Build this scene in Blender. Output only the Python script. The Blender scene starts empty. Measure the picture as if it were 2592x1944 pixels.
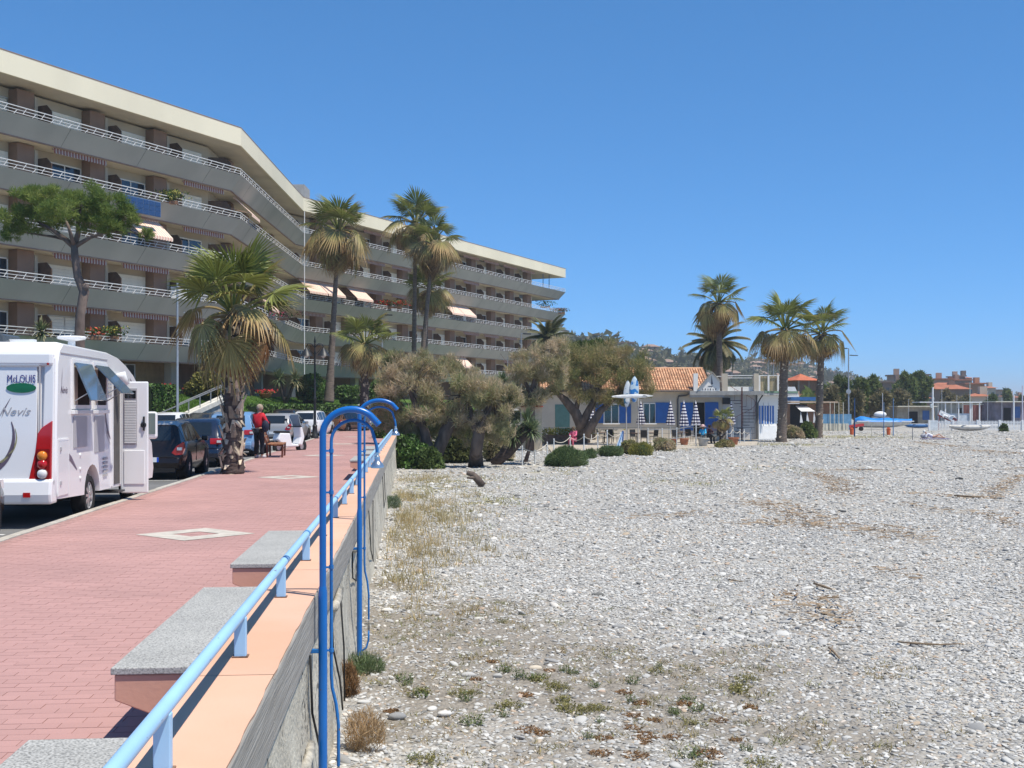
import bpy, math, random
import numpy as np
from mathutils import Vector, Matrix

SC = bpy.context.scene
COL = SC.collection
rnd = random.Random(7)
PI = math.pi
R = math.radians

# ------------------------------------------------------------------ camera
F = 2950.0                      # focal length in photo pixels (2592 wide)
HV = 1030.0                     # horizon row
CZ = 1.65                       # eye height above the promenade
YAW = R(4.96)                   # promenade runs along +Y, camera looks a little to the right
cs, sn = math.cos(YAW), math.sin(YAW)
cam_d = bpy.data.cameras.new('camera')
cam = bpy.data.objects.new('camera', cam_d); COL.objects.link(cam)
cam.location = (0, 0, CZ)
cam.rotation_euler = (R(90), 0, -YAW)
cam_d.sensor_width = 36.0
cam_d.lens = 36.0 * F / 2592.0
cam_d.shift_y = (HV - 972.0) / 2592.0
cam_d.clip_start = 0.05
cam_d.clip_end = 9000
SC.camera = cam

# ------------------------------------------------------------------ sky and sun
TO_SUN = Vector((0.35, -0.28, 1.0)).normalized()
world = bpy.data.worlds.new('World'); SC.world = world; world.use_nodes = True
wn = world.node_tree; wn.nodes.clear()
wo = wn.nodes.new('ShaderNodeOutputWorld'); bg = wn.nodes.new('ShaderNodeBackground')
sky = wn.nodes.new('ShaderNodeTexSky'); sky.sky_type = 'NISHITA'; sky.sun_disc = False
sky.sun_elevation = math.asin(TO_SUN.z)
sky.sun_rotation = math.atan2(TO_SUN.x, TO_SUN.y)
sky.altitude = 0; sky.air_density = 0.5; sky.dust_density = 0.0; sky.ozone_density = 10.0
gm_ = wn.nodes.new('ShaderNodeGamma'); gm_.inputs['Gamma'].default_value = 0.65      # milder gradient from zenith to horizon
tn = wn.nodes.new('ShaderNodeVectorMath'); tn.operation = 'MULTIPLY'; tn.inputs[1].default_value = (0.70, 1.60, 2.22)
wn.links.new(sky.outputs[0], gm_.inputs['Color']); wn.links.new(gm_.outputs[0], tn.inputs[0]); wn.links.new(tn.outputs[0], bg.inputs['Color'])
bg.inputs['Strength'].default_value = 0.115
wn.links.new(bg.outputs[0], wo.inputs[0])
sl = bpy.data.lights.new('sun', 'SUN'); sl.energy = 4.6; sl.angle = R(0.53); sl.color = (1.0, 0.94, 0.83)
so = bpy.data.objects.new('sun', sl); COL.objects.link(so)
so.location = (40, -30, 90); so.rotation_euler = TO_SUN.to_track_quat('Z', 'Y').to_euler()
vs = SC.view_settings
vs.view_transform = 'Standard'; vs.look = 'None'; vs.exposure = 0.33; vs.gamma = 1.0; vs.use_curve_mapping = False
SC.cycles.max_bounces = 6; SC.cycles.diffuse_bounces = 3; SC.cycles.glossy_bounces = 3
SC.cycles.transmission_bounces = 4; SC.cycles.transparent_max_bounces = 6
SC.cycles.use_denoising = True

# ------------------------------------------------------------------ photo-pixel helpers (survey of the place)
def W(u, d, z=0.0):
    """point seen at column u, at forward distance d"""
    cx = (u - 1296.0) / F * d
    return Vector((cx * cs + d * sn, -cx * sn + d * cs, z))
def Cf(cx, d, z=0.0):
    return Vector((cx * cs + d * sn, -cx * sn + d * cs, z))
def zof(v, d): return CZ - (v - HV) / F * d
def P(u, v, d): return W(u, d, zof(v, d))
def G(u, v, z): return W(u, F * (CZ - z) / (v - HV), z)
BZ = -1.0                       # beach level
FACE = -YAW                     # rotation of things that face the camera squarely

# ------------------------------------------------------------------ materials
MATS = {}
def M(name, col, rough=0.7, var=0.12, scale=3.0, bump=0.0, bscale=None, metal=0.0, island=0.0, col2=None,
      objrand=0.0, spec=0.35, detail=4.0, clear=0.0, fac=(0.35, 0.65), stretch=None, transl=0.0):
    if name in MATS: return MATS[name]
    m = bpy.data.materials.new(name); m.use_nodes = True
    nt = m.node_tree; N = nt.nodes; L = nt.links
    b = N['Principled BSDF']
    b.inputs['Roughness'].default_value = rough; b.inputs['Metallic'].default_value = metal
    b.inputs['Specular IOR Level'].default_value = spec
    b.inputs['Coat Weight'].default_value = clear
    b.inputs['Coat Roughness'].default_value = 0.05
    tc = N.new('ShaderNodeTexCoord'); src = tc.outputs['Object']
    if stretch:
        mp = N.new('ShaderNodeMapping'); mp.inputs['Scale'].default_value = stretch
        L.new(src, mp.inputs[0]); src = mp.outputs[0]
    nz = N.new('ShaderNodeTexNoise'); nz.inputs['Scale'].default_value = scale; nz.inputs['Detail'].default_value = detail
    L.new(src, nz.inputs['Vector'])
    mr = N.new('ShaderNodeMapRange'); mr.inputs[1].default_value = fac[0]; mr.inputs[2].default_value = fac[1]
    L.new(nz.outputs['Fac'], mr.inputs[0])
    c2 = col2 if col2 else tuple(c * (1 - var) for c in col)
    c1 = col if col2 else tuple(min(1, c * (1 + var)) for c in col)
    mx = N.new('ShaderNodeMix'); mx.data_type = 'RGBA'
    mx.inputs[6].default_value = (*c1, 1); mx.inputs[7].default_value = (*c2, 1)
    L.new(mr.outputs[0], mx.inputs[0])
    out = mx.outputs[2]
    def brighten(sock, amt):
        nonlocal out
        ma = N.new('ShaderNodeMapRange'); ma.inputs[3].default_value = 1 - amt; ma.inputs[4].default_value = 1 + amt
        L.new(sock, ma.inputs[0])
        vm = N.new('ShaderNodeVectorMath'); vm.operation = 'SCALE'
        L.new(out, vm.inputs[0]); L.new(ma.outputs[0], vm.inputs['Scale']); out = vm.outputs[0]
    if island:
        g = N.new('ShaderNodeNewGeometry'); brighten(g.outputs['Random Per Island'], island)
    if objrand:
        oi = N.new('ShaderNodeObjectInfo'); brighten(oi.outputs['Random'], objrand)
    L.new(out, b.inputs['Base Color'])
    if bump:
        n2 = N.new('ShaderNodeTexNoise'); n2.inputs['Scale'].default_value = bscale or scale * 6; n2.inputs['Detail'].default_value = 5
        L.new(src, n2.inputs['Vector'])
        bp = N.new('ShaderNodeBump'); bp.inputs['Strength'].default_value = bump; bp.inputs['Distance'].default_value = 0.02
        L.new(n2.outputs['Fac'], bp.inputs['Height']); L.new(bp.outputs[0], b.inputs['Normal'])
    if transl:
        tr = N.new('ShaderNodeBsdfTranslucent'); L.new(out, tr.inputs['Color'])
        ms = N.new('ShaderNodeMixShader'); ms.inputs[0].default_value = transl
        o = N['Material Output']; L.new(b.outputs[0], ms.inputs[1]); L.new(tr.outputs[0], ms.inputs[2]); L.new(ms.outputs[0], o.inputs[0])
    MATS[name] = m
    return m

def glass(name, col=(0.02, 0.03, 0.035), rough=0.05):
    return M(name, col, rough=rough, var=0.1, spec=0.9, scale=0.6)

# ------------------------------------------------------------------ mesh building
class MB:
    def __init__(s): s.v = []; s.f = []; s.mi = []; s.cur = 0
    def add(s, vs_, fs):
        o = len(s.v); s.v.extend([tuple(p) for p in vs_])
        for f in fs: s.f.append(tuple(i + o for i in f)); s.mi.append(s.cur)
        return s
    def box(s, c, d, rz=0.0, tilt=0.0):
        hx, hy, hz = d[0] / 2, d[1] / 2, d[2] / 2
        ps = [Vector((x, y, z)) for x in (-hx, hx) for y in (-hy, hy) for z in (-hz, hz)]
        if tilt: ps = [Matrix.Rotation(tilt, 3, 'X') @ p for p in ps]
        if rz: ps = [Matrix.Rotation(rz, 3, 'Z') @ p for p in ps]
        ps = [p + Vector(c) for p in ps]
        return s.add(ps, [(0, 1, 3, 2), (4, 6, 7, 5), (0, 4, 5, 1), (2, 3, 7, 6), (0, 2, 6, 4), (1, 5, 7, 3)])
    def bx(s, x0, x1, y0, y1, z0, z1):
        return s.box(((x0 + x1) / 2, (y0 + y1) / 2, (z0 + z1) / 2), (abs(x1 - x0), abs(y1 - y0), abs(z1 - z0)))
    def quad(s, *ps): return s.add(ps, [tuple(range(len(ps)))])
    def bar(s, a, b, w, h=None):
        """rectangular bar between two points"""
        a = Vector(a); b = Vector(b); h = h or w; t = (b - a)
        if t.length < 1e-6: return s
        t.normalize(); up = Vector((0, 0, 1)) if abs(t.z) < 0.95 else Vector((0, 1, 0))
        sx = t.cross(up).normalized() * (w / 2); sz = sx.cross(t).normalized() * (h / 2)
        ps = [p + i * sx + j * sz for p in (a, b) for i, j in ((-1, -1), (1, -1), (1, 1), (-1, 1))]
        return s.add(ps, [(3, 2, 1, 0), (4, 5, 6, 7), (0, 1, 5, 4), (1, 2, 6, 5), (2, 3, 7, 6), (3, 0, 4, 7)])
    def tube(s, pts, rad, n=8, cap=True, jitter=0.0, rg=None):
        pts = [Vector(p) for p in pts]
        if not hasattr(rad, '__len__'): rad = [rad] * len(pts)
        rings = []; prev = None
        for i, p in enumerate(pts):
            t = (pts[min(i + 1, len(pts) - 1)] - pts[max(i - 1, 0)])
            if t.length < 1e-9: t = Vector((0, 0, 1))
            t.normalize()
            if prev is None:
                a = Vector((1, 0, 0)) if abs(t.x) < 0.9 else Vector((0, 1, 0))
                prev = (a - t * a.dot(t)).normalized()
            else:
                prev = (prev - t * prev.dot(t))
                prev = prev.normalized() if prev.length > 1e-6 else Vector((1, 0, 0))
            b = t.cross(prev)
            ring = []
            for k in range(n):
                an = 2 * PI * k / n
                rr = rad[i] * (1 + (jitter * (rg.random() - 0.5) * 2 if jitter else 0))
                ring.append(p + (prev * math.cos(an) + b * math.sin(an)) * rr)
            rings.append(ring)
        vv = [q for r in rings for q in r]; ff = []
        for i in range(len(rings) - 1):
            for k in range(n):
                k2 = (k + 1) % n
                ff.append((i * n + k, i * n + k2, (i + 1) * n + k2, (i + 1) * n + k))
        if cap:
            ff.append(tuple(range(n - 1, -1, -1))); o = (len(rings) - 1) * n; ff.append(tuple(o + k for k in range(n)))
        return s.add(vv, ff)
    def lathe(s, prof, c=(0, 0, 0), n=12, axis='z', close=True):
        vv = []; ff = []
        for (r, z) in prof:
            for k in range(n):
                a = 2 * PI * k / n
                if axis == 'z': p = (c[0] + r * math.cos(a), c[1] + r * math.sin(a), c[2] + z)
                elif axis == 'x': p = (c[0] + z, c[1] + r * math.cos(a), c[2] + r * math.sin(a))
                else: p = (c[0] + r * math.cos(a), c[1] + z, c[2] + r * math.sin(a))
                vv.append(p)
        for i in range(len(prof) - 1):
            for k in range(n):
                k2 = (k + 1) % n
                ff.append((i * n + k, i * n + k2, (i + 1) * n + k2, (i + 1) * n + k))
        if close:
            ff.append(tuple(range(n - 1, -1, -1))); o = (len(prof) - 1) * n; ff.append(tuple(o + k for k in range(n)))
        return s.add(vv, ff)
    def ball(s, c, r, n=10, m=6, squash=(1, 1, 1)):
        prof = []
        vv = []; ff = []
        for i in range(m + 1):
            th = PI * i / m
            for k in range(n):
                a = 2 * PI * k / n
                vv.append((c[0] + r * squash[0] * math.sin(th) * math.cos(a), c[1] + r * squash[1] * math.sin(th) * math.sin(a), c[2] + r * squash[2] * math.cos(th)))
        for i in range(m):
            for k in range(n):
                k2 = (k + 1) % n
                ff.append((i * n + k, (i + 1) * n + k, (i + 1) * n + k2, i * n + k2))
        return s.add(vv, ff)
    def prism(s, poly, o, ax, ay, az):
        """polygon (2d) in plane ax/ay at origin o, extruded by vector az"""
        o = Vector(o); ax = Vector(ax); ay = Vector(ay); az = Vector(az); n = len(poly)
        a = [o + ax * p[0] + ay * p[1] for p in poly]; b = [p + az for p in a]
        return s.add(a + b, [tuple(range(n - 1, -1, -1)), tuple(range(n, 2 * n))] + [(i, (i + 1) % n, n + (i + 1) % n, n + i) for i in range(n)])
    def build(s, name, mat, parent=None, world=False, smooth=False, loc=None, angle=None, bevel=0, fix=False):
        vv = s.v
        if world and parent is not None:
            a = -parent.rotation_euler.z; c_, s_ = math.cos(a), math.sin(a); l = parent.location
            vv = [((x - l.x) * c_ - (y - l.y) * s_, (x - l.x) * s_ + (y - l.y) * c_, z - l.z) for x, y, z in vv]
        me = bpy.data.meshes.new(name); me.from_pydata(vv, [], s.f)
        mats = mat if isinstance(mat, (list, tuple)) else [mat]
        for m_ in mats: me.materials.append(m_)
        if len(mats) > 1: me.polygons.foreach_set('material_index', s.mi)
        if smooth:
            me.polygons.foreach_set('use_smooth', [True] * len(me.polygons))
            if angle: me.set_sharp_from_angle(angle=R(angle))
        if fix:
            import bmesh
            bm = bmesh.new(); bm.from_mesh(me); bmesh.ops.recalc_face_normals(bm, faces=bm.faces); bm.to_mesh(me); bm.free()
        me.update()
        return link(name, me, parent, loc, bevel)

def link(name, me, parent=None, loc=None, bevel=0):
    o = bpy.data.objects.new(name, me); COL.objects.link(o)
    if parent is not None: o.parent = parent
    if loc is not None: o.location = loc
    if bevel:
        b = o.modifiers.new('bevel', 'BEVEL'); b.width = bevel; b.segments = 2; b.limit_method = 'ANGLE'
    return o

def np_mesh(name, verts, faces, mat, parent=None, attr=None, smooth=False, kind=None):
    """fast mesh from numpy arrays, every face the same size"""
    me = bpy.data.meshes.new(name); nv = len(verts); nf, k = faces.shape
    me.vertices.add(nv); me.vertices.foreach_set('co', np.ascontiguousarray(verts, dtype=np.float32).ravel())
    me.loops.add(nf * k); me.loops.foreach_set('vertex_index', np.ascontiguousarray(faces, dtype=np.int32).ravel())
    me.polygons.add(nf); me.polygons.foreach_set('loop_start', np.arange(0, nf * k, k, dtype=np.int32))
    try: me.polygons.foreach_set('loop_total', np.full(nf, k, dtype=np.int32))
    except Exception: pass
    if smooth: me.polygons.foreach_set('use_smooth', np.ones(nf, dtype=bool))
    me.materials.append(mat)
    if attr:
        for an, arr in attr.items():
            at = me.attributes.new(an, 'FLOAT', 'POINT'); at.data.foreach_set('value', np.ascontiguousarray(arr, dtype=np.float32))
    me.update(); me.validate()
    o = link(name, me, parent)
    if kind: o['kind'] = kind
    return o

def tag(o, label=None, cat=None, group=None, kind=None):
    if label: o['label'] = label
    if cat: o['category'] = cat
    if group: o['group'] = group
    if kind: o['kind'] = kind
    return o
def thing(name, label, cat, loc=(0, 0, 0), rz=0.0, group=None):
    o = bpy.data.objects.new(name, None); COL.objects.link(o); o.empty_display_size = 0.2
    o.location = loc; o.rotation_euler = (0, 0, rz)
    return tag(o, label, cat, group)
KIDS = {}
def copy_tree(o, loc=None, rz=None, label=None, group=None, parent=None, scale=None):
    c = o.copy(); COL.objects.link(c)
    if parent is not None: c.parent = parent
    if loc is not None: c.location = loc
    if rz is not None: c.rotation_euler = (0, 0, rz)
    if scale is not None: c.scale = scale
    if label: c['label'] = label
    if group: c['group'] = group
    for ch in list(o.children): copy_tree(ch, parent=c)
    return c
def text_mesh(body, size, extrude=0.002, align='CENTER', shear=0.0):
    cu = bpy.data.curves.new('lettering', 'FONT'); cu.body = body; cu.size = size; cu.extrude = extrude
    cu.align_x = align; cu.align_y = 'CENTER'; cu.shear = shear; cu.resolution_u = 3
    o = bpy.data.objects.new('lettering', cu)
    me = bpy.data.meshes.new_from_object(o)
    bpy.data.objects.remove(o); return me

# ------------------------------------------------------------------ common materials
white_paint = M('white_paint', (0.78, 0.78, 0.77), rough=0.45, var=0.04)
dark_metal = M('dark_metal', (0.02, 0.022, 0.025), rough=0.45, var=0.2)
grey_metal = M('grey_metal', (0.38, 0.39, 0.4), rough=0.4, var=0.1, metal=0.5)
rubber = M('rubber', (0.015, 0.015, 0.016), rough=0.85, var=0.2)
car_glass = glass('car_glass', (0.012, 0.016, 0.02))
chrome = M('chrome', (0.6, 0.61, 0.62), rough=0.25, var=0.05, metal=0.9)
concrete = M('concrete', (0.40, 0.385, 0.35), rough=0.9, var=0.22, scale=2.5, bump=0.35, bscale=35)
# ================================================================== SETTING
def vnoise(x, y, seed=0, n=64):
    rg = np.random.RandomState(seed); g = rg.rand(n, n)
    xi = np.floor(x).astype(int); yi = np.floor(y).astype(int); fx = x - xi; fy = y - yi
    fx = fx * fx * (3 - 2 * fx); fy = fy * fy * (3 - 2 * fy)
    a = g[xi % n, yi % n]; b = g[(xi + 1) % n, yi % n]; c = g[xi % n, (yi + 1) % n]; d = g[(xi + 1) % n, (yi + 1) % n]
    return (a * (1 - fx) + b * fx) * (1 - fy) + (c * (1 - fx) + d * fx) * fy
def fbm(x, y, seed=0, o=4):
    s = 0; a = 0.5
    for i in range(o): s = s + a * vnoise(x * 2 ** i, y * 2 ** i, seed + i); a *= 0.5
    return s

# --- wide ground to the horizon
gm = M('dry_ground', (0.22, 0.20, 0.14), rough=0.95, var=0.3, scale=0.05, col2=(0.13, 0.14, 0.08))
g = MB(); g.quad((-3500, -60, -1.25), (3500, -60, -1.25), (3500, 6000, -1.25), (-3500, 6000, -1.25))
tag(g.build('ground', gm), kind='structure')

# --- beach
SOIL = [(1130, 1580, 2.6, 1), (1450, 1740, 3.0, 1), (1750, 1780, 2.4, .9), (1050, 1660, 1.6, .9), (1300, 1640, 2.4, .9), (930, 1700, 1.2, .9), (1000, 1850, 1.2, .8), (1300, 1880, 1.6, .7), (1000, 1480, 1.5, .7)]
def soil_at(x, y):
    s = np.zeros_like(x)
    for u, v, r, a in SOIL:
        c = G(u, v, BZ); s = np.maximum(s, a * np.exp(-(((x - c.x) / r) ** 2 + ((y - c.y) / (r * 0.75)) ** 2)))
    n = fbm(x * 0.9 + 3, y * 0.9, 11)
    n2 = fbm(x * 3.1, y * 3.1, 15)
    return np.clip(s * 1.5 + (n - 0.5) * 1.5 + (n2 - 0.5) * 0.8 - 0.25, 0, 1)
WRACK = [ # driftwood and reed lines, photo px polylines with width in m
    ([(2300, 1275), (2330, 1285), (2400, 1295), (2480, 1302), (2592, 1340)], 0.35),
    ([(2315, 1250), (2380, 1256), (2440, 1262), (2500, 1266), (2530, 1235), (2592, 1205)], 0.55),
    ([(2540, 1190), (2592, 1186)], 0.4),
    ([(1900, 1270), (1960, 1280), (2010, 1300), (2080, 1318)], 1.0),
    ([(1900, 1330), (1970, 1322), (2030, 1338), (2100, 1325)], 0.9),
    ([(2150, 1335), (2220, 1345), (2300, 1365)], 0.9),
    ([(2050, 1200), (2110, 1215), (2130, 1255)], 0.8),
    ([(2050, 1192), (2230, 1193)], 0.5),
    ([(2020, 1500), (2060, 1530), (2080, 1600)], 0.7),
    ([(2210, 1440), (2260, 1450), (2310, 1465)], 0.4),
    ([(1560, 1310), (1690, 1312), (1780, 1300)], 0.5),
    ([(2440, 1140), (2592, 1150)], 0.8),
    ([(2320, 1120), (2450, 1135)], 0.6),
]
def wrack_at(x, y):
    w = np.zeros_like(x)
    for pts, wd in WRACK:
        q = [G(u, v, BZ) for u, v in pts]
        for a, b in zip(q[:-1], q[1:]):
            dx, dy = b.x - a.x, b.y - a.y; l2 = dx * dx + dy * dy + 1e-6
            t = np.clip(((x - a.x) * dx + (y - a.y) * dy) / l2, 0, 1)
            dd = np.hypot(x - a.x - t * dx, y - a.y - t * dy)
            w = np.maximum(w, np.exp(-(dd / wd) ** 2))
    return w
def green_at(x, y):
    s = np.zeros_like(x)
    for u, v, rx, ry, a in [(1080, 1240, 2.2, 5, .9), (1180, 1215, 3.5, 4, .8), (1230, 1270, 2, 2.5, .8), (1390, 1192, 4, 4, .45), (1760, 1225, 1.6, 1.5, .8),
                            (1100, 1310, 1.6, 3, .6), (1650, 1205, 3, 3, .5), (1740, 1130, 4, 4, .7), (1980, 1125, 3, 3.5, .9), (2150, 1105, 6, 8, .9), (2250, 1100, 7, 6, .8),
                            (1950, 1186, 2, 3, .6), (1600, 1140, 4, 3, .7), (2470, 1098, 12, 4, .4), (1040, 1450, .7, 1.0, .6)]:
        c = G(u, v, BZ); s = np.maximum(s, a * np.exp(-(((x - c.x) / rx) ** 2 + ((y - c.y) / ry) ** 2)))
    n = fbm(x * 1.3, y * 1.3, 31)
    return np.clip(s * 1.5 + (n - 0.5) * 1.6 - 0.35, 0, 1)
def beach_z(x, y):
    amp = np.clip((x + 0.5) / 1.5, 0.15, 1)
    return BZ + amp * ((fbm(x * 0.35, y * 0.25, 3) - 0.47) * 0.14 + (fbm(x * 1.7, y * 1.7, 5) - 0.47) * 0.035)

xs = np.concatenate([np.linspace(-0.67, 9, 120), np.linspace(9.2, 40, 100), np.linspace(40.5, 140, 90)])
ys = np.concatenate([np.linspace(5, 22, 170), np.linspace(22.15, 60, 150), np.linspace(60.5, 150, 90), np.linspace(152, 260, 20)])
gx, gy = np.meshgrid(xs, ys, indexing='ij'); gz = beach_z(gx, gy)
nx, ny = gx.shape
idx = np.arange(nx * ny).reshape(nx, ny)
fc = np.stack([idx[:-1, :-1], idx[1:, :-1], idx[1:, 1:], idx[:-1, 1:]], -1).reshape(-1, 4)

bm_ = bpy.data.materials.new('pebble_beach'); bm_.use_nodes = True
nt = bm_.node_tree; N = nt.nodes; L = nt.links; pb = N['Principled BSDF']; pb.inputs['Roughness'].default_value = 0.9
pb.inputs['Specular IOR Level'].default_value = 0.2
tc = N.new('ShaderNodeTexCoord')
def ramp(stops, inp):
    r = N.new('ShaderNodeValToRGB'); e = r.color_ramp.elements
    while len(e) < len(stops): e.new(0.5)
    for el, (p, c) in zip(e, stops): el.position = p; el.color = (*c, 1)
    L.new(inp, r.inputs[0]); return r.outputs[0]
def vor(scale):
    v = N.new('ShaderNodeTexVoronoi'); v.inputs['Scale'].default_value = scale; v.inputs['Randomness'].default_value = 1
    L.new(tc.outputs['Object'], v.inputs['Vector']); return v
def sepx(s):
    x = N.new('ShaderNodeSeparateColor'); L.new(s, x.inputs[0]); return x.outputs[0]
def mixc(f, a, b, blend='MIX'):
    m = N.new('ShaderNodeMix'); m.data_type = 'RGBA'; m.blend_type = blend
    if isinstance(f, float): m.inputs[0].default_value = f
    else: L.new(f, m.inputs[0])
    for s, k in ((a, 6), (b, 7)):
        if isinstance(s, tuple): m.inputs[k].default_value = (*s, 1)
        else: L.new(s, m.inputs[k])
    return m.outputs[2]
STONE = [(0.0, (0.13, 0.128, 0.12)), (0.18, (0.30, 0.297, 0.285)), (0.5, (0.435, 0.428, 0.405)), (0.78, (0.54, 0.525, 0.485)), (0.93, (0.43, 0.35, 0.26)), (1.0, (0.64, 0.62, 0.57))]
v1 = vor(26); v2 = vor(11); v3 = vor(60)
c1 = ramp(STONE, sepx(v1.outputs['Color'])); c2 = ramp(STONE, sepx(v2.outputs['Color'])); c3 = ramp(STONE, sepx(v3.outputs['Color']))
cc = mixc(0.4, c1, c3); cc = mixc(0.35, cc, c2)
gap = N.new('ShaderNodeMapRange'); gap.inputs[1].default_value = 0.25; gap.inputs[2].default_value = 0.75; gap.inputs[3].default_value = 1.0; gap.inputs[4].default_value = 0.62
L.new(v1.outputs['Distance'], gap.inputs[0])
big = N.new('ShaderNodeTexNoise'); big.inputs['Scale'].default_value = 0.22; big.inputs['Detail'].default_value = 5; L.new(tc.outputs['Object'], big.inputs['Vector'])
tone = ramp([(0.3, (0.84, 0.85, 0.87)), (0.7, (1.04, 1.01, 0.96))], big.outputs['Fac'])
cc = mixc(1.0, cc, tone, 'MULTIPLY')
at = {}
for an in ('soil', 'wrack', 'green'):
    a_ = N.new('ShaderNodeAttribute'); a_.attribute_name = an; at[an] = a_.outputs['Fac']
nzf = N.new('ShaderNodeTexNoise'); nzf.inputs['Scale'].default_value = 14; nzf.inputs['Detail'].default_value = 6; L.new(tc.outputs['Object'], nzf.inputs['Vector'])
def sharpen(s, lo, hi):
    ad = N.new('ShaderNodeMath'); ad.operation = 'ADD'; L.new(s, ad.inputs[0])
    sb = N.new('ShaderNodeMath'); sb.operation = 'SUBTRACT'; L.new(nzf.outputs['Fac'], sb.inputs[0]); sb.inputs[1].default_value = 0.5
    L.new(sb.outputs[0], ad.inputs[1])
    m = N.new('ShaderNodeMapRange'); m.inputs[1].default_value = lo; m.inputs[2].default_value = hi; L.new(ad.outputs[0], m.inputs[0]); return m.outputs[0]
soilc = ramp([(0.3, (0.20, 0.175, 0.145)), (0.7, (0.33, 0.30, 0.255))], nzf.outputs['Fac'])
cc = mixc(sharpen(at['soil'], 0.2, 0.9), cc, soilc)
wrc = ramp([(0.35, (0.13, 0.085, 0.05)), (0.65, (0.36, 0.27, 0.18))], nzf.outputs['Fac'])
wf = N.new('ShaderNodeMath'); wf.operation = 'MULTIPLY'; wf.inputs[1].default_value = 0.33; L.new(sharpen(at['wrack'], 0.35, 0.95), wf.inputs[0])
cc = mixc(wf.outputs[0], cc, wrc)
grc = ramp([(0.35, (0.19, 0.19, 0.07)), (0.65, (0.40, 0.34, 0.16))], nzf.outputs['Fac'])
gf = N.new('ShaderNodeMath'); gf.operation = 'MULTIPLY'; gf.inputs[1].default_value = 0.8; L.new(sharpen(at['green'], 0.3, 1.0), gf.inputs[0])
cc = mixc(gf.outputs[0], cc, grc)
L.new(cc, pb.inputs['Base Color'])
bpn = N.new('ShaderNodeBump'); bpn.inputs['Strength'].default_value = 0.7; bpn.inputs['Distance'].default_value = 0.03; bpn.invert = True
L.new(v1.outputs['Distance'], bpn.inputs['Height'])
bp2 = N.new('ShaderNodeBump'); bp2.inputs['Strength'].default_value = 0.5; bp2.inputs['Distance'].default_value = 0.06; bp2.invert = True
L.new(v2.outputs['Distance'], bp2.inputs['Height']); L.new(bpn.outputs[0], bp2.inputs['Normal']); L.new(bp2.outputs[0], pb.inputs['Normal'])
beach = np_mesh('beach', np.stack([gx, gy, gz], -1).reshape(-1, 3), fc, bm_,
                attr={'soil': soil_at(gx, gy).ravel(), 'wrack': wrack_at(gx, gy).ravel(), 'green': green_at(gx, gy).ravel()}, smooth=True, kind='structure')

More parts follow.
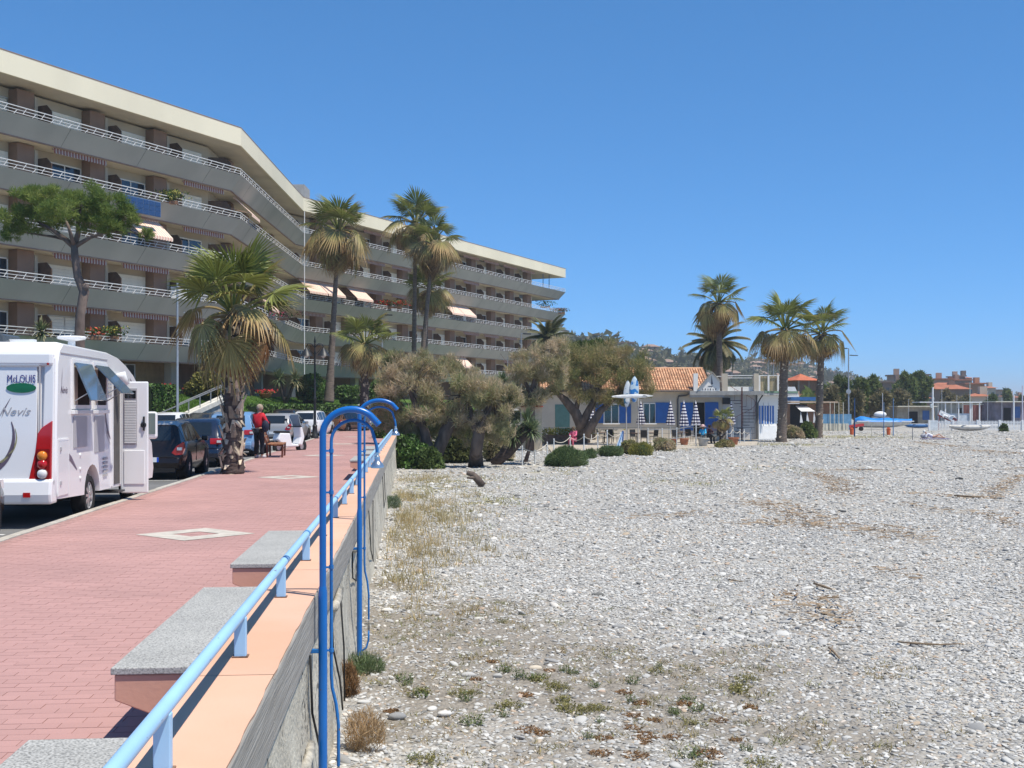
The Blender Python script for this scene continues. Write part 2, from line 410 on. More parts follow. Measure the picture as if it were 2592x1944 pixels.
# loose pebbles lying on the beach: real stones, one object, instanced on points
def pebble_field():
    rg = np.random.RandomState(5); pts = []
    X = []; Y = []; S = []
    for (d0, d1, den, smin, smax) in [(8.0, 13, 760, 0.009, 0.025), (13, 19, 420, 0.012, 0.029), (19, 28, 190, 0.015, 0.036), (28, 45, 60, 0.02, 0.048), (45, 75, 13, 0.03, 0.075), (75, 120, 4, 0.035, 0.10)]:
        xa, xb = -0.6, d1 * 0.60; n = int((xb - xa) * (d1 - d0) * den)
        x = rg.uniform(xa, xb, n); y = rg.uniform(d0, d1, n)
        s = smin + (smax - smin) * rg.rand(n) ** 2.6
        big_ = rg.rand(n) < 0.012; s = np.where(big_, s * 2.3, s)
        X.append(x); Y.append(y); S.append(s)
    x = np.concatenate(X); y = np.concatenate(Y); s = np.concatenate(S)
    d = x * sn + y * cs; u = 1296 + F * (x * cs - y * sn) / d
    ok = (u < 2640) & (d > 7.8)
    keep = rg.rand(len(x)) > soil_at(x, y) * 0.72
    ok &= keep; x, y, s = x[ok], y[ok], s[ok]
    z = beach_z(x, y) + s * 0.12
    me = bpy.data.meshes.new('pebbles'); me.vertices.add(len(x)); me.vertices.foreach_set('co', np.stack([x, y, z], -1).astype(np.float32).ravel())
    a = me.attributes.new('size', 'FLOAT_VECTOR', 'POINT')
    sv = np.stack([s * rg.uniform(0.9, 1.7, len(s)), s * rg.uniform(0.7, 1.15, len(s)), s * rg.uniform(0.35, 0.65, len(s))], -1)
    a.data.foreach_set('vector', sv.astype(np.float32).ravel())
    r_ = me.attributes.new('turn', 'FLOAT_VECTOR', 'POINT')
    rv = np.stack([rg.normal(0, 0.22, len(s)), rg.normal(0, 0.22, len(s)), rg.uniform(0, 6.28, len(s))], -1); r_.data.foreach_set('vector', rv.astype(np.float32).ravel())
    o = link('pebbles', me); o['kind'] = 'stuff'
    pm = bpy.data.materials.new('loose_pebble'); pm.use_nodes = True
    n_ = pm.node_tree.nodes; l_ = pm.node_tree.links
    oi = n_.new('ShaderNodeObjectInfo'); rp = n_.new('ShaderNodeValToRGB'); e = rp.color_ramp.elements
    st = [(0.0, (0.13, 0.128, 0.12)), (0.12, (0.28, 0.277, 0.27)), (0.4, (0.42, 0.413, 0.395)), (0.75, (0.53, 0.52, 0.49)), (0.9, (0.61, 0.595, 0.56)), (0.95, (0.42, 0.34, 0.25)), (0.985, (0.46, 0.35, 0.27)), (1.0, (0.68, 0.66, 0.61))]
    while len(e) < len(st): e.new(0.5)
    for el, (p, c) in zip(e, st): el.position = p; el.color = (*c, 1)
    l_.new(oi.outputs['Random'], rp.inputs[0])
    nz = n_.new('ShaderNodeTexNoise'); nz.inputs['Scale'].default_value = 3.0
    tcc = n_.new('ShaderNodeTexCoord'); l_.new(tcc.outputs['Object'], nz.inputs['Vector'])
    mxx = n_.new('ShaderNodeMix'); mxx.data_type = 'RGBA'; mxx.blend_type = 'MULTIPLY'; mxx.inputs[0].default_value = 0.5
    l_.new(rp.outputs[0], mxx.inputs[6]); l_.new(nz.outputs['Color'], mxx.inputs[7])
    hh = n_.new('ShaderNodeMix'); hh.data_type = 'RGBA'; hh.inputs[0].default_value = 0.25
    l_.new(rp.outputs[0], n_['Principled BSDF'].inputs['Base Color']); n_['Principled BSDF'].inputs['Roughness'].default_value = 0.85
    n_['Principled BSDF'].inputs['Specular IOR Level'].default_value = 0.2
    ng = bpy.data.node_groups.new('pebbles', 'GeometryNodeTree')
    ng.interface.new_socket('Geometry', in_out='INPUT', socket_type='NodeSocketGeometry'); ng.interface.new_socket('Geometry', in_out='OUTPUT', socket_type='NodeSocketGeometry')
    gn = ng.nodes; gl = ng.links
    gi = gn.new('NodeGroupInput'); go = gn.new('NodeGroupOutput')
    ico = gn.new('GeometryNodeMeshIcoSphere'); ico.inputs['Subdivisions'].default_value = 2; ico.inputs['Radius'].default_value = 1.0
    nsn = gn.new('ShaderNodeTexNoise'); nsn.inputs['Scale'].default_value = 0.8
    sp = gn.new('GeometryNodeSetPosition'); sub = gn.new('ShaderNodeVectorMath'); sub.operation = 'SUBTRACT'; sub.inputs[1].default_value = (0.5, 0.5, 0.5)
    scv = gn.new('ShaderNodeVectorMath'); scv.operation = 'SCALE'; scv.inputs['Scale'].default_value = 0.7
    gl.new(nsn.outputs['Color'], sub.inputs[0]); gl.new(sub.outputs[0], scv.inputs[0]); gl.new(scv.outputs[0], sp.inputs['Offset']); gl.new(ico.outputs[0], sp.inputs[0])
    sms = gn.new('GeometryNodeSetShadeSmooth'); gl.new(sp.outputs[0], sms.inputs[0])
    smt = gn.new('GeometryNodeSetMaterial'); smt.inputs['Material'].default_value = pm; gl.new(sms.outputs[0], smt.inputs[0])
    iop = gn.new('GeometryNodeInstanceOnPoints')
    na = gn.new('GeometryNodeInputNamedAttribute'); na.data_type = 'FLOAT_VECTOR'; na.inputs['Name'].default_value = 'size'
    nb = gn.new('GeometryNodeInputNamedAttribute'); nb.data_type = 'FLOAT_VECTOR'; nb.inputs['Name'].default_value = 'turn'
    gl.new(gi.outputs[0], iop.inputs['Points']); gl.new(smt.outputs[0], iop.inputs['Instance'])
    gl.new(na.outputs[0], iop.inputs['Scale']); gl.new(nb.outputs[0], iop.inputs['Rotation']); gl.new(iop.outputs[0], go.inputs[0])
    md = o.modifiers.new('pebbles', 'NODES'); md.node_group = ng
pebble_field()

# --- promenade
prom = thing('promenade', None, None); tag(prom, kind='structure')
pav_m = M('red_paver', (0.475, 0.275, 0.25), rough=0.85, var=0.10, scale=0.55, col2=(0.40, 0.235, 0.215), detail=8, island=0.035, objrand=0.04, bump=0.15, bscale=60)
joint_m = M('paver_joint', (0.36, 0.215, 0.195), rough=0.95, var=0.2, scale=8)
b = MB(); b.bx(-5.0, -0.94, -6, 90, -0.5, -0.0035); b.build('paving_bed', joint_m, prom)
PW, PH = 0.205, 0.102
def paver_box(mb, x0, y0, z0=0.0):
    g_ = 0.0022; mb.add([(x0 + g_, y0 + g_, -0.03), (x0 + PW - g_, y0 + g_, -0.03), (x0 + PW - g_, y0 + PH - g_, -0.03), (x0 + g_, y0 + PH - g_, -0.03),
            (x0 + g_, y0 + g_, z0), (x0 + PW - g_, y0 + g_, z0), (x0 + PW - g_, y0 + PH - g_, z0), (x0 + g_, y0 + PH - g_, z0)],
           [(4, 5, 6, 7), (0, 1, 5, 4), (1, 2, 6, 5), (2, 3, 7, 6), (3, 0, 4, 7)])
near = []; rest = MB(); prg = random.Random(3)
row = 0; y = 3.0
while y < 74:
    off = PW / 2 if row % 2 else 0
    x = -4.99 + off - (PW if off else 0)
    while x < -0.95:
        x0 = max(x, -4.99)
        cx_, cy_ = x + PW / 2, y + PH / 2
        d_ = cx_ * sn + cy_ * cs; u_ = 1296 + F * (cx_ * cs - cy_ * sn) / d_; v_ = HV + F * CZ / d_
        zz = prg.uniform(-0.0012, 0.001)
        if u_ > -10 and v_ < 1950 and cx_ < -1.42 and x > -4.9 and len(near) < 300: near.append((x, y, zz))
        elif x > -4.985 and x + PW < -0.945: paver_box(rest, x, y, zz)
        x += PW
    y += PH; row += 1
ro = rest.build('paving', pav_m, prom); ro['kind'] = 'stuff'
pm_ = MB(); paver_box(pm_, 0, 0)
proto = None
for (x, y, z) in near:
    if proto is None: proto = pm_.build('paver', pav_m, prom); o = proto
    else: o = proto.copy(); COL.objects.link(o)
    o.location = (x, y, z)
inl = M('pale_paving_stone', (0.50, 0.46, 0.40), rough=0.9, var=0.15, scale=6, bump=0.1)
for yc, xc in ((15.4, -2.78), (27.7, -2.85), (40.0, -2.95), (52.3, -3.0), (64.6, -3.0)):
    m = MB(); a, bb = 0.76, 0.30
    o4 = [(a, 0), (0, a), (-a, 0), (0, -a)]; i4 = [(bb, 0), (0, bb), (-bb, 0), (0, -bb)]
    for k in range(4):
        k2 = (k + 1) % 4
        m.quad(*[(xc + p[0], yc + p[1], 0.0045) for p in (o4[k], o4[k2], i4[k2], i4[k])])
    m.build('diamond_inlay', inl, prom)
# --- kerb and road
kerb = thing('kerb', None, None); tag(kerb, kind='structure')
kst = M('kerb_stone', (0.42, 0.39, 0.34), rough=0.9, var=0.18, scale=5, objrand=0.1, bump=0.2)
kp = None
for i in range(72):
    if kp is None:
        mb = MB(); mb.bx(-0.06, 0.06, 0.006, 0.994, -0.3, 0.012); kp = mb.build('kerb_stone', kst, kerb, bevel=0.012); o = kp
    else: o = kp.copy(); COL.objects.link(o)
    o.location = (-5.07, 2 + i, rnd.uniform(-0.003, 0.003))
asph = M('asphalt', (0.16, 0.158, 0.155), rough=0.92, var=0.18, scale=0.8, bump=0.25, bscale=90)
m = MB(); m.quad((-60, -20, -0.12), (-5.13, -20, -0.12), (-5.13, 74, -0.12), (-60, 74, -0.12))
m.quad((-60, 74, -0.12), (-5.13, 74, -0.12), (1.0, 110, -0.12), (-60, 110, -0.12))
tag(m.build('road', asph), kind='structure')
m = MB(); m.quad((-7.62, 8, -0.116), (-7.5, 8, -0.116), (-7.5, 74, -0.116), (-7.62, 74, -0.116))
for k in range(9): m.quad((-7.5, 10.6 + k * 6.0, -0.116), (-5.6, 10.6 + k * 6.0, -0.116), (-5.6, 10.72 + k * 6.0, -0.116), (-7.5, 10.72 + k * 6.0, -0.116))
tag(m.build('parking_lines', M('road_paint', (0.6, 0.6, 0.58), var=0.2, scale=6)), kind='structure')

# --- sea wall
sw = thing('sea_wall', 'long low concrete sea wall with salmon painted top between promenade and beach', 'wall', (-0.75, 5, 0))
wall_m = bpy.data.materials.new('rough_wall'); wall_m.use_nodes = True
def rough_wall():
    n = wall_m.node_tree.nodes; l = wall_m.node_tree.links; p = n['Principled BSDF']; p.inputs['Roughness'].default_value = 0.95
    t = n.new('ShaderNodeTexCoord')
    a = n.new('ShaderNodeTexNoise'); a.inputs['Scale'].default_value = 2.2; a.inputs['Detail'].default_value = 6; l.new(t.outputs['Object'], a.inputs['Vector'])
    r = n.new('ShaderNodeValToRGB'); r.color_ramp.elements[0].position = 0.3; r.color_ramp.elements[1].position = 0.7
    r.color_ramp.elements[0].color = (0.40, 0.36, 0.29, 1); r.color_ramp.elements[1].color = (0.62, 0.58, 0.48, 1); l.new(a.outputs['Fac'], r.inputs[0])
    v = n.new('ShaderNodeTexVoronoi'); v.inputs['Scale'].default_value = 26; l.new(t.outputs['Object'], v.inputs['Vector'])
    s = n.new('ShaderNodeSeparateColor'); l.new(v.outputs['Color'], s.inputs[0])
    w = n.new('ShaderNodeTexNoise'); w.inputs['Scale'].default_value = 3; l.new(t.outputs['Object'], w.inputs['Vector'])
    q = n.new('ShaderNodeMath'); q.operation = 'MULTIPLY'; l.new(s.outputs[0], q.inputs[0]); l.new(w.outputs['Fac'], q.inputs[1])
    q2 = n.new('ShaderNodeMapRange'); q2.inputs[1].default_value = 0.46; q2.inputs[2].default_value = 0.52; l.new(q.outputs[0], q2.inputs[0])
    m = n.new('ShaderNodeMix'); m.data_type = 'RGBA'; l.new(q2.outputs[0], m.inputs[0]); l.new(r.outputs[0], m.inputs[6]); m.inputs[7].default_value = (0.13, 0.12, 0.10, 1)
    l.new(m.outputs[2], p.inputs['Base Color'])
    b1 = n.new('ShaderNodeBump'); b1.inputs['Strength'].default_value = 0.8; b1.inputs['Distance'].default_value = 0.02
    c = n.new('ShaderNodeTexNoise'); c.inputs['Scale'].default_value = 30; c.inputs['Detail'].default_value = 6; l.new(t.outputs['Object'], c.inputs['Vector']); l.new(c.outputs['Fac'], b1.inputs['Height'])
    l.new(b1.outputs[0], p.inputs['Normal'])
rough_wall()
salmon = M('salmon_paint', (0.69, 0.42, 0.30), rough=0.85, var=0.1, scale=1.2, col2=(0.63, 0.375, 0.25), objrand=0.05, bump=0.08, bscale=50)
wood_c = M('weathered_formed_concrete', (0.36, 0.34, 0.31), rough=0.95, var=0.3, scale=7, stretch=(3, 0.2, 5), col2=(0.27, 0.25, 0.225), bump=0.4, bscale=14)
WEND = 54.0
# wall body: slightly battered and lumpy
m = MB(); ny_ = 160
prof = [(-0.655, 0.15), (-0.65, -0.2), (-0.635, -0.6), (-0.60, -1.0), (-0.55, -1.35)]
wr = random.Random(9); vv = []; ff = []
for j in range(ny_):
    yy = 2 + (WEND - 2) * j / (ny_ - 1)
    for k, (px, pz) in enumerate(prof): vv.append((px + wr.uniform(-0.012, 0.012) * (1 + (k > 2)), yy, pz))
for j in range(ny_ - 1):
    for k in range(len(prof) - 1):
        a_ = j * len(prof) + k; ff.append((a_, a_ + 1, a_ + len(prof) + 1, a_ + len(prof)))
m.add(vv, ff); m.bx(-0.93, -0.66, 2, WEND, -1.3, 0.14); m.build('wall_body', wall_m, sw, world=True)
m = MB(); m.bx(-0.945, -0.93, 2, WEND, -0.4, 0.42); m.build('inner_face', salmon, sw, world=True)
y = 1.9; k = 0
while y < WEND:
    l_ = min(3.4, WEND - y)
    m = MB(); vv = []; ny2 = 24
    m.bx(-0.93, -0.607 + wr.uniform(-0.006, 0.004), y + 0.004, y + l_ - 0.004, 0.14, 0.437)
    m.build('slab_edge', wood_c, sw, world=True, bevel=0.012)
    m = MB(); n2 = 26; vv = []; ff = []
    for j in range(n2 + 1):
        yy = y + 0.004 + (l_ - 0.008) * j / n2
        xo = -0.612 + wr.uniform(-0.006, 0.003)
        vv += [(-0.955, yy, 0.385), (-0.955, yy, 0.45), (xo, yy, 0.45), (xo - 0.004, yy, 0.432)]
    for j in range(n2):
        for q in range(3): a_ = j * 4 + q; ff.append((a_, a_ + 1, a_ + 5, a_ + 4))
    m.add(vv, ff); o = m.build('coping', salmon, sw, world=True, fix=True)
    y += l_
# embedded pipes, brackets and cables on the beach face
cab = M('black_cable', (0.03, 0.03, 0.03), rough=0.7)
stub = M('lime_crusted_pipe', (0.44, 0.41, 0.35), rough=0.9, var=0.3, scale=12, bump=0.5)
for (yy, zz, l_) in ((7.0, -0.5, 0.4), (9.6, 0.0, 0.75), (13.2, 0.04, 0.7)):
    m = MB(); m.tube([(-0.68, yy, zz), (-0.625, yy + 0.03, zz), (-0.62, yy + l_ * 0.5, zz + 0.01), (-0.625, yy + l_, zz + 0.03)], [0.03, 0.035, 0.032, 0.03], n=8, jitter=0.15, rg=wr)
    m.build('pipe_stub', stub, sw, world=True, smooth=True)
for pts in ([(7.35, 0.1), (7.5, -0.3), (7.9, -0.7), (8.1, -1.05)], [(9.3, 0.1), (9.5, -0.3), (9.9, -0.65), (10.3, -1.0)], [(10.4, 0.05), (10.5, -0.5), (10.6, -1.0)],
            [(12.6, 0.1), (12.7, -0.2), (13.5, -0.35), (14.4, -0.1), (15.0, 0.1)], [(17.5, 0.12), (17.6, -0.5), (18.6, -0.8), (19.4, -0.2), (19.5, 0.1)],
            [(14.0, 0.12), (14.6, -0.3), (13.8, -0.5), (13.6, -0.2), (14.2, -0.05)], [(26.0, .12), (26.1, -.6), (27.4, -.5), (27.6, .1)]):
    m = MB(); m.tube([(-0.595 - 0.03 * (1 if z > -0.5 else 0), yy, z) for yy, z in pts], 0.008, n=6); m.build('cable', cab, sw, world=True, smooth=True)

# --- handrail on the wall
rail_m = M('pale_blue_paint', (0.33, 0.56, 0.80), rough=0.45, var=0.06, scale=2)
def chipped(rail_m, thr):
    nt_ = rail_m.node_tree; n = nt_.nodes; l = nt_.links; p = n['Principled BSDF']
    src = p.inputs['Base Color'].links[0].from_socket
    t = n.new('ShaderNodeTexCoord'); mp = n.new('ShaderNodeMapping'); mp.inputs['Scale'].default_value = (30, 9, 30); l.new(t.outputs['Object'], mp.inputs[0])
    z = n.new('ShaderNodeTexNoise'); z.inputs['Scale'].default_value = 1.4; z.inputs['Detail'].default_value = 6; l.new(mp.outputs[0], z.inputs['Vector'])
    r = n.new('ShaderNodeMapRange'); r.inputs[1].default_value = thr; r.inputs[2].default_value = thr + 0.02; l.new(z.outputs['Fac'], r.inputs[0])
    x = n.new('ShaderNodeMix'); x.data_type = 'RGBA'; l.new(r.outputs[0], x.inputs[0]); l.new(src, x.inputs[6]); x.inputs[7].default_value = (0.13, 0.09, 0.07, 1)
    l.new(x.outputs[2], p.inputs['Base Color'])
chipped(rail_m, 0.68)
hr = thing('handrail', 'pale blue pipe handrail with chipped paint on short posts along the sea wall', 'railing', (-0.815, 3, 0.45))
m = MB()
m.tube([(-0.815, 1.5 + 0.5 * i, 0.652) for i in range(int((WEND - 2) / 0.5))], 0.027, n=12); m.build('rail', rail_m, hr, world=True, smooth=True, angle=60)
p0 = None
for i in range(29):
    yy = 2.17 + 1.76 * i
    if p0 is None:
        m = MB(); m.box((0, 0, 0.095), (0.056, 0.045, 0.19)); p0 = m.build('post', rail_m, hr, bevel=0.004); o = p0
        m = MB(); m.box((0, 0, 0.004), (0.075, 0.06, 0.006)); foot = m.build('base_plate', M('rusty_foot', (0.2, 0.12, 0.08), var=0.4, scale=20), p0)
    else:
        o = copy_tree(p0, parent=hr)
    o.location = (0, yy - 3, 0.0)
for yy in (9.25, 16.0, 22.6, 30):
    m = MB(); m.lathe([(0.0285, -0.03), (0.031, -0.03), (0.031, 0.03), (0.0285, 0.03)], (-0.815, yy, 0.652), n=12, axis='y', close=False)
    m.build('rail_joint', M('joint_blue', (0.08, 0.25, 0.5), rough=0.5), hr, world=True, smooth=True, angle=40)

# --- granite topped benches hung on the wall
gran = bpy.data.materials.new('speckled_granite'); gran.use_nodes = True
def granite():
    n = gran.node_tree.nodes; l = gran.node_tree.links; p = n['Principled BSDF']; p.inputs['Roughness'].default_value = 0.7
    t = n.new('ShaderNodeTexCoord'); v = n.new('ShaderNodeTexNoise'); v.inputs['Scale'].default_value = 110; v.inputs['Detail'].default_value = 3; l.new(t.outputs['Object'], v.inputs['Vector'])
    r = n.new('ShaderNodeValToRGB'); e = r.color_ramp.elements; e.new(0.5); e.new(0.56)
    for el, (q, c) in zip(e, ((0.34, (0.17, 0.165, 0.155)), (0.45, (0.33, 0.325, 0.30)), (0.56, (0.44, 0.43, 0.40)), (0.68, (0.52, 0.51, 0.475)))): el.position = q; el.color = (*c, 1)
    l.new(v.outputs['Fac'], r.inputs[0])
    z = n.new('ShaderNodeTexNoise'); z.inputs['Scale'].default_value = 2.5; l.new(t.outputs['Object'], z.inputs['Vector'])
    mr = n.new('ShaderNodeMapRange'); mr.inputs[3].default_value = 0.8; mr.inputs[4].default_value = 1.15; l.new(z.outputs['Fac'], mr.inputs[0])
    vm = n.new('ShaderNodeVectorMath'); vm.operation = 'SCALE'; l.new(r.outputs[0], vm.inputs[0]); l.new(mr.outputs[0], vm.inputs['Scale']); l.new(vm.outputs[0], p.inputs['Base Color'])
granite()
bench_m = M('salmon_bench', (0.62, 0.34, 0.25), rough=0.9, var=0.08, scale=1.5, bump=0.08, bscale=40)
bl = ['wall bench nearest the camera cut by the lower edge of the photo', 'second wall bench from the camera with large speckled granite top', 'third wall bench beside the blue shower pipes',
      'fourth wall bench, first of the small far row on the wall', 'fifth wall bench, middle one of the small far row on the wall', 'sixth wall bench, farthest one of the small far row on the wall']
proto = None
for i, yy in enumerate((1.93, 5.49, 9.04, 26.4, 30.0, 33.5)):
    if proto is None:
        proto = thing('wall_bench', bl[0], 'bench', (-0.957, yy, 0), group='granite topped benches along the sea wall')
        m = MB(); m.prism([(-0.40, 0.30), (-0.40, 0.418), (0, 0.418), (0, 0.14)], (0, 0, 0), (1, 0, 0), (0, 0, 1), (0, 2.39, 0)); m.build('bench_body', bench_m, proto, bevel=0.006, fix=True)
        m = MB(); m.bx(-0.415, -0.002, -0.01, 2.40, 0.42, 0.452); m.build('granite_top', gran, proto, bevel=0.004)
        o = proto
    else: o = copy_tree(proto, loc=(-0.957, yy, 0), label=bl[i])

# --- blue beach showers
blue = M('shower_blue', (0.008, 0.13, 0.44), rough=0.28, var=0.08, scale=2, spec=0.5)
blue2 = M('shower_pipe_blue', (0.02, 0.15, 0.42), rough=0.4, var=0.15, scale=6)
chipped(blue, 0.70); chipped(blue2, 0.68)
def shower(x, y, top, label, k=1.0):
    t = thing('beach_shower', label, 'shower', (x, y, BZ), group='blue outdoor showers on the beach side of the wall')
    h = top - BZ
    ra = 0.175 * k; cxr = ra
    arc = [(ra - ra * math.cos(a) , 0, h - 0.16 + 0.16 * math.sin(a)) for a in [PI * i / 22 for i in range(0, 17)]]
    end = arc[-1]; arc.append((end[0] + 0.055, 0, end[2] - 0.06))
    m = MB(); m.tube([(0, 0, 0.55 * h)] + arc, 0.0215, n=12); m.build('arched_pipe', blue, t, smooth=True, angle=50)
    m = MB(); m.lathe([(0.028, -0.12), (0.028, 0.56 * h), (0.0225, 0.575 * h)], n=12); m.build('post', blue, t, smooth=True, angle=50)
    px, py = 0.052, 0.02
    arc2 = [(px + 0.135 * k - 0.135 * k * math.cos(a), py, h - 0.205 + 0.135 * math.sin(a)) for a in [PI * i / 16 for i in range(0, 14)]]
    e2 = arc2[-1]
    low = [(px, py, 0.37 * h + i * 0.2) for i in range(0, 6)]
    m = MB(); m.tube([(px + 0.045, py, 0.14 * h), (px + 0.045, py, 0.24 * h), (px + 0.03, py, 0.29 * h), (px + 0.005, py, 0.33 * h), (px, py, 0.36 * h), (px, py, 0.7 * h)] + arc2 + [(e2[0] + 0.03, py, e2[2] - 0.10), (e2[0] + 0.035, py, e2[2] - 0.145)], 0.0105, n=8)
    m.build('water_pipe', blue2, t, smooth=True, angle=60)
    hx, hz = e2[0] + 0.035, e2[2] - 0.145
    m = MB(); m.lathe([(0.011, 0), (0.012, -0.02), (0.018, -0.026), (0.018, -0.05), (0.03, -0.065), (0.043, -0.085), (0.043, -0.098), (0.036, -0.10)], (hx, py, hz), n=14); m.build('shower_head', chrome, t, smooth=True, angle=40)
    for zf in (0.42, 0.62, 0.8, 0.9):
        m = MB(); m.lathe([(0.015, -0.012), (0.015, 0.012)], (px, py, zf * h), n=10); m.bar((0, 0, zf * h), (px, py, zf * h), 0.012); m.build('pipe_clamp', blue2, t)
    m = MB(); m.bar((0.0, 0, 0.42 * h), (-0.10, 0, 0.42 * h), 0.03, 0.026); m.build('wall_bracket', blue2, t, bevel=0.004)
    m = MB(); m.lathe([(0.012, 0), (0.012, 0.05), (0.009, 0.05), (0.009, 0.10)], (px + 0.045, py, 0.10 * h), n=8); m.bar((px - 0.0, py - 0.02, 0.125 * h), (px + 0.10, py - 0.02, 0.125 * h), 0.014, 0.02)
    m.build('tap', M('worn_brass', (0.45, 0.42, 0.36), rough=0.4, metal=0.6, var=0.3, scale=30), t)
    m = MB(); m.tube([(px + 0.045, py, 0.10 * h), (px + 0.043, py, 0.06 * h), (px + 0.02, py, 0.03 * h), (0.01, 0, 0.015 * h)], 0.0105, n=8); m.build('inlet_pipe', blue2, t, smooth=True)
    return t
shower(-0.555, 7.45, 1.635, 'nearer of two blue arched beach showers by the sea wall', 1.03)
shower(-0.545, 12.5, 1.72, 'farther of two blue arched beach showers, its foot in a green weed', 1.2)
# ================================================================== APARTMENT BUILDING
A_ = Vector((-27.2, 62.0)); dirL = Vector((0.443, 0.8965))
PA0 = A_ - dirL * 16; PB = Vector((-18.5, 79.6)); PC = Vector((-18.95, 105.9)); PE = Vector((7.4, 160.8))
dR = (PE - PC).normalized(); PE2 = PE + Vector((-dR.y, dR.x)) * 9
def to_w(p): w = Cf(p.x, p.y); return Vector((w.x, w.y))
PATH = [to_w(p) for p in (PA0, PB, PC, PE, PE2)]
PATHF = [to_w(p) for p in (PA0, PB, PC, PE - dR * 7.5, PE2 - dR * 7.5)]
def offset(path, o):
    out = []
    for i, p in enumerate(path):
        if i == 0: t = (path[1] - p).normalized(); n = Vector((-t.y, t.x)); out.append(p + n * o)
        elif i == len(path) - 1: t = (p - path[-2]).normalized(); n = Vector((-t.y, t.x)); out.append(p + n * o)
        else:
            t1 = (p - path[i - 1]).normalized(); t2 = (path[i + 1] - p).normalized()
            n1 = Vector((-t1.y, t1.x)); n2 = Vector((-t2.y, t2.x)); b = (n1 + n2); b /= (1 + n1.dot(n2)); out.append(p + b * o)
    return out
def sweep(mb, sec, path=PATH, closed=True):
    rows = [[(q.x, q.y, z) for q in offset(path, o)] for o, z in sec]
    n = len(path); k = len(sec); vv = [rows[j][i] for i in range(n) for j in range(k)]; ff = []
    for i in range(n - 1):
        for j in range(k if closed else k - 1):
            j2 = (j + 1) % k; ff.append((i * k + j, i * k + j2, (i + 1) * k + j2, (i + 1) * k + j))
    if closed: ff.append(tuple(range(k - 1, -1, -1))); ff.append(tuple((n - 1) * k + j for j in range(k)))
    mb.add(vv, ff); return mb
apt = thing('apartment_building', 'long zigzag apartment block with five grey green balcony bands and cream roof fascia', 'apartment building', (PATH[1].x, PATH[1].y, 2.3))
par_m = M('grey_green_parapet', (0.42, 0.40, 0.34), rough=0.9, var=0.07, scale=0.5, stretch=(1, 1, .5), bump=0.05)
slab_m = M('balcony_soffit', (0.60, 0.54, 0.42), rough=0.9, var=0.08, scale=0.5)
fas_m = M('cream_fascia', (0.76, 0.69, 0.52), rough=0.85, var=0.05, scale=0.25, stretch=(1, 1, 0.3))
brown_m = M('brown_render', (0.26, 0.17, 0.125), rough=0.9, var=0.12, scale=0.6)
taup_m = M('taupe_render', (0.47, 0.41, 0.32), rough=0.9, var=0.08, scale=0.4)
shut_m = M('roller_shutter_white', (0.82, 0.79, 0.70), rough=0.6, var=0.05, scale=2, objrand=0.10)
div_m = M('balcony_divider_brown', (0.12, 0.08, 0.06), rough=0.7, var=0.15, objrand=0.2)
win_m = glass('balcony_glass', (0.02, 0.035, 0.055), rough=0.04)
rail_w = M('rail_white', (0.60, 0.60, 0.59), rough=0.5, var=0.05)
edge_m = M('roof_edge', (0.30, 0.20, 0.15), rough=0.6, var=0.1)
LV = [6.0, 8.98, 11.95, 14.93, 17.93]
for z in LV:
    pt, pb_ = z - 0.46, z - 1.46
    m = MB(); sweep(m, [(0, pt), (0.11, pt), (0.80, pb_ + 0.16), (0.80, pb_), (0.70, pb_)]); m.build('parapet', par_m, apt, world=True, fix=True)
    m = MB(); sweep(m, [(0.802, pb_ + 0.2), (2.9, pb_ + 0.2), (2.9, pb_ + 0.004), (0.802, pb_ + 0.004)]); m.build('balcony_slab', slab_m, apt, world=True, fix=True)
    m = MB(); sweep(m, [(0.70, pb_ - 0.0), (0.82, pb_ - 0.0), (0.82, pb_ - 0.07), (0.70, pb_ - 0.07)]); m.build('drip_edge', edge_m, apt, world=True, fix=True)
    # railing: three bars and staggered stays
    m = MB(); off = offset(PATH, 0.06)
    for h in (0.10, 0.27, 0.45):
        for a, b in zip(off[:-1], off[1:]): m.bar((a.x, a.y, pt + h), (b.x, b.y, pt + h), 0.03 if h < .4 else 0.045)
    for a, b in zip(off[:-1], off[1:]):
        L_ = (b - a).length; t = (b - a) / L_; n_ = int(L_ / 0.62)
        for i in range(n_ + 1):
            q = a + t * (i * L_ / n_); q2 = q + t * 0.25
            if i % 2: m.bar((q.x, q.y, pt), (q2.x, q2.y, pt + 0.27), 0.028)
            else: m.bar((q.x, q.y, pt + 0.10), (q2.x, q2.y, pt + 0.45), 0.028)
    m.build('railing', rail_w, apt, world=True)
    m = MB(); oa, ob = offset(PATH, -0.004), offset(PATH, 0.697)
    for a, b, a2, b2 in zip(oa[:-1], oa[1:], ob[:-1], ob[1:]):
        n_ = max(1, int((b - a).length / 5.3))
        for i in range(1, n_ + 1): f = (i - .5) / n_; q = a.lerp(b, f); q2 = a2.lerp(b2, f); m.bar((q.x, q.y, pt), (q2.x, q2.y, pb_ + .01), 0.035, 0.012)
    m.build('panel_joint', M('joint_dark', (0.22, 0.225, 0.19)), apt, world=True)['kind'] = 'stuff'
m = MB(); sweep(m, [(0, 20.68), (0.25, 20.68), (0.25, 19.7), (0.13, 19.48), (0, 19.48)]); m.build('roof_fascia', fas_m, apt, world=True, fix=True)
m = MB(); sweep(m, [(-0.015, 20.74), (0.3, 20.74), (0.3, 20.685), (-0.015, 20.685)]); m.build('roof_trim', edge_m, apt, world=True, fix=True)
m = MB(); sweep(m, [(0.135, 19.56), (12, 19.9), (12, 20.5), (0.252, 20.5)]); m.build('roof_slab', slab_m, apt, world=True, fix=True)
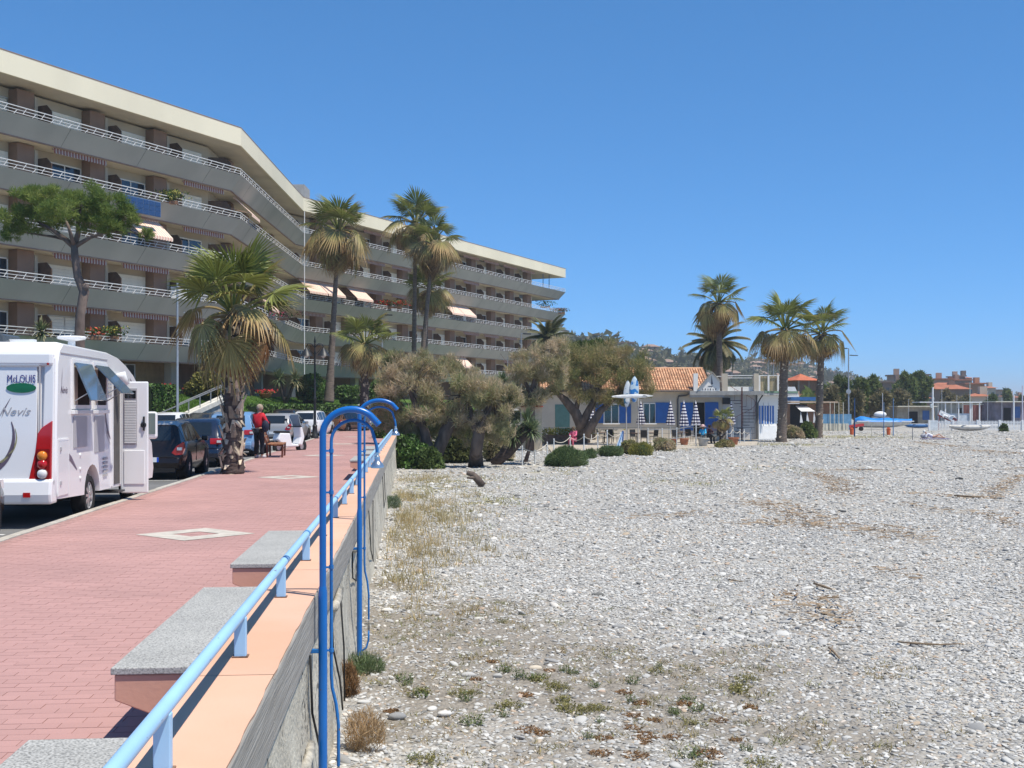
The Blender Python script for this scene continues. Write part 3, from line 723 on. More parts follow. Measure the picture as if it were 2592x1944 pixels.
# upper walls behind the balconies
for k, z in enumerate(LV):
    zt = (LV[k + 1] - 1.46) if k < 4 else 19.5
    m = MB(); sweep(m, [(2.4, z - 1.26), (2.9, z - 1.26), (2.9, zt), (2.4, zt)], PATHF); m.build('facade_wall', taup_m, apt, world=True, fix=True)
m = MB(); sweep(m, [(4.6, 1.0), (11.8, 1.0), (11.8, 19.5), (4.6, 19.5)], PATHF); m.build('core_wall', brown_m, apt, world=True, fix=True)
m = MB(); sweep(m, [(0.9, 1.2), (6, 1.2), (6, 2.28), (0.9, 2.28)], PATHF); m.build('plinth', concrete, apt, world=True, fix=True)

# shared pieces in a bay frame: x along wing, y outward
def proto_mesh(fn, name, mat, **kw):
    mb = MB(); fn(mb); o = mb.build(name, mat, **kw); me = o.data; bpy.data.objects.remove(o); return me
BAY = 5.3
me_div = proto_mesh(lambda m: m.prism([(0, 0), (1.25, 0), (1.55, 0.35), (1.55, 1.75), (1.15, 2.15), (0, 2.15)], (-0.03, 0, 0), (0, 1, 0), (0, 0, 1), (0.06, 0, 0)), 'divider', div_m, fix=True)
def f_shut(m):
    for i in range(11): m.bx(0, 2.5, 0.02, 0.05, 0.05 + i * 0.2, 0.05 + i * 0.2 + 0.192)
me_shut = proto_mesh(f_shut, 'roller_shutter', shut_m)
def f_half(m):
    for i in range(5): m.bx(0, 2.5, 0.02, 0.05, 1.25 + i * 0.2, 1.25 + i * 0.2 + 0.192)
me_half = proto_mesh(f_half, 'roller_shutter', shut_m)
def f_frame(m):
    for x in (0, 1.22, 2.44): m.bx(x, x + 0.07, 0.0, 0.05, 0.05, 2.25)
    m.bx(0, 2.51, 0, 0.05, 0.0, 0.08); m.bx(0, 2.51, 0, 0.05, 2.2, 2.28)
me_frame = proto_mesh(f_frame, 'window_frame', white_paint)
me_pane = proto_mesh(lambda m: m.bx(0.06, 2.45, 0.008, 0.02, 0.07, 2.2), 'window_pane', win_m)
me_nar = proto_mesh(lambda m: m.bx(0, 0.62, 0.0, 0.05, 0.05, 2.25), 'narrow_door', white_paint)
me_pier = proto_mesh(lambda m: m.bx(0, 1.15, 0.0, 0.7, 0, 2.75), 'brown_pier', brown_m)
me_post = proto_mesh(lambda m: m.bx(0, 0.22, 0.0, 0.7, 0, 2.55), 'pale_post', taup_m)
stripe = bpy.data.materials.new('awning_stripe'); stripe.use_nodes = True
def stripes(mat, c1, c2, per):
    n = mat.node_tree.nodes; l = mat.node_tree.links; p = n['Principled BSDF']; p.inputs['Roughness'].default_value = 0.9
    t = n.new('ShaderNodeTexCoord'); s = n.new('ShaderNodeSeparateXYZ'); l.new(t.outputs['Object'], s.inputs[0])
    a = n.new('ShaderNodeMath'); a.operation = 'DIVIDE'; a.inputs[1].default_value = per; l.new(s.outputs[0], a.inputs[0])
    f = n.new('ShaderNodeMath'); f.operation = 'FRACT'; l.new(a.outputs[0], f.inputs[0])
    g = n.new('ShaderNodeMath'); g.operation = 'GREATER_THAN'; g.inputs[1].default_value = 0.5; l.new(f.outputs[0], g.inputs[0])
    m = n.new('ShaderNodeMix'); m.data_type = 'RGBA'; m.inputs[6].default_value = (*c1, 1); m.inputs[7].default_value = (*c2, 1); l.new(g.outputs[0], m.inputs[0]); l.new(m.outputs[2], p.inputs['Base Color'])
stripes(stripe, (0.50, 0.40, 0.34), (0.27, 0.085, 0.065), 0.22)
stripe2 = bpy.data.materials.new('open_awning_stripe'); stripe2.use_nodes = True; stripes(stripe2, (0.80, 0.64, 0.52), (0.70, 0.42, 0.33), 0.24)
def f_val(m, w=4.0):
    m.bx(0, w, -0.06, 0.06, -0.10, 0.0)
    n = int(w / 0.22)
    for i in range(n): m.add([(i * .22, 0.06, -0.08), (i * .22 + .22, 0.06, -0.08), (i * .22 + .22, 0.07, -0.27), (i * .22 + .11, 0.07, -0.33), (i * .22, 0.07, -0.27)], [(0, 1, 2, 3, 4)])
me_val = proto_mesh(f_val, 'awning', stripe)
def f_open(m, w=2.9):
    m.bx(0, w, -0.05, 0.05, -0.1, 0.0)
    m.add([(0, 0.0, -0.03), (w, 0.0, -0.03), (w, 1.25, -1.15), (0, 1.25, -1.15), (0, 0.0, -0.05), (w, 0, -0.05), (w, 1.25, -1.17), (0, 1.25, -1.17)], [(0, 1, 2, 3), (7, 6, 5, 4), (3, 2, 6, 7), (0, 3, 7, 4), (1, 5, 6, 2)])
    n = int(w / 0.24)
    for i in range(n): m.add([(i * .24, 1.252, -1.15), (i * .24 + .24, 1.252, -1.15), (i * .24 + .24, 1.262, -1.33), (i * .24 + .12, 1.262, -1.38), (i * .24, 1.262, -1.33)], [(0, 1, 2, 3, 4)])
    for x in (0.05, w - 0.05): m.bar((x, -0.2, -0.8), (x, 1.22, -1.16), 0.03)
me_open = proto_mesh(f_open, 'open_awning', stripe2)
def put(name, me, loc, ang, parent=None, z=None):
    o = bpy.data.objects.new(name, me); COL.objects.link(o); o.parent = parent or apt
    l = apt.location; o.location = (loc.x - l.x, loc.y - l.y, z - l.z) if parent is None else loc
    o.rotation_euler = (0, 0, ang) if parent is None else (0, 0, 0); return o
def u_to_t(u, a, b):
    """distance along wing a-b (camera frame 2d) where column u cuts it"""
    k = (u - 1296) / F; d = (b - a).normalized(); return (k * a.y - a.x) / (d.x - k * d.y)
brg = random.Random(21)
wings = [(PA0, PB, 1), (PB, PC, 2), (PC, PE - dR * 7.5, 3)]
opens = {}
for (w, u0, k) in ((1, 345, 2), (2, 628, 3), (2, 680, 1), (3, 778, 2), (3, 826, 2), (3, 899, 2), (3, 1140, 2), (3, 1172, 2), (3, 1166, 0)):
    a, b = wings[w - 1][0], wings[w - 1][1]; opens.setdefault((w, k), []).append(u_to_t(u0, a, b))
def wing_frame(a, b, t, out):
    """world point on wing a-b at distance t, 'out' metres inwards of the parapet line"""
    d = (b - a).normalized(); n = Vector((-d.y, d.x)); p = a + d * t + n * out; w = Cf(p.x, p.y); dw = to_w(b) - to_w(a)
    return w, math.atan2(dw.y, dw.x) + PI     # x axis runs backwards along the wing so +y looks outwards
for (a, b, wi) in wings:
    Lw = (b - a).length
    t0 = (Lw - 4.9) % BAY if wi == 1 else 0.6
    nb = int((Lw - t0 + 0.5) / BAY) + (1 if wi == 1 else 0)
    for k, z in enumerate(LV):
        zf = z - 1.26; ceil = (LV[k + 1] - 1.46) if k < 4 else 19.48
        for i in range(-1 if wi == 1 else 0, nb):
            t = t0 + i * BAY
            end = min(t + BAY, Lw)
            if end - t < 3.0: continue
            q, ang = wing_frame(a, b, t + 0.05, 2.4); put('divider', me_div, q, ang, z=zf)
            q, ang = wing_frame(a, b, t + 0.95, 2.4); put('narrow_door', me_nar, q, ang, z=zf)
            q, ang = wing_frame(a, b, t + 3.62, 2.4)
            kind = brg.random()
            if kind < 0.5: put('roller_shutter', me_shut, q, ang, z=zf)
            else:
                f = put('window', me_frame, q, ang, z=zf); put('window_pane', me_pane, (0, 0, 0), 0, parent=f)
                if kind < 0.75: put('half_shutter', me_half, q, ang, z=zf)
            if end - t > 5.0:
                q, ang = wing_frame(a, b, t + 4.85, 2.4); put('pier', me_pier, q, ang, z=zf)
                q, ang = wing_frame(a, b, t + 5.12, 2.4); put('post', me_post, q, ang, z=zf)
            if brg.random() < 0.45 and wi != 2:
                if not any(abs(o_ - (t + 2)) < 3.2 for o_ in opens.get((wi, k), [])):
                    q, ang = wing_frame(a, b, t + 4.2, 0.95); put('awning', me_val, q, ang, z=ceil - 0.07)
        for o_ in opens.get((wi, k), []):
            q, ang = wing_frame(a, b, o_ + 2.9, 1.0); put('open_awning', me_open, q, ang, z=ceil - 0.07)
    # ground floor columns and doors
    for i in range(nb):
        t = t0 + i * BAY
        if t < 0: continue
        q, ang = wing_frame(a, b, t + 0.5, 2.2); m = MB(); m.bx(-0.35, 0.35, -0.3, 0.3, 0, 2.4)
        o = put('ground_column', proto_mesh(lambda mb: mb.bx(-0.3, 0.3, -0.3, 0.3, 0, 2.3), 'ground_column', taup_m), q, ang, z=2.25)
def f_door(m):
    for x in np.linspace(0, 2.4, 4): m.bx(x, x + 0.06, 0, 0.06, 0, 2.1)
    for zz in (0, 0.9, 2.05): m.bx(0, 2.46, 0.002, 0.055, zz, zz + 0.06)
me_door = proto_mesh(f_door, 'entrance_frame', white_paint)
q, ang = wing_frame(PA0, PB, 29.2, 3.4); dfr = put('entrance_door', me_door, q, ang, z=2.3)
put('door_glass', proto_mesh(lambda m: m.bx(0.03, 2.43, 0.01, 0.03, 0.03, 2.06), 'door_glass', glass('door_glass', (0.08, 0.1, 0.11))), (0, 0, 0), 0, parent=dfr)
q, ang = wing_frame(PA0, PB, 33.0, 3.5); put('ground_floor_wall', proto_mesh(lambda m: m.bx(0, 14, -0.3, 0, 0, 2.3), 'gw', M('ochre_render', (0.36, 0.24, 0.12), var=0.1)), q, ang, z=2.28)
# rainwater pipe at the inner corner, roof box, steel props at the far end
q = to_w(PC); m = MB(); m.tube([(q.x + 0.1, q.y - 0.1, 4), (q.x + 0.1, q.y - 0.1, 19.4)], 0.04, n=6); m.build('rainwater_pipe', white_paint, apt, world=True)
q = to_w(PC + dR * 2.5 + Vector((-3, 2))); m = MB(); m.box((q.x, q.y, 21.3), (3.0, 3, 2.2), FACE); m.build('roof_housing', M('roof_grey', (0.3, 0.3, 0.3)), apt, world=True)
for t in (3.6, 5.6):
    q = to_w(PE - dR * t + Vector((-dR.y, dR.x)) * 0.9); m = MB(); m.tube([(q.x, q.y, 17.4), (q.x, q.y, 19.5)], 0.05, n=6); m.build('steel_prop', M('blue_steel', (0.05, 0.12, 0.25)), apt, world=True)

# --- things on the balconies
leaf_pot = M('balcony_leaves', (0.07, 0.12, 0.03), rough=0.6, var=0.3, island=0.4, transl=0.2)
def tuft_mesh(mb, c, rx, ry, rz, n, size, rg, up=0.6):
    for i in range(n):
        p = Vector((rg.gauss(0, rx * 0.45), rg.gauss(0, ry * 0.45), rg.uniform(0, rz)))
        d = Vector((rg.gauss(0, 1), rg.gauss(0, 1), rg.gauss(up, 0.7))).normalized(); s = d.cross(Vector((rg.gauss(0, 1), rg.gauss(0, 1), rg.gauss(0, 1)))).normalized()
        a = Vector(c) + p; w = size * 0.3
        mb.add([a - s * w, a + s * w, a + d * size], [(0, 1, 2)])
def flower_box(label, u, v, d, wdt, hgt, col, n=160, cat='plant', name='balcony_plant', leafcol=None):
    q = P(u, v, d); t = thing(name, label, cat, q, FACE)
    rg = random.Random(int(u)); m = MB(); m.box((0, 0, -0.12), (wdt, 0.22, 0.2)); m.build('trough', M('clay_trough', (0.30, 0.16, 0.10), rough=0.9), t)
    m = MB(); tuft_mesh(m, (0, 0, 0), wdt, 0.3, hgt, n, 0.22, rg); m.build('leaves', leaf_pot, t)
    if col:
        m = MB(); tuft_mesh(m, (0, 0, 0.05), wdt, 0.35, hgt, n, 0.16, rg); m.build('blossoms', M('blossom_%d' % int(col[0] * 100 + col[2] * 1000), col, rough=0.7, var=0.2, island=0.3), t)
def wd(u, a, b):     # forward distance of parapet line at column u
    k = (u - 1296) / F; d_ = (b - a).normalized(); t = (k * a.y - a.x) / (d_.x - k * d_.y); return (a + d_ * t).y
flower_box('long red geranium trough on a balcony rail of the far wing', 985, 775, wd(985, PC, PE), 2.6, 0.55, (0.62, 0.03, 0.015), 420)
flower_box('small pink flowers on the railing of the middle wing', 705, 804, wd(705, PB, PC), 1.6, 0.4, (0.5, 0.06, 0.15), 120)
flower_box('pale yellow green bush hanging over an upper balcony rail', 432, 508, wd(432, PA0, PB), 0.9, 0.6, (0.35, 0.32, 0.08), 160)
flower_box('red flowering plant on the lowest balcony rail beside the pine trunk', 235, 850, wd(235, PA0, PB), 1.0, 0.4, (0.5, 0.08, 0.04), 120)
flower_box('yellow green plant on the lowest balcony rail right of the red flowers', 285, 850, wd(285, PA0, PB), 0.7, 0.5, (0.3, 0.25, 0.04), 120)
flower_box('pots of small shrubs at the tip of the third balcony on the far wing', 1380, 775, wd(1400, PC, PE), 1.3, 0.7, None, 180)
flower_box('row of bushy pots at the outer tip of the far wing balcony', 1415, 790, wd(1415, PC, PE), 1.6, 0.5, (0.3, 0.12, 0.1), 200)
flower_box('trailing green plants on the second balcony beside the corner', 830, 680, wd(830, PC, PE), 2.5, 0.4, (0.4, 0.3, 0.2), 200)
# solar panel sheet hung on the parapet and washing machine cabinet
q = P(362, 522, wd(362, PA0, PB) - 0.4); t = thing('solar_panel', 'dark blue solar panel hung on the balcony parapet above the open awning', 'solar panel', q, math.atan2((PATH[1] - PATH[0]).y, (PATH[1] - PATH[0]).x))
m = MB()
for i in range(6):
    for j in range(3): m.bx(-1.5 + i * 0.5 + 0.02, -1.5 + i * 0.5 + 0.48, -0.02, 0.0, -0.45 + j * 0.3 + 0.01, -0.45 + j * 0.3 + 0.28)
m.build('cells', glass('solar_cells', (0.02, 0.05, 0.14), 0.2), t); m = MB(); m.bx(-1.52, 1.52, 0.002, 0.03, -0.47, 0.47); m.build('frame', M('solar_frame', (0.12, 0.2, 0.35)), t)
q = P(470, 738, wd(470, PA0, PB) + 0.9); t = thing('balcony_cabinet', 'white cabinet standing on the balcony behind the near palm', 'cabinet', (q.x, q.y, LV[1] - 1.26), FACE)
m = MB(); m.bx(-0.9, 0.0, -0.3, 0.3, 0, 1.7); m.build('body', white_paint, t, bevel=0.02); m = MB(); m.bx(-0.86, -0.47, -0.325, -0.302, 0.08, 1.6); m.bx(-0.43, -0.04, -0.325, -0.302, 0.08, 1.6); m.build('doors', white_paint, t)

# ================================================================== GARDEN IN FRONT OF THE BUILDING
lawn_m = M('lawn_grass', (0.085, 0.165, 0.02), rough=0.9, var=0.25, scale=0.6, col2=(0.05, 0.10, 0.015), bump=0.5, bscale=12)
FR = [(373, 66), (470, 70), (570, 75), (700, 86), (800, 91), (900, 96), (1010, 101), (1200, 112)]
BK = [(330, 70.5), (450, 75), (570, 80), (690, 96), (780, 107), (900, 116), (1010, 123), (1250, 142)]
m = MB(); n = 7; vv = []; ff = []
for (u0, d0), (u1, d1) in zip(FR, BK):
    for j in range(n):
        s = j / (n - 1); p = W(u0, d0).lerp(W(u1, d1), s); zz = 1.3 + 1.15 * (s ** 0.75) + rnd.uniform(-0.04, 0.04); vv.append((p.x, p.y, zz))
for i in range(len(FR) - 1):
    for j in range(n - 1): a = i * n + j; ff.append((a, a + n, a + n + 1, a + 1))
m.add(vv, ff)
vv = [(W(u, d).x, W(u, d).y, z) for (u, d) in FR for z in (-0.3, 1.3)]
m.add(vv, [(2 * i, 2 * i + 2, 2 * i + 3, 2 * i + 1) for i in range(len(FR) - 1)])
tag(m.build('lawn', lawn_m, smooth=True), kind='structure')
m = MB(); m.quad((W(0, 50).x - 10, W(0, 50).y, -0.11), (W(380, 62).x, W(380, 62).y, -0.11), (W(380, 70).x, W(380, 70).y, 2.2), (W(-200, 58).x - 6, W(-200, 58).y, 2.2)); m.build('bank', lawn_m); bpy.data.objects['bank']['kind'] = 'structure'
# grass blades
rg = np.random.RandomState(4); nb_ = 26000
seg = rg.randint(0, len(FR) - 2, nb_); s = rg.rand(nb_); f_ = rg.rand(nb_)
FRw = np.array([[W(u, d).x, W(u, d).y] for u, d in FR]); BKw = np.array([[W(u, d).x, W(u, d).y] for u, d in BK])
fr = FRw[seg] * (1 - f_[:, None]) + FRw[seg + 1] * f_[:, None]; bk = BKw[seg] * (1 - f_[:, None]) + BKw[seg + 1] * f_[:, None]
pp = fr * (1 - s[:, None]) + bk * s[:, None]; zz = 1.28 + 1.15 * s ** 0.75
h = rg.uniform(0.05, 0.14, nb_); a = rg.uniform(0, 6.28, nb_); w = 0.03
vv = np.zeros((nb_, 3, 3)); vv[:, 0] = np.c_[pp[:, 0] - w * np.cos(a), pp[:, 1] - w * np.sin(a), zz]; vv[:, 1] = np.c_[pp[:, 0] + w * np.cos(a), pp[:, 1] + w * np.sin(a), zz]
vv[:, 2] = np.c_[pp[:, 0] + rg.normal(0, .04, nb_), pp[:, 1] + rg.normal(0, .04, nb_), zz + h]
np_mesh('grass', vv.reshape(-1, 3), np.arange(nb_ * 3).reshape(-1, 3), M('grass_blade', (0.10, 0.19, 0.025), rough=0.7, var=0.2, island=0.35, scale=0.4, transl=0.3), kind='stuff')

# entrance ramp with rails
rp = thing('entrance_ramp', 'grey ramp with white edges and pale handrails rising to the building entrance', 'ramp', W(373, 62, -0.1))
a0, a1 = W(350, 60.5, -0.1), W(585, 72.5, 2.2); b0, b1 = W(350, 64.5, -0.1), W(585, 76, 2.4)
m = MB(); m.add([a0, a1, b1, b0, a0 - Vector((0, 0, 1)), a1 - Vector((0, 0, 3)), b1 - Vector((0, 0, 3)), b0 - Vector((0, 0, 1))], [(0, 1, 2, 3), (0, 4, 5, 1), (1, 5, 6, 2), (3, 2, 6, 7)]); m.build('ramp_slab', concrete, rp, world=True)
for p, q in ((a0, a1), (b0, b1)):
    m = MB(); m.bar(p + Vector((0, 0, 0.12)), q + Vector((0, 0, 0.12)), 0.25, 0.28); m.build('edge_kerb', M('pale_kerb', (0.6, 0.58, 0.52)), rp, world=True)
    m = MB(); m.bar(p + Vector((0, 0, 0.95)), q + Vector((0, 0, 0.95)), 0.05)
    for i in range(9): c = p.lerp(q, i / 8); m.bar(c + Vector((0, 0, 0.2)), c + Vector((0, 0, 0.95)), 0.04)
    m.build('ramp_rail', grey_metal, rp, world=True)

# hedges
hedge_m = M('hedge_leaf', (0.075, 0.14, 0.03), rough=0.55, var=0.35, scale=1.5, island=0.55, transl=0.15)
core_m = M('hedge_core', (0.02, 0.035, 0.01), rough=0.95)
def hedge(label, pts, w, z0, z1, n, name='hedge', size=0.14, mat=None):
    """clipped hedge along world points: dark core and a coat of leaves"""
    t = thing(name, label, 'hedge', (pts[0].x, pts[0].y, z0)); rgx = np.random.RandomState(n)
    m = MB()
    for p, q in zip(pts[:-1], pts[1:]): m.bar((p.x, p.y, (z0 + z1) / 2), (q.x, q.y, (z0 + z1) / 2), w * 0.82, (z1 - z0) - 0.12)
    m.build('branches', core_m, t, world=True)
    P0 = np.array([[p.x, p.y] for p in pts]); seg = np.linalg.norm(np.diff(P0, axis=0), axis=1); cum = np.r_[0, np.cumsum(seg)]
    s = rgx.rand(n) * cum[-1]; i = np.clip(np.searchsorted(cum, s) - 1, 0, len(seg) - 1); f = ((s - cum[i]) / seg[i])[:, None]
    c = P0[i] * (1 - f) + P0[i + 1] * f; d = (P0[i + 1] - P0[i]) / seg[i][:, None]; nn = np.c_[-d[:, 1], d[:, 0]]
    side = rgx.rand(n); x = np.where(side < 0.3, -w / 2, np.where(side < 0.6, w / 2, rgx.uniform(-w / 2, w / 2, n))); z = np.where(side < 0.6, rgx.uniform(z0, z1, n), z1) + rgx.normal(0, 0.035, n)
    x = x + rgx.normal(0, 0.04, n)
    ctr = np.c_[c + nn * x[:, None], z]
    v1_ = rgx.normal(0, 1, (n, 3)); v1_ /= np.linalg.norm(v1_, axis=1)[:, None]; v2_ = np.cross(v1_, rgx.normal(0, 1, (n, 3))); v2_ /= np.linalg.norm(v2_, axis=1)[:, None]
    sz = size * rgx.uniform(0.6, 1.2, n)[:, None]
    V = np.stack([ctr - v1_ * sz, ctr + v2_ * sz * 0.45, ctr + v1_ * sz, ctr - v2_ * sz * 0.45], 1).reshape(-1, 3) - np.array([t.location.x, t.location.y, t.location.z])
    np_mesh('leaves', V, np.arange(n * 4).reshape(-1, 4), mat or hedge_m, t); return t
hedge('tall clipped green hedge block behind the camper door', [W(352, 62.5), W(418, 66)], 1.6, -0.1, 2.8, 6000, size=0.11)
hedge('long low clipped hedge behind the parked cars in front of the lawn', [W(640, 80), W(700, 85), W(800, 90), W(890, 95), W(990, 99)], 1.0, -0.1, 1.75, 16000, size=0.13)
def bush(label, u, v0, v1, d, wpx, n=2500, col=hedge_m, name='bush', size=0.12, cat='bush', dark=True, blade=0.45, up=0.0):
    """rounded shrub: leaves through an uneven volume"""
    q = P(u, v0, d); t = thing(name, label, cat, q); rgx = np.random.RandomState(int(u + v0)); h = (v0 - v1) / F * d; r = wpx / 2 / F * d
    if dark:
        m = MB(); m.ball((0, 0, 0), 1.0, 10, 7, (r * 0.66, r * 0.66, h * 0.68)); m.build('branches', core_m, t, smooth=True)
    k = 9; cl = rgx.normal(0, 1, (k, 3)); cl /= np.linalg.norm(cl, axis=1)[:, None]; cl[:, 2] = np.abs(cl[:, 2])
    dd = rgx.normal(0, 1, (n, 3)); dd /= np.linalg.norm(dd, axis=1)[:, None]
    dd[:, 2] = np.abs(dd[:, 2]) ** .8 - .06; lump = 0.66 + 0.40 * np.max(np.clip(dd @ cl.T, 0, 1) ** 5, axis=1)
    rad = rgx.rand(n) ** 0.28 * lump
    ctr = dd * rad[:, None] * np.array([r, r, h]); ctr[:, 2] = np.clip(ctr[:, 2], 0.02, None)
    v1_ = dd * 0.7 + rgx.normal(0, 0.6, (n, 3)) + np.array([0, 0, up]); v1_ /= np.linalg.norm(v1_, axis=1)[:, None]; v2_ = np.cross(v1_, rgx.normal(0, 1, (n, 3))); v2_ /= np.linalg.norm(v2_, axis=1)[:, None]
    sz = size * rgx.uniform(0.6, 1.3, n)[:, None]
    V = np.stack([ctr - v1_ * sz, ctr + v2_ * sz * blade, ctr + v1_ * sz, ctr - v2_ * sz * blade], 1).reshape(-1, 3)
    np_mesh('leaves', V, np.arange(n * 4).reshape(-1, 4), col, t); return t
bush('dark rounded shrub on the lawn left of the tall palm trunk', 795, 1012, 935, 97, 90, 5000, size=0.16)
bush('dark low shrub on the lawn right of the tall palm trunk', 885, 1010, 965, 99, 80, 3500, size=0.15)
bush('dark garden shrub just right of the mid palm trunk', 962, 1015, 950, 94, 60, 3000, size=0.14)
bush('yellowish shrub beside the ramp behind the near palm crown', 525, 1000, 930, 76, 110, 4000, col=M('ochre_leaf', (0.15, 0.14, 0.03), island=0.5, var=0.3, transl=0.2), size=0.16)
def flower_bowl(label, u, v, d, wpx):
    q = P(u, v, d); t = thing('flower_bowl', label, 'flower bowl', q, group='red flower bowls on the lawn'); r = wpx / 2 / F * d
    m = MB(); m.lathe([(r * 0.35, 0), (r * 0.8, 0.14), (r, 0.34), (r * 0.95, 0.36), (r * 0.85, 0.30)], n=14); m.build('bowl', M('terracotta', (0.38, 0.15, 0.08), rough=0.85, var=0.15), t, smooth=True, angle=40)
    m = MB(); rgx = random.Random(int(u)); tuft_mesh(m, (0, 0, 0.3), r * 1.5, r * 1.5, 0.25, 160, 0.2, rgx); m.build('leaves', leaf_pot, t)
    m = MB(); tuft_mesh(m, (0, 0, 0.36), r * 1.6, r * 1.6, 0.3, 200, 0.15, rgx); m.build('blossoms', M('red_blossom', (0.55, 0.03, 0.04), island=0.3), t)
flower_bowl('red flower bowl by the hedge at the left end of the lawn', 421, 1000, 73, 30)
flower_bowl('red flower bowl on the lawn right of the near palm trunk', 672, 1008, 90, 34)
flower_bowl('red flower bowl on the lawn between tall palm and mid palm', 898, 1012, 100, 34)
# ================================================================== PALMS AND TREES
def leaf_mat(name, green, tan, lo, hi, transl=0.25, rough=0.5):
    m = bpy.data.materials.new(name); m.use_nodes = True; n = m.node_tree.nodes; l = m.node_tree.links; p = n['Principled BSDF']; p.inputs['Roughness'].default_value = rough
    p.inputs['Specular IOR Level'].default_value = 0.4
    a = n.new('ShaderNodeAttribute'); a.attribute_name = 't'
    t = n.new('ShaderNodeTexCoord'); z = n.new('ShaderNodeTexNoise'); z.inputs['Scale'].default_value = 5; l.new(t.outputs['Object'], z.inputs['Vector'])
    g = n.new('ShaderNodeNewGeometry'); oi = n.new('ShaderNodeObjectInfo')
    def mth(op, x, y):
        q = n.new('ShaderNodeMath'); q.operation = op
        for i, v in enumerate((x, y)):
            if isinstance(v, (int, float)): q.inputs[i].default_value = v
            else: l.new(v, q.inputs[i])
        return q.outputs[0]
    s = mth('ADD', a.outputs['Fac'], mth('MULTIPLY', mth('SUBTRACT', z.outputs['Fac'], 0.5), 0.5))
    s = mth('ADD', s, mth('MULTIPLY', mth('SUBTRACT', oi.outputs['Random'], 0.5), 0.5))
    mr = n.new('ShaderNodeMapRange'); mr.inputs[1].default_value = lo; mr.inputs[2].default_value = hi; l.new(s, mr.inputs[0])
    mx = n.new('ShaderNodeMix'); mx.data_type = 'RGBA'; mx.inputs[6].default_value = (*green, 1); mx.inputs[7].default_value = (*tan, 1); l.new(mr.outputs[0], mx.inputs[0])
    br = n.new('ShaderNodeMapRange'); br.inputs[3].default_value = 0.65; br.inputs[4].default_value = 1.35; l.new(g.outputs['Random Per Island'], br.inputs[0])
    vm = n.new('ShaderNodeVectorMath'); vm.operation = 'SCALE'; l.new(mx.outputs[2], vm.inputs[0]); l.new(br.outputs[0], vm.inputs['Scale']); l.new(vm.outputs[0], p.inputs['Base Color'])
    tr = n.new('ShaderNodeBsdfTranslucent'); l.new(vm.outputs[0], tr.inputs['Color']); ms = n.new('ShaderNodeMixShader'); ms.inputs[0].default_value = transl
    l.new(p.outputs[0], ms.inputs[1]); l.new(tr.outputs[0], ms.inputs[2]); l.new(ms.outputs[0], n['Material Output'].inputs[0]); return m
GREEN = (0.18, 0.205, 0.05); GREEN2 = (0.29, 0.255, 0.095); TAN = (0.42, 0.29, 0.14); DEAD = (0.24, 0.145, 0.07)
fan_green = leaf_mat('fan_leaf_green', GREEN, TAN, 0.80, 1.25)
fan_mixed = leaf_mat('fan_leaf_mixed', GREEN2, TAN, 0.45, 0.95)
fan_dead = leaf_mat('fan_leaf_dead', TAN, DEAD, 0.2, 0.9, transl=0.15, rough=0.8)

def fan_frond(name, mat, pet=1.0, rad=1.0, nseg=30, arch=0.3, droop=0.5, spread=125, seed=0, hang=0.0):
    """costapalmate fan leaf: petiole along +x, blade of folded segments with free drooping tips"""
    rg = random.Random(seed); V = []; Fc = []; T = []
    def q(vs, fs, ts):
        o = len(V); V.extend(vs); T.extend(ts); Fc.extend([tuple(i + o for i in f) for f in fs])
    # petiole
    pts = []; ang = 0.0; p = Vector((0, 0, 0)); ns = 6
    for i in range(ns + 1):
        pts.append(p.copy()); a = -arch * (i / ns); p = p + Vector((math.cos(a), 0, math.sin(a))) * (pet / ns)
    ang = -arch - hang
    mb = MB(); mb.tube(pts, [0.035 * rad + 0.01 * (1 - i / ns) for i in range(ns + 1)], n=5); q(mb.v, mb.f, [0.75] * len(mb.v))
    tip = pts[-1]; ax = Vector((math.cos(ang), 0, math.sin(ang))); ay = Vector((0, 1, 0)); az = ax.cross(ay)
    for i in range(nseg):
        s = (i + 0.5) / nseg * 2 - 1; th = R(spread) * s + rg.uniform(-0.03, 0.03); L_ = rad * (1 - 0.22 * abs(s) ** 2) * rg.uniform(0.85, 1.08)
        d = ax * math.cos(th) + ay * math.sin(th); n_ = az; side = n_.cross(d).normalized()
        dth = R(spread) / nseg * 0.98; rows = []
        for f in (0.04, 0.32, 0.58, 0.8, 1.0):
            wv = math.tan(dth) * f * L_ if f < 0.6 else math.tan(dth) * 0.58 * L_ * (1.02 - f) / 0.44
            dr = droop * rad * max(0, f - 0.35) ** 2 * (1.0 + 0.6 * rg.random())
            c = tip + d * (f * L_ * (1 - 0.12 * f * droop)) + Vector((0, 0, -dr)) + n_ * (0.10 * f * rad * (0.5 - abs(s)))
            fold = 0.35 * wv
            rows.append((c - side * wv + n_ * fold, c + n_ * -fold, c + side * wv + n_ * fold, f))
        vs = []; ts = []; fs = []
        for r_ in rows: vs += r_[:3]; ts += [r_[3]] * 3
        for j in range(len(rows) - 1):
            a = j * 3; fs += [(a, a + 1, a + 4, a + 3), (a + 1, a + 2, a + 5, a + 4)]
        q(vs, fs, ts)
    me = bpy.data.meshes.new(name); me.from_pydata([tuple(v) for v in V], [], Fc); me.materials.append(mat)
    at_ = me.attributes.new('t', 'FLOAT', 'POINT'); at_.data.foreach_set('value', T); me.update(); return me
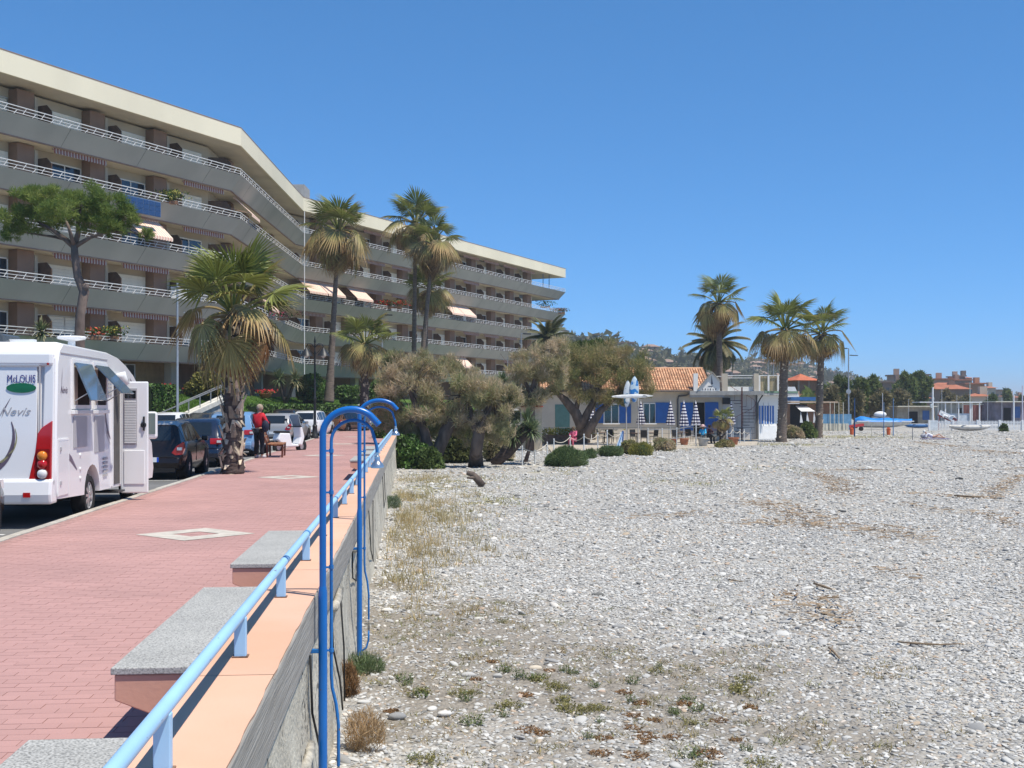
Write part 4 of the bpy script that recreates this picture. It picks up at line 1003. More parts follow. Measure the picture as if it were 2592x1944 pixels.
FANS = {'up': [fan_frond('frond', fan_green, 0.9, 1.0, 30, 0.2, 0.35, 120, 1), fan_frond('frond', fan_green, 1.0, 0.95, 28, 0.35, 0.5, 115, 2, 0.15)],
        'mid': [fan_frond('frond', fan_mixed, 1.0, 1.0, 28, 0.7, 0.9, 120, 3, 0.35), fan_frond('frond', fan_mixed, 1.1, 0.95, 30, 0.9, 1.1, 110, 4, 0.55)],
        'low': [fan_frond('frond', fan_mixed, 1.0, 0.95, 26, 1.25, 0.8, 105, 5, 0.5), fan_frond('frond', fan_dead, 1.0, 0.9, 22, 1.4, 0.6, 80, 6, 0.6)],
        'dead': [fan_frond('frond', fan_dead, 0.9, 0.95, 20, 0.9, 0.5, 55, 7, 0.55), fan_frond('frond', fan_dead, 0.8, 1.0, 18, 0.7, 0.4, 40, 8, 0.4)]}
def add_frond(t, me, loc, az, el, s, roll=0.0):
    o = bpy.data.objects.new('frond', me); COL.objects.link(o); o.parent = t
    mtx = Matrix.Rotation(az, 4, 'Z') @ Matrix.Rotation(-el, 4, 'Y') @ Matrix.Rotation(roll, 4, 'X')
    o.location = loc; o.rotation_euler = mtx.to_euler(); o.scale = (s, s, s); return o
bark_m = M('palm_trunk', (0.21, 0.165, 0.13), rough=0.95, var=0.35, scale=3, stretch=(1, 1, 5), col2=(0.12, 0.095, 0.08), bump=0.6, bscale=14)
bark_dark = M('palm_trunk_dark', (0.115, 0.085, 0.075), rough=0.95, var=0.4, scale=4, stretch=(1, 1, 4), col2=(0.06, 0.045, 0.04), bump=0.7, bscale=14)
boot_m = M('old_leaf_base', (0.50, 0.41, 0.30), rough=0.9, var=0.3, scale=5, island=0.6)
def fan_palm(label, base, top, r0, r1, n, size, seed, dead=0.25, boots=0, group='tall fan palms', bark=None, mid=0.3, skirt=0, lean=0.0, flare=1.6, up=0.4, cat='palm tree', low=(-5, -35)):
    t = thing('fan_palm', label, cat, base, group=group); rg = random.Random(seed); bv = Vector(base); tv = Vector(top) - bv
    npt = 16; pts = []; rad = []
    for i in range(npt + 1):
        s = i / npt; pts.append(tv * s + Vector((math.sin(s * PI) * lean, 0, 0))); rad.append((r0 + (r1 - r0) * s) * (1 + (flare - 1) * math.exp(-s * 9)))
    m = MB(); fine = []; fr = []
    for i in range(npt * 5 + 1):
        s = i / (npt * 5); k = min(int(s * npt), npt - 1); f = s * npt - k; fine.append(pts[k].lerp(pts[k + 1], f)); fr.append((rad[k] * (1 - f) + rad[k + 1] * f) * (1.05 if i % 2 else 0.95))
    m.tube(fine, fr, n=10, jitter=0.07, rg=rg); m.build('trunk', bark or bark_m, t, smooth=True)
    if boots:
        m = MB()
        for i in range(boots):
            s = rg.random() ** 0.9 * 0.97; k = min(int(s * npt), npt - 1); c = pts[k].lerp(pts[k + 1], s * npt - k); a = rg.uniform(0, 2 * PI); rr = rad[k]
            d = Vector((math.cos(a), math.sin(a), 0)); sd = Vector((-d.y, d.x, 0)); L_ = rg.uniform(0.15, 0.36) * (1.0 if s < 0.4 else 0.8); w = rg.uniform(0.045, 0.085)
            o = c + d * rr * 0.85; e = o + d * rg.uniform(0.04, 0.13) + Vector((0, 0, L_ if rg.random() < 0.65 else -L_ * 0.5)) + sd * rg.uniform(-0.1, 0.1)
            m.add([o - sd * w * 1.4, o + sd * w * 1.4, e + sd * w * 0.5, e - sd * w * 0.5, o + d * 0.05, e + d * 0.03], [(0, 1, 2, 3), (0, 4, 5, 3), (1, 2, 5, 4)])
        b_ = m.build('leaf_bases', boot_m, t); b_['kind'] = 'stuff'
    ga = PI * (3 - math.sqrt(5))
    for i in range(n):
        s = i / max(1, n - 1); az = i * ga + rg.uniform(-0.25, 0.25)
        if s < up: el = R(82 - 60 * s / up) ; me = rg.choice(FANS['up'])
        elif s < up + mid: el = R(22 - 42 * (s - up) / mid); me = rg.choice(FANS['mid'])
        else: el = R(low[0] + low[1] * (s - up - mid) / (1 - up - mid)); me = rg.choice(FANS['low'] if rg.random() > dead else FANS['dead'])
        el += rg.uniform(-0.12, 0.12)
        loc = tv + Vector((math.cos(az), math.sin(az), 0)) * r1 * 0.6 + Vector((0, 0, (0.5 - s) * size * 0.35))
        add_frond(t, me, loc, az, el, size * rg.uniform(0.85, 1.12), rg.uniform(-0.35, 0.35))
    for i in range(skirt):
        az = i * ga * 1.7 + rg.uniform(-.3, .3); s = rg.random(); loc = tv * (1 - 0.22 * s * size * 4 / tv.length) + Vector((math.cos(az), math.sin(az), 0)) * r1 * 0.8
        add_frond(t, rg.choice(FANS['dead']), loc, az, R(rg.uniform(-62, -30)), size * rg.uniform(0.6, 0.9), rg.uniform(-.4, .4))
    return t
def PZ(u, v, d): return tuple(P(u, v, d))
# near palm on the promenade
b = W(590, 28.8, 0.0)
fan_palm('short shaggy fan palm growing at the promenade edge by the parked cars', b, (b.x + 0.0, b.y, 4.0), 0.24, 0.19, 31, 1.0, 14, dead=0.25, boots=200, group=None, bark=bark_dark, mid=0.22, skirt=5, flare=1.2, up=0.56, low=(8, -36))
# garden palms by the building
b = P(832, 1012, 93); b.z = 2.0; tt = P(857, 590, 93)
fan_palm('tall slender fan palm on the lawn, leftmost of the tall building palms', b, tt, 0.30, 0.13, 38, 1.75, 21, dead=0.45, skirt=10, flare=1.5, up=0.32)
b = P(1047, 960, 108); tt = P(1052, 570, 108)
fan_palm('tallest of the palm cluster before the far wing', b, tt, 0.24, 0.14, 34, 1.75, 22, dead=0.45, skirt=10, flare=1.1, up=0.34)
b = P(1063, 965, 106); tt = P(1096, 620, 106)
fan_palm('leaning palm, right one of the cluster before the far wing', b, tt, 0.24, 0.15, 32, 1.65, 23, dead=0.5, skirt=12, flare=1.1, up=0.32)
b = P(1082, 970, 110); tt = P(1086, 735, 110)
fan_palm('lowest palm of the cluster before the far wing', b, tt, 0.18, 0.14, 28, 1.45, 24, dead=0.4, skirt=8, flare=1.1, lean=-0.2)
b = P(922, 1035, 80); tt = P(924, 872, 80)
fan_palm('mid sized fan palm standing behind the two blue shower arches', b, tt, 0.32, 0.22, 34, 1.25, 25, dead=0.5, skirt=10, boots=90, bark=bark_dark, flare=1.1, group='fan palms by the parking')
# beach palms
b = P(1826, 1095, 105); b.z = -1; tt = P(1818, 770, 105)
fan_palm('tall fan palm with brown dead skirt behind the beach cafe roof', b, tt, 0.30, 0.24, 38, 1.5, 31, dead=0.5, skirt=26, group='fan palms at the beach cafe', flare=1.1, up=0.3)
b = P(1978, 1120, 88); b.z = -1.05; tt = P(1988, 835, 88)
fan_palm('thick trunked fan palm on the gravel in front of the cafe corner', b, tt, 0.36, 0.30, 34, 1.55, 32, dead=0.25, group='fan palms at the beach cafe', boots=60, flare=1.2)
b = P(2072, 1108, 100); b.z = -1.05; tt = P(2080, 845, 100)
fan_palm('rightmost fan palm standing alone on the edge of the beach', b, tt, 0.33, 0.26, 32, 1.5, 33, dead=0.25, group='fan palms at the beach cafe', boots=50, flare=1.15)
b = P(1829, 1125, 82); b.z = -0.9; tt = P(1829, 1062, 82)
fan_palm('small potted-size fan palm beside the cafe terrace ropes', b, tt, 0.20, 0.24, 24, 0.5, 34, dead=0.2, group=None, boots=40, bark=bark_dark)

# feather palms
def feather(name, mat, L_=3.0, arch=1.2, n=34, seed=0):
    rg = random.Random(seed); V = []; Fc = []; T = []; mb = MB(); pts = []; p = Vector((0, 0, 0)); N_ = 14
    for i in range(N_ + 1):
        pts.append(p.copy()); a = -arch * (i / N_) ** 1.3; p = p + Vector((math.cos(a), 0, math.sin(a))) * (L_ / N_)
    mb.tube(pts, [0.04 * (1 - 0.8 * i / N_) for i in range(N_ + 1)], n=4); V += mb.v; Fc += mb.f; T += [0.8] * len(mb.v)
    for i in range(n):
        s = 0.12 + 0.88 * i / n; k = min(int(s * N_), N_ - 1); c = pts[k].lerp(pts[k + 1], s * N_ - k); ax = (pts[k + 1] - pts[k]).normalized()
        for sg in (-1, 1):
            l_ = L_ * 0.17 * math.sin(PI * (0.15 + 0.8 * s)) * rg.uniform(0.8, 1.15) + 0.1
            d = (ax * 0.75 + Vector((0, sg, 0)) * 0.75 + ax.cross(Vector((0, 1, 0))) * -0.28).normalized(); w = ax * 0.03
            e = c + d * l_; o = len(V); V += [c - w, c + w, e]; T += [s * 0.5, s * 0.5, 0.9]; Fc.append((o, o + 1, o + 2))
    me = bpy.data.meshes.new(name); me.from_pydata([tuple(v) for v in V], [], Fc); me.materials.append(mat)
    a_ = me.attributes.new('t', 'FLOAT', 'POINT'); a_.data.foreach_set('value', T); me.update(); return me
date_m = leaf_mat('date_leaf', (0.10, 0.115, 0.05), (0.30, 0.24, 0.12), 0.6, 1.2)
FEA = [feather('frond', date_m, 1.0, 0.9, 36, 1), feather('frond', date_m, 1.0, 1.35, 36, 2)]
def date_palm(label, base, top, r, n, size, seed, lowest=-35):
    t = thing('date_palm', label, 'palm tree', base, group='feather leaved date palms'); rg = random.Random(seed); tv = Vector(top) - Vector(base)
    m = MB(); m.tube([tv * (i / 12) for i in range(13)], [r * (1.1 if i % 2 else 0.95) for i in range(13)], n=9, jitter=0.08, rg=rg); m.build('trunk', bark_m, t, smooth=True)
    ga = PI * (3 - math.sqrt(5))
    for i in range(n):
        s = i / (n - 1); az = i * ga; el = R(80 + (lowest - 80) * s ** 0.8) + rg.uniform(-.1, .1); add_frond(t, FEA[0 if s < 0.5 else 1], tv + Vector((0, 0, 0.2)), az, el, size * rg.uniform(0.85, 1.1), rg.uniform(-.5, .5))
b = P(1812, 1000, 116); b.z = -1; tt = P(1812, 875, 116)
date_palm('feather palm drooping behind the tiled cafe roof', b, tt, 0.35, 46, 3.3, 41, -50)
b = P(1385, 1030, 110); b.z = -0.5; tt = P(1385, 862, 110)
date_palm('feather palm rising above the tamarisks at the end of the building', b, tt, 0.3, 40, 2.6, 42)
b = P(1462, 1030, 100); b.z = -0.5; tt = P(1462, 925, 100)
date_palm('feather palm half hidden in the tamarisk over the cafe', b, tt, 0.3, 34, 2.4, 43)

# spiky yuccas
yuc_m = leaf_mat('yucca_leaf', (0.12, 0.16, 0.075), (0.40, 0.33, 0.18), 0.8, 1.2)
def yucca(label, base, heads, size, n, seed, trunk_r=0.15, name='yucca', cat='yucca'):
    t = thing(name, label, cat, base); rg = random.Random(seed); bv = Vector(base)
    for hi, hd in enumerate(heads):
        hv = Vector(hd) - bv; m = MB(); m.tube([Vector((0, 0, 0)), hv * 0.4 + Vector((0, 0, -0.1)), hv * 0.8, hv], [trunk_r * 1.2, trunk_r, trunk_r * 0.9, trunk_r * 0.8], n=8, jitter=0.15, rg=rg); m.build('stem', bark_dark, t, smooth=True)
        V = []; T = []; Fc = []
        for i in range(n):
            a = rg.uniform(0, 2 * PI); el = R(rg.uniform(-50, 85)); d = Vector((math.cos(a) * math.cos(el), math.sin(a) * math.cos(el), math.sin(el))); L_ = size * rg.uniform(0.7, 1.1)
            sd = Vector((-math.sin(a), math.cos(a), 0)); w = size * 0.045; c = hv + d * 0.05; mid = c + d * L_ * 0.55; e = c + d * L_ + Vector((0, 0, -0.15 * L_ * math.cos(el)))
            o = len(V); V += [c - sd * w * .7, c + sd * w * .7, mid + sd * w, mid - sd * w, e]; T += [0.3, 0.3, 0.6, 0.6, 1.0 if el > 0 else 1.3]; Fc += [(o, o + 1, o + 2, o + 3), (o + 3, o + 2, o + 4)]
        me = bpy.data.meshes.new('leaf_rosette'); me.from_pydata([tuple(v) for v in V], [], Fc); me.materials.append(yuc_m); a_ = me.attributes.new('t', 'FLOAT', 'POINT'); a_.data.foreach_set('value', T); link('leaf_rosette', me, t)
b = W(722, 92, 1.95)
yucca('two headed yucca tree with pale spiky heads on the lawn', b, [P(706, 960, 92), P(748, 962, 92)], 1.0, 130, 51, 0.13, cat='yucca tree')
b = G(1250, 1176, BZ); d_ = b.x * sn + b.y * cs
yucca('leaning dark stemmed yucca with grey green heads beside the round bush', b, [P(1300, 1105, d_), P(1335, 1068, d_ + .6), P(1345, 1090, d_ - 0.2)], 0.75, 150, 52, 0.20)
b = G(1330, 1170, BZ); d_ = b.x * sn + b.y * cs
yucca('small drooping yucca left of the round bush', b, [P(1352, 1085, d_)], 0.6, 120, 53, 0.08)
b = P(1268, 1060, 60); b.z = -1
yucca('high grey green yucca head above the tamarisks', b, [P(1270, 972, 60), P(1300, 1000, 60)], 0.75, 140, 54, 0.12)

# broadleaf crowns ------------------------------------------------------------
trunk_t = M('tamarisk_bark', (0.16, 0.125, 0.105), rough=0.95, var=0.4, scale=4, stretch=(1, 1, 0.4), col2=(0.075, 0.058, 0.05), bump=0.8, bscale=12)
def crown_mesh(t, clusters, n, size, mat, seed, aniso=(1, 1, 1), thin=0.16, up=0.3, origin=(0, 0, 0), shell=0.45, name='crown', sub=0):
    """leaf sprays scattered through several lumpy clusters; clusters = (x,y,z,rx,ry,rz,weight) local"""
    rg = np.random.RandomState(seed); c = np.array(clusters, dtype=float)
    if sub:      # break each mass into smaller uneven tufts
        q = []
        for r in c:
            for k in range(sub):
                d = rg.normal(0, 1, 3); d /= np.linalg.norm(d); f = rg.uniform(.25, 1.0) ** .6; g = rg.uniform(.22, .42)
                q.append([r[0] + d[0] * r[3] * f, r[1] + d[1] * r[4] * f, r[2] + d[2] * r[5] * f, r[3] * g, r[4] * g, r[5] * g * 1.15, r[6] * g])
        c = np.array(q)
    w = c[:, 6] / c[:, 6].sum(); i = rg.choice(len(c), n, p=w)
    dd = rg.normal(0, 1, (n, 3)); dd /= np.linalg.norm(dd, axis=1)[:, None]; r = rg.rand(n) ** shell
    ctr = c[i, :3] + dd * r[:, None] * c[i, 3:6]
    v1_ = dd * 0.6 + rg.normal(0, 0.55, (n, 3)) + np.array([0, 0, up]); v1_ /= np.linalg.norm(v1_, axis=1)[:, None]; v2_ = np.cross(v1_, rg.normal(0, 1, (n, 3))); v2_ /= np.linalg.norm(v2_, axis=1)[:, None]
    sz = size * rg.uniform(0.5, 1.3, n)[:, None]
    V = np.stack([ctr - v1_ * sz * 0.5, ctr + v2_ * sz * thin, ctr + v1_ * sz, ctr - v2_ * sz * thin], 1).reshape(-1, 3)
    return np_mesh(name, V, np.arange(n * 4).reshape(-1, 4), mat, t)
def spray_mat(name, stops, scale=0.9, transl=0.25):
    m = bpy.data.materials.new(name); m.use_nodes = True; n = m.node_tree.nodes; l = m.node_tree.links; p = n['Principled BSDF']; p.inputs['Roughness'].default_value = 0.8; p.inputs['Specular IOR Level'].default_value = 0.15
    t = n.new('ShaderNodeTexCoord'); z = n.new('ShaderNodeTexNoise'); z.inputs['Scale'].default_value = scale; z.inputs['Detail'].default_value = 3; l.new(t.outputs['Object'], z.inputs['Vector'])
    g = n.new('ShaderNodeNewGeometry')
    a = n.new('ShaderNodeMath'); a.operation = 'MULTIPLY_ADD'; a.inputs[1].default_value = 0.42; l.new(g.outputs['Random Per Island'], a.inputs[0]); 
    b_ = n.new('ShaderNodeMath'); b_.operation = 'MULTIPLY_ADD'; b_.inputs[1].default_value = 2.0; b_.inputs[2].default_value = -0.72; l.new(z.outputs['Fac'], b_.inputs[0]); l.new(b_.outputs[0], a.inputs[2])
    r = n.new('ShaderNodeValToRGB'); e = r.color_ramp.elements
    while len(e) < len(stops): e.new(0.5)
    for el, (q, c) in zip(e, stops): el.position = q; el.color = (*c, 1)
    l.new(a.outputs[0], r.inputs[0]); l.new(r.outputs[0], p.inputs['Base Color'])
    tr = n.new('ShaderNodeBsdfTranslucent'); l.new(r.outputs[0], tr.inputs['Color']); ms = n.new('ShaderNodeMixShader'); ms.inputs[0].default_value = transl
    l.new(p.outputs[0], ms.inputs[1]); l.new(tr.outputs[0], ms.inputs[2]); l.new(ms.outputs[0], n['Material Output'].inputs[0]); return m
tam_a = spray_mat('tamarisk_spray', [(0.0, (0.21, 0.25, 0.10)), (0.4, (0.36, 0.33, 0.18)), (0.7, (0.54, 0.43, 0.29)), (1.0, (0.66, 0.54, 0.39))], transl=.4)
tam_g = spray_mat('tamarisk_spray_green', [(0.0, (0.15, 0.185, 0.06)), (0.5, (0.30, 0.27, 0.12)), (0.8, (0.45, 0.35, 0.19)), (1.0, (0.55, 0.43, 0.27))], transl=.4)
def limb_tree(name, label, cat, base, limbs, clusters, n, size, mat, seed, bark=None, thin=0.12, up=0.4, twigs=0, shell=0.5, group=None, sub=0):
    """limbs: list of (points px/d list, radii)"""
    t = thing(name, label, cat, base, group=group); bv = Vector(base); rg = random.Random(seed); m = MB()
    for pts, rad in limbs: m.tube([Vector(p) - bv for p in pts], rad, n=8, jitter=0.13, rg=rg)
    tw = MB()
    for i in range(twigs):
        c = rg.choice(clusters); cc_ = Vector(c[:3]) - bv; s = min((Vector(l_[0][-1]) for l_ in limbs), key=lambda q_: (q_ - Vector(c[:3])).length) - bv
        e = cc_ + Vector((rg.gauss(0, c[3] * .5), rg.gauss(0, c[4] * .5), rg.gauss(0, c[5] * .5))); mid = s.lerp(e, 0.5) + Vector((rg.gauss(0, .15), rg.gauss(0, .15), rg.gauss(0, .15)))
        m.tube([s, mid, e], [0.035, 0.02, 0.006], n=4)
    m.build('trunk', bark or trunk_t, t, smooth=True)
    cl = [(c[0] - bv.x, c[1] - bv.y, c[2] - bv.z, *c[3:]) for c in clusters]
    crown_mesh(t, cl, n, size, mat, seed, thin=thin, up=up, shell=shell, sub=sub); return t
def cl(u, v, d, rpx, rvpx, w=1.0, dd=0.0):
    p = P(u, v, d + dd); r = rpx / F * d; return (p.x, p.y, p.z, r, r, rvpx / F * d, w)
# first tamarisk, forked, at the end of the sea wall
d = 51.5; b = G(1092, 1182, BZ)
limb_tree('tamarisk', 'forked brown tamarisk nearest the end of the sea wall', 'tamarisk tree', b,
          [([b, P(1083, 1130, d), P(1072, 1080, d), P(1050, 1020, d), P(1030, 970, d)], [0.34, 0.26, 0.2, 0.13, 0.05]),
           ([b, P(1110, 1140, d - .2), P(1130, 1090, d - .3), P(1150, 1050, d - .3), P(1170, 1000, d)], [0.3, 0.27, 0.26, 0.22, 0.07]),
           ([P(1072, 1080, d), P(1000, 1030, d + .3), P(980, 980, d + .5)], [0.14, 0.09, 0.04])],
          [cl(1030, 960, d, 75, 65, 2.2), cl(985, 1000, d, 35, 55, .8), cl(1075, 920, d, 60, 35, 1.3), cl(1000, 915, d, 45, 28, .8, 1), cl(1120, 985, d, 60, 60, 1.6), cl(1060, 1035, d, 70, 40, 1.3), cl(1150, 940, d, 40, 40, .9, 1), cl(1115, 1060, d, 40, 30, .5), cl(1000, 1075, d, 45, 45, 1.1, .6), cl(1040, 1100, d, 45, 45, 1.2, .8), cl(1100, 1090, d, 40, 40, .9, .8), cl(970, 1040, d, 40, 50, .9, .8)],
          34000, 0.20, tam_a, 61, twigs=60, thin=.06, up=.75, sub=16, group='tamarisk trees')
d = 51.0; b = G(1203, 1180, BZ)
limb_tree('tamarisk', 'thick straight trunked tamarisk right of the forked one', 'tamarisk tree', b,
          [([b, P(1205, 1140, d), P(1212, 1095, d), P(1225, 1060, d), P(1250, 1010, d)], [0.34, 0.30, 0.28, 0.2, 0.06]), ([P(1210, 1100, d), P(1195, 1060, d), P(1185, 1010, d)], [0.2, 0.14, 0.05])],
          [cl(1215, 985, d, 70, 45, 1.8), cl(1190, 1035, d, 50, 50, 1.3), cl(1255, 1030, d, 55, 48, 1.5), cl(1290, 1000, d, 35, 35, .7), cl(1175, 960, d, 40, 35, .7, 1), cl(1225, 1075, d, 45, 28, .8), cl(1180, 1100, d, 35, 35, .7, .8), cl(1265, 1085, d, 40, 40, .9, .8)],
          25000, 0.20, tam_a, 62, twigs=50, thin=.06, up=.75, sub=16, group='tamarisk trees')
d = 80.0; b = G(1476, 1122, BZ)
limb_tree('tamarisk', 'wide green brown tamarisk with three bare limbs in front of the cafe', 'tamarisk tree', b,
          [([b, P(1472, 1080, d), P(1458, 1045, d), P(1430, 1012, d), P(1405, 990, d)], [0.55, 0.42, 0.34, 0.26, 0.1]),
           ([P(1474, 1085, d), P(1485, 1050, d), P(1500, 1020, d), P(1515, 985, d)], [0.32, 0.28, 0.22, 0.1]),
           ([P(1478, 1105, d - .3), P(1500, 1072, d - .3), P(1520, 1040, d - .3), P(1560, 1005, d)], [0.36, 0.32, 0.25, 0.1]),
           ([P(1455, 1045, d), P(1465, 1010, d), P(1470, 970, d)], [0.22, 0.15, 0.06])],
          [cl(1390, 955, d, 60, 55, 1.6), cl(1455, 930, d, 70, 60, 2.2), cl(1530, 920, d, 70, 55, 2.2), cl(1600, 930, d, 55, 55, 1.7), cl(1620, 975, d, 35, 40, .8), cl(1500, 985, d, 60, 35, 1.2), cl(1575, 990, d, 45, 32, .9), cl(1430, 985, d, 45, 30, .8), cl(1560, 890, d, 50, 30, 1, 1), cl(1545, 1020, d, 45, 22, .6)],
          32000, 0.27, tam_g, 63, twigs=60, thin=.06, up=.7, sub=16, group='tamarisk trees')
d = 70.0; b = P(1340, 1060, d); b.z = -1
limb_tree('tamarisk', 'tall brown tamarisk mass between the high yucca and the cafe', 'tamarisk tree', b,
          [([b, P(1345, 1000, d), P(1360, 940, d), P(1390, 890, d)], [0.3, 0.22, 0.15, 0.05]), ([P(1345, 1000, d), P(1320, 950, d)], [0.18, 0.06])],
          [cl(1375, 905, d, 60, 55, 1.8), cl(1330, 930, d, 55, 45, 1.3), cl(1310, 985, d, 40, 40, 1), cl(1400, 950, d, 45, 45, 1.2), cl(1345, 1010, d, 45, 35, .9), cl(1410, 880, d, 35, 28, .7)],
          21000, 0.25, tam_a, 64, twigs=40, thin=.06, up=.75, sub=16, group='tamarisk trees')
d = 92.0; b = P(1500, 1060, d); b.z = -1
limb_tree('broadleaf_tree', 'green leafy tree behind the tamarisk at the cafe', 'tree', b, [([b, P(1500, 960, d), P(1490, 920, d)], [0.25, 0.18, 0.06])],
          [cl(1470, 900, d, 45, 35), cl(1510, 890, d, 40, 30), cl(1440, 930, d, 35, 30)], 7000, 0.30, spray_mat('leafy', [(0, (0.05, 0.09, 0.02)), (1, (0.12, 0.15, 0.04))]), 65, thin=0.3)
bush('shady green thicket between the tamarisk trunks', 1150, 1160, 1070, 56, 130, 5000, col=spray_mat('thicket', [(0, (.06, .09, .03)), (1, (.17, .18, .07))]), size=.12)
bush('greyish thicket behind the thick straight tamarisk', 1265, 1160, 1060, 57, 110, 4500, col=tam_a, size=.13, blade=.15)
gw = thing('garden_wall', 'low cream garden wall glimpsed behind the tamarisk trunks', 'wall', W(1170, 60, BZ), FACE); m = MB(); m.bx(0, 135 / F * 60, 0, .2, 0, 1.75); m.build('wall', M('garden_wall_cream', (.62, .55, .43), var=.12, scale=1), gw)
bush('dark green ivy bush at the far end of the sea wall', 1035, 1192, 1085, 50.5, 110, 6000, size=0.11)
bush('green shrub under the forked tamarisk', 1085, 1190, 1120, 50, 80, 3000, col=spray_mat('shrub_green', [(0, (0.06, 0.10, 0.03)), (1, (0.14, 0.19, 0.06))]), size=0.11)
bush('dark ivy bush behind the far shower head', 985, 1120, 1030, 62, 90, 5000, size=0.12)
rosem = spray_mat('blue_green_bush', [(0.0, (0.06, 0.105, 0.04)), (0.6, (0.12, 0.175, 0.07)), (1.0, (0.19, 0.23, 0.10))], scale=2)
bush('large rounded green bush on the gravel before the rope fence', 1424, 1177, 1117, 52.5, 128, 14000, col=rosem, size=0.085, blade=0.12, up=0.5)
bush('small blue green bush right of the large rounded bush', 1492, 1162, 1130, 60, 44, 2500, col=rosem, size=0.08, blade=0.14, up=0.5)
bush('low green bush at the foot of the third rope post', 1545, 1152, 1122, 62, 80, 3000, col=rosem, size=0.09, blade=0.14, up=0.5)
yel = spray_mat('yellow_green_bush', [(0.0, (0.13, 0.14, 0.03)), (1.0, (0.32, 0.29, 0.07))], scale=2)
bush('yellow green bush below the surfboard posts', 1625, 1152, 1112, 64, 70, 3000, col=yel, size=0.10, blade=0.13, up=0.8)
bush('olive bush under the surfboard sign', 1592, 1143, 1108, 66, 50, 2200, col=tam_g, size=0.10)
bush('reddish grey shrub left of the first striped parasol pot', 1680, 1138, 1100, 70, 60, 2500, col=tam_a, size=0.10)
bush('shrub at the foot of the small terrace palm', 1835, 1132, 1110, 76, 50, 2000, col=tam_g, size=0.10)
bush('brown green bush between the two beach palms', 2010, 1108, 1070, 98, 50, 2500, col=tam_a, size=0.14)
bush('bright green bush left of the lone beach palm', 2040, 1107, 1062, 99, 55, 3000, col=spray_mat('bright_bush', [(0, (0.07, 0.12, 0.03)), (1, (0.17, 0.21, 0.07))]), size=0.15)

# umbrella pine on the left
pine_m = spray_mat('pine_needles', [(0.0, (0.10, 0.16, 0.04)), (0.5, (0.18, 0.24, 0.06)), (1.0, (0.29, 0.33, 0.10))], scale=0.8, transl=.4)
d = 46.0; b = P(202, 990, d); b.z = 0.6
pine_b = M('pine_bark', (0.20, 0.15, 0.125), rough=0.95, var=0.4, scale=3, stretch=(1, 1, .5), col2=(0.10, 0.075, 0.065), bump=0.8, bscale=10)
limb_tree('umbrella_pine', 'flat crowned umbrella pine with crooked trunk behind the camper', 'pine tree', b,
          [([b, P(201, 880, d), P(203, 800, d), P(212, 738, d), P(196, 700, d), P(189, 650, d), P(188, 620, d)], [0.26, 0.24, 0.2, 0.2, 0.17, 0.16, 0.13]),
           ([P(212, 735, d), P(218, 722, d - .2)], [0.15, 0.11]),
           ([P(188, 625, d), P(165, 605, d), P(130, 580, d), P(95, 560, d)], [0.12, 0.10, 0.07, 0.03]), ([P(188, 622, d), P(198, 590, d + .2), P(197, 550, d + .3), P(205, 520, d)], [0.12, 0.1, 0.08, 0.03]),
           ([P(188, 625, d), P(230, 600, d), P(280, 585, d), P(340, 590, d)], [0.1, 0.07, 0.05, 0.02]), ([P(165, 605, d), P(140, 600, d + .5), P(70, 590, d)], [0.08, 0.06, 0.02]), ([P(188, 625, d), P(175, 580, d - .5), P(160, 540, d - .4)], [0.09, 0.06, 0.03])],
          [cl(40, 548, d, 40, 40, 1), cl(90, 505, d, 55, 30, 1.5), cl(145, 490, d, 55, 26, 1.5), cl(215, 500, d, 55, 30, 1.4), cl(280, 520, d, 55, 32, 1.3), cl(320, 550, d, 35, 30, .8), cl(100, 560, d, 55, 34, 1.1), cl(170, 545, d, 50, 36, 1.1, .8), cl(240, 560, d, 55, 30, 1), cl(30, 590, d, 30, 22, .5), cl(375, 595, d, 20, 18, .3), cl(290, 580, d, 40, 22, .6), cl(150, 530, d, 60, 30, 1, -1.4), cl(220, 535, d, 60, 30, 1, 1.4)],
          31000, 0.17, pine_m, 71, bark=pine_b, thin=0.07, up=0.55, twigs=30, shell=0.42, sub=15)
b = P(105, 862, 58)
yucca('spiky green plant on the lowest balcony left of the pine trunk', P(105, 850, 63.5), [P(105, 838, 63.5)], 0.85, 120, 55, 0.08, name='balcony_yucca', cat='plant')
# ================================================================== VEHICLES
RZ = -0.12
cam_w = M('camper_white', (0.80, 0.80, 0.80), rough=0.25, var=0.02, scale=0.5, clear=0.4)
cam_g = M('camper_grey', (0.42, 0.41, 0.42), rough=0.35, var=0.05)
decal = M('decal_plum', (0.13, 0.10, 0.14), rough=0.4)
decal_b = M('decal_navy', (0.035, 0.03, 0.20), rough=0.4)
decal_g = M('decal_green', (0.01, 0.13, 0.06), rough=0.4)
decal_y = M('decal_olive', (0.35, 0.33, 0.18), rough=0.4)
lamp_red = M('lamp_red', (0.45, 0.012, 0.012), rough=0.15, clear=0.6, var=0.1)
lamp_or = M('lamp_orange', (0.7, 0.22, 0.02), rough=0.15, clear=0.6)
lamp_wh = M('lamp_clear', (0.7, 0.7, 0.68), rough=0.12, clear=0.6)
interior = M('dark_interior', (0.012, 0.012, 0.014), rough=0.9)
tyre_m = M('tyre', (0.018, 0.018, 0.019), rough=0.9, var=0.2); rim_m = M('alloy_rim', (0.52, 0.53, 0.54), rough=0.3, metal=0.7, var=0.06)
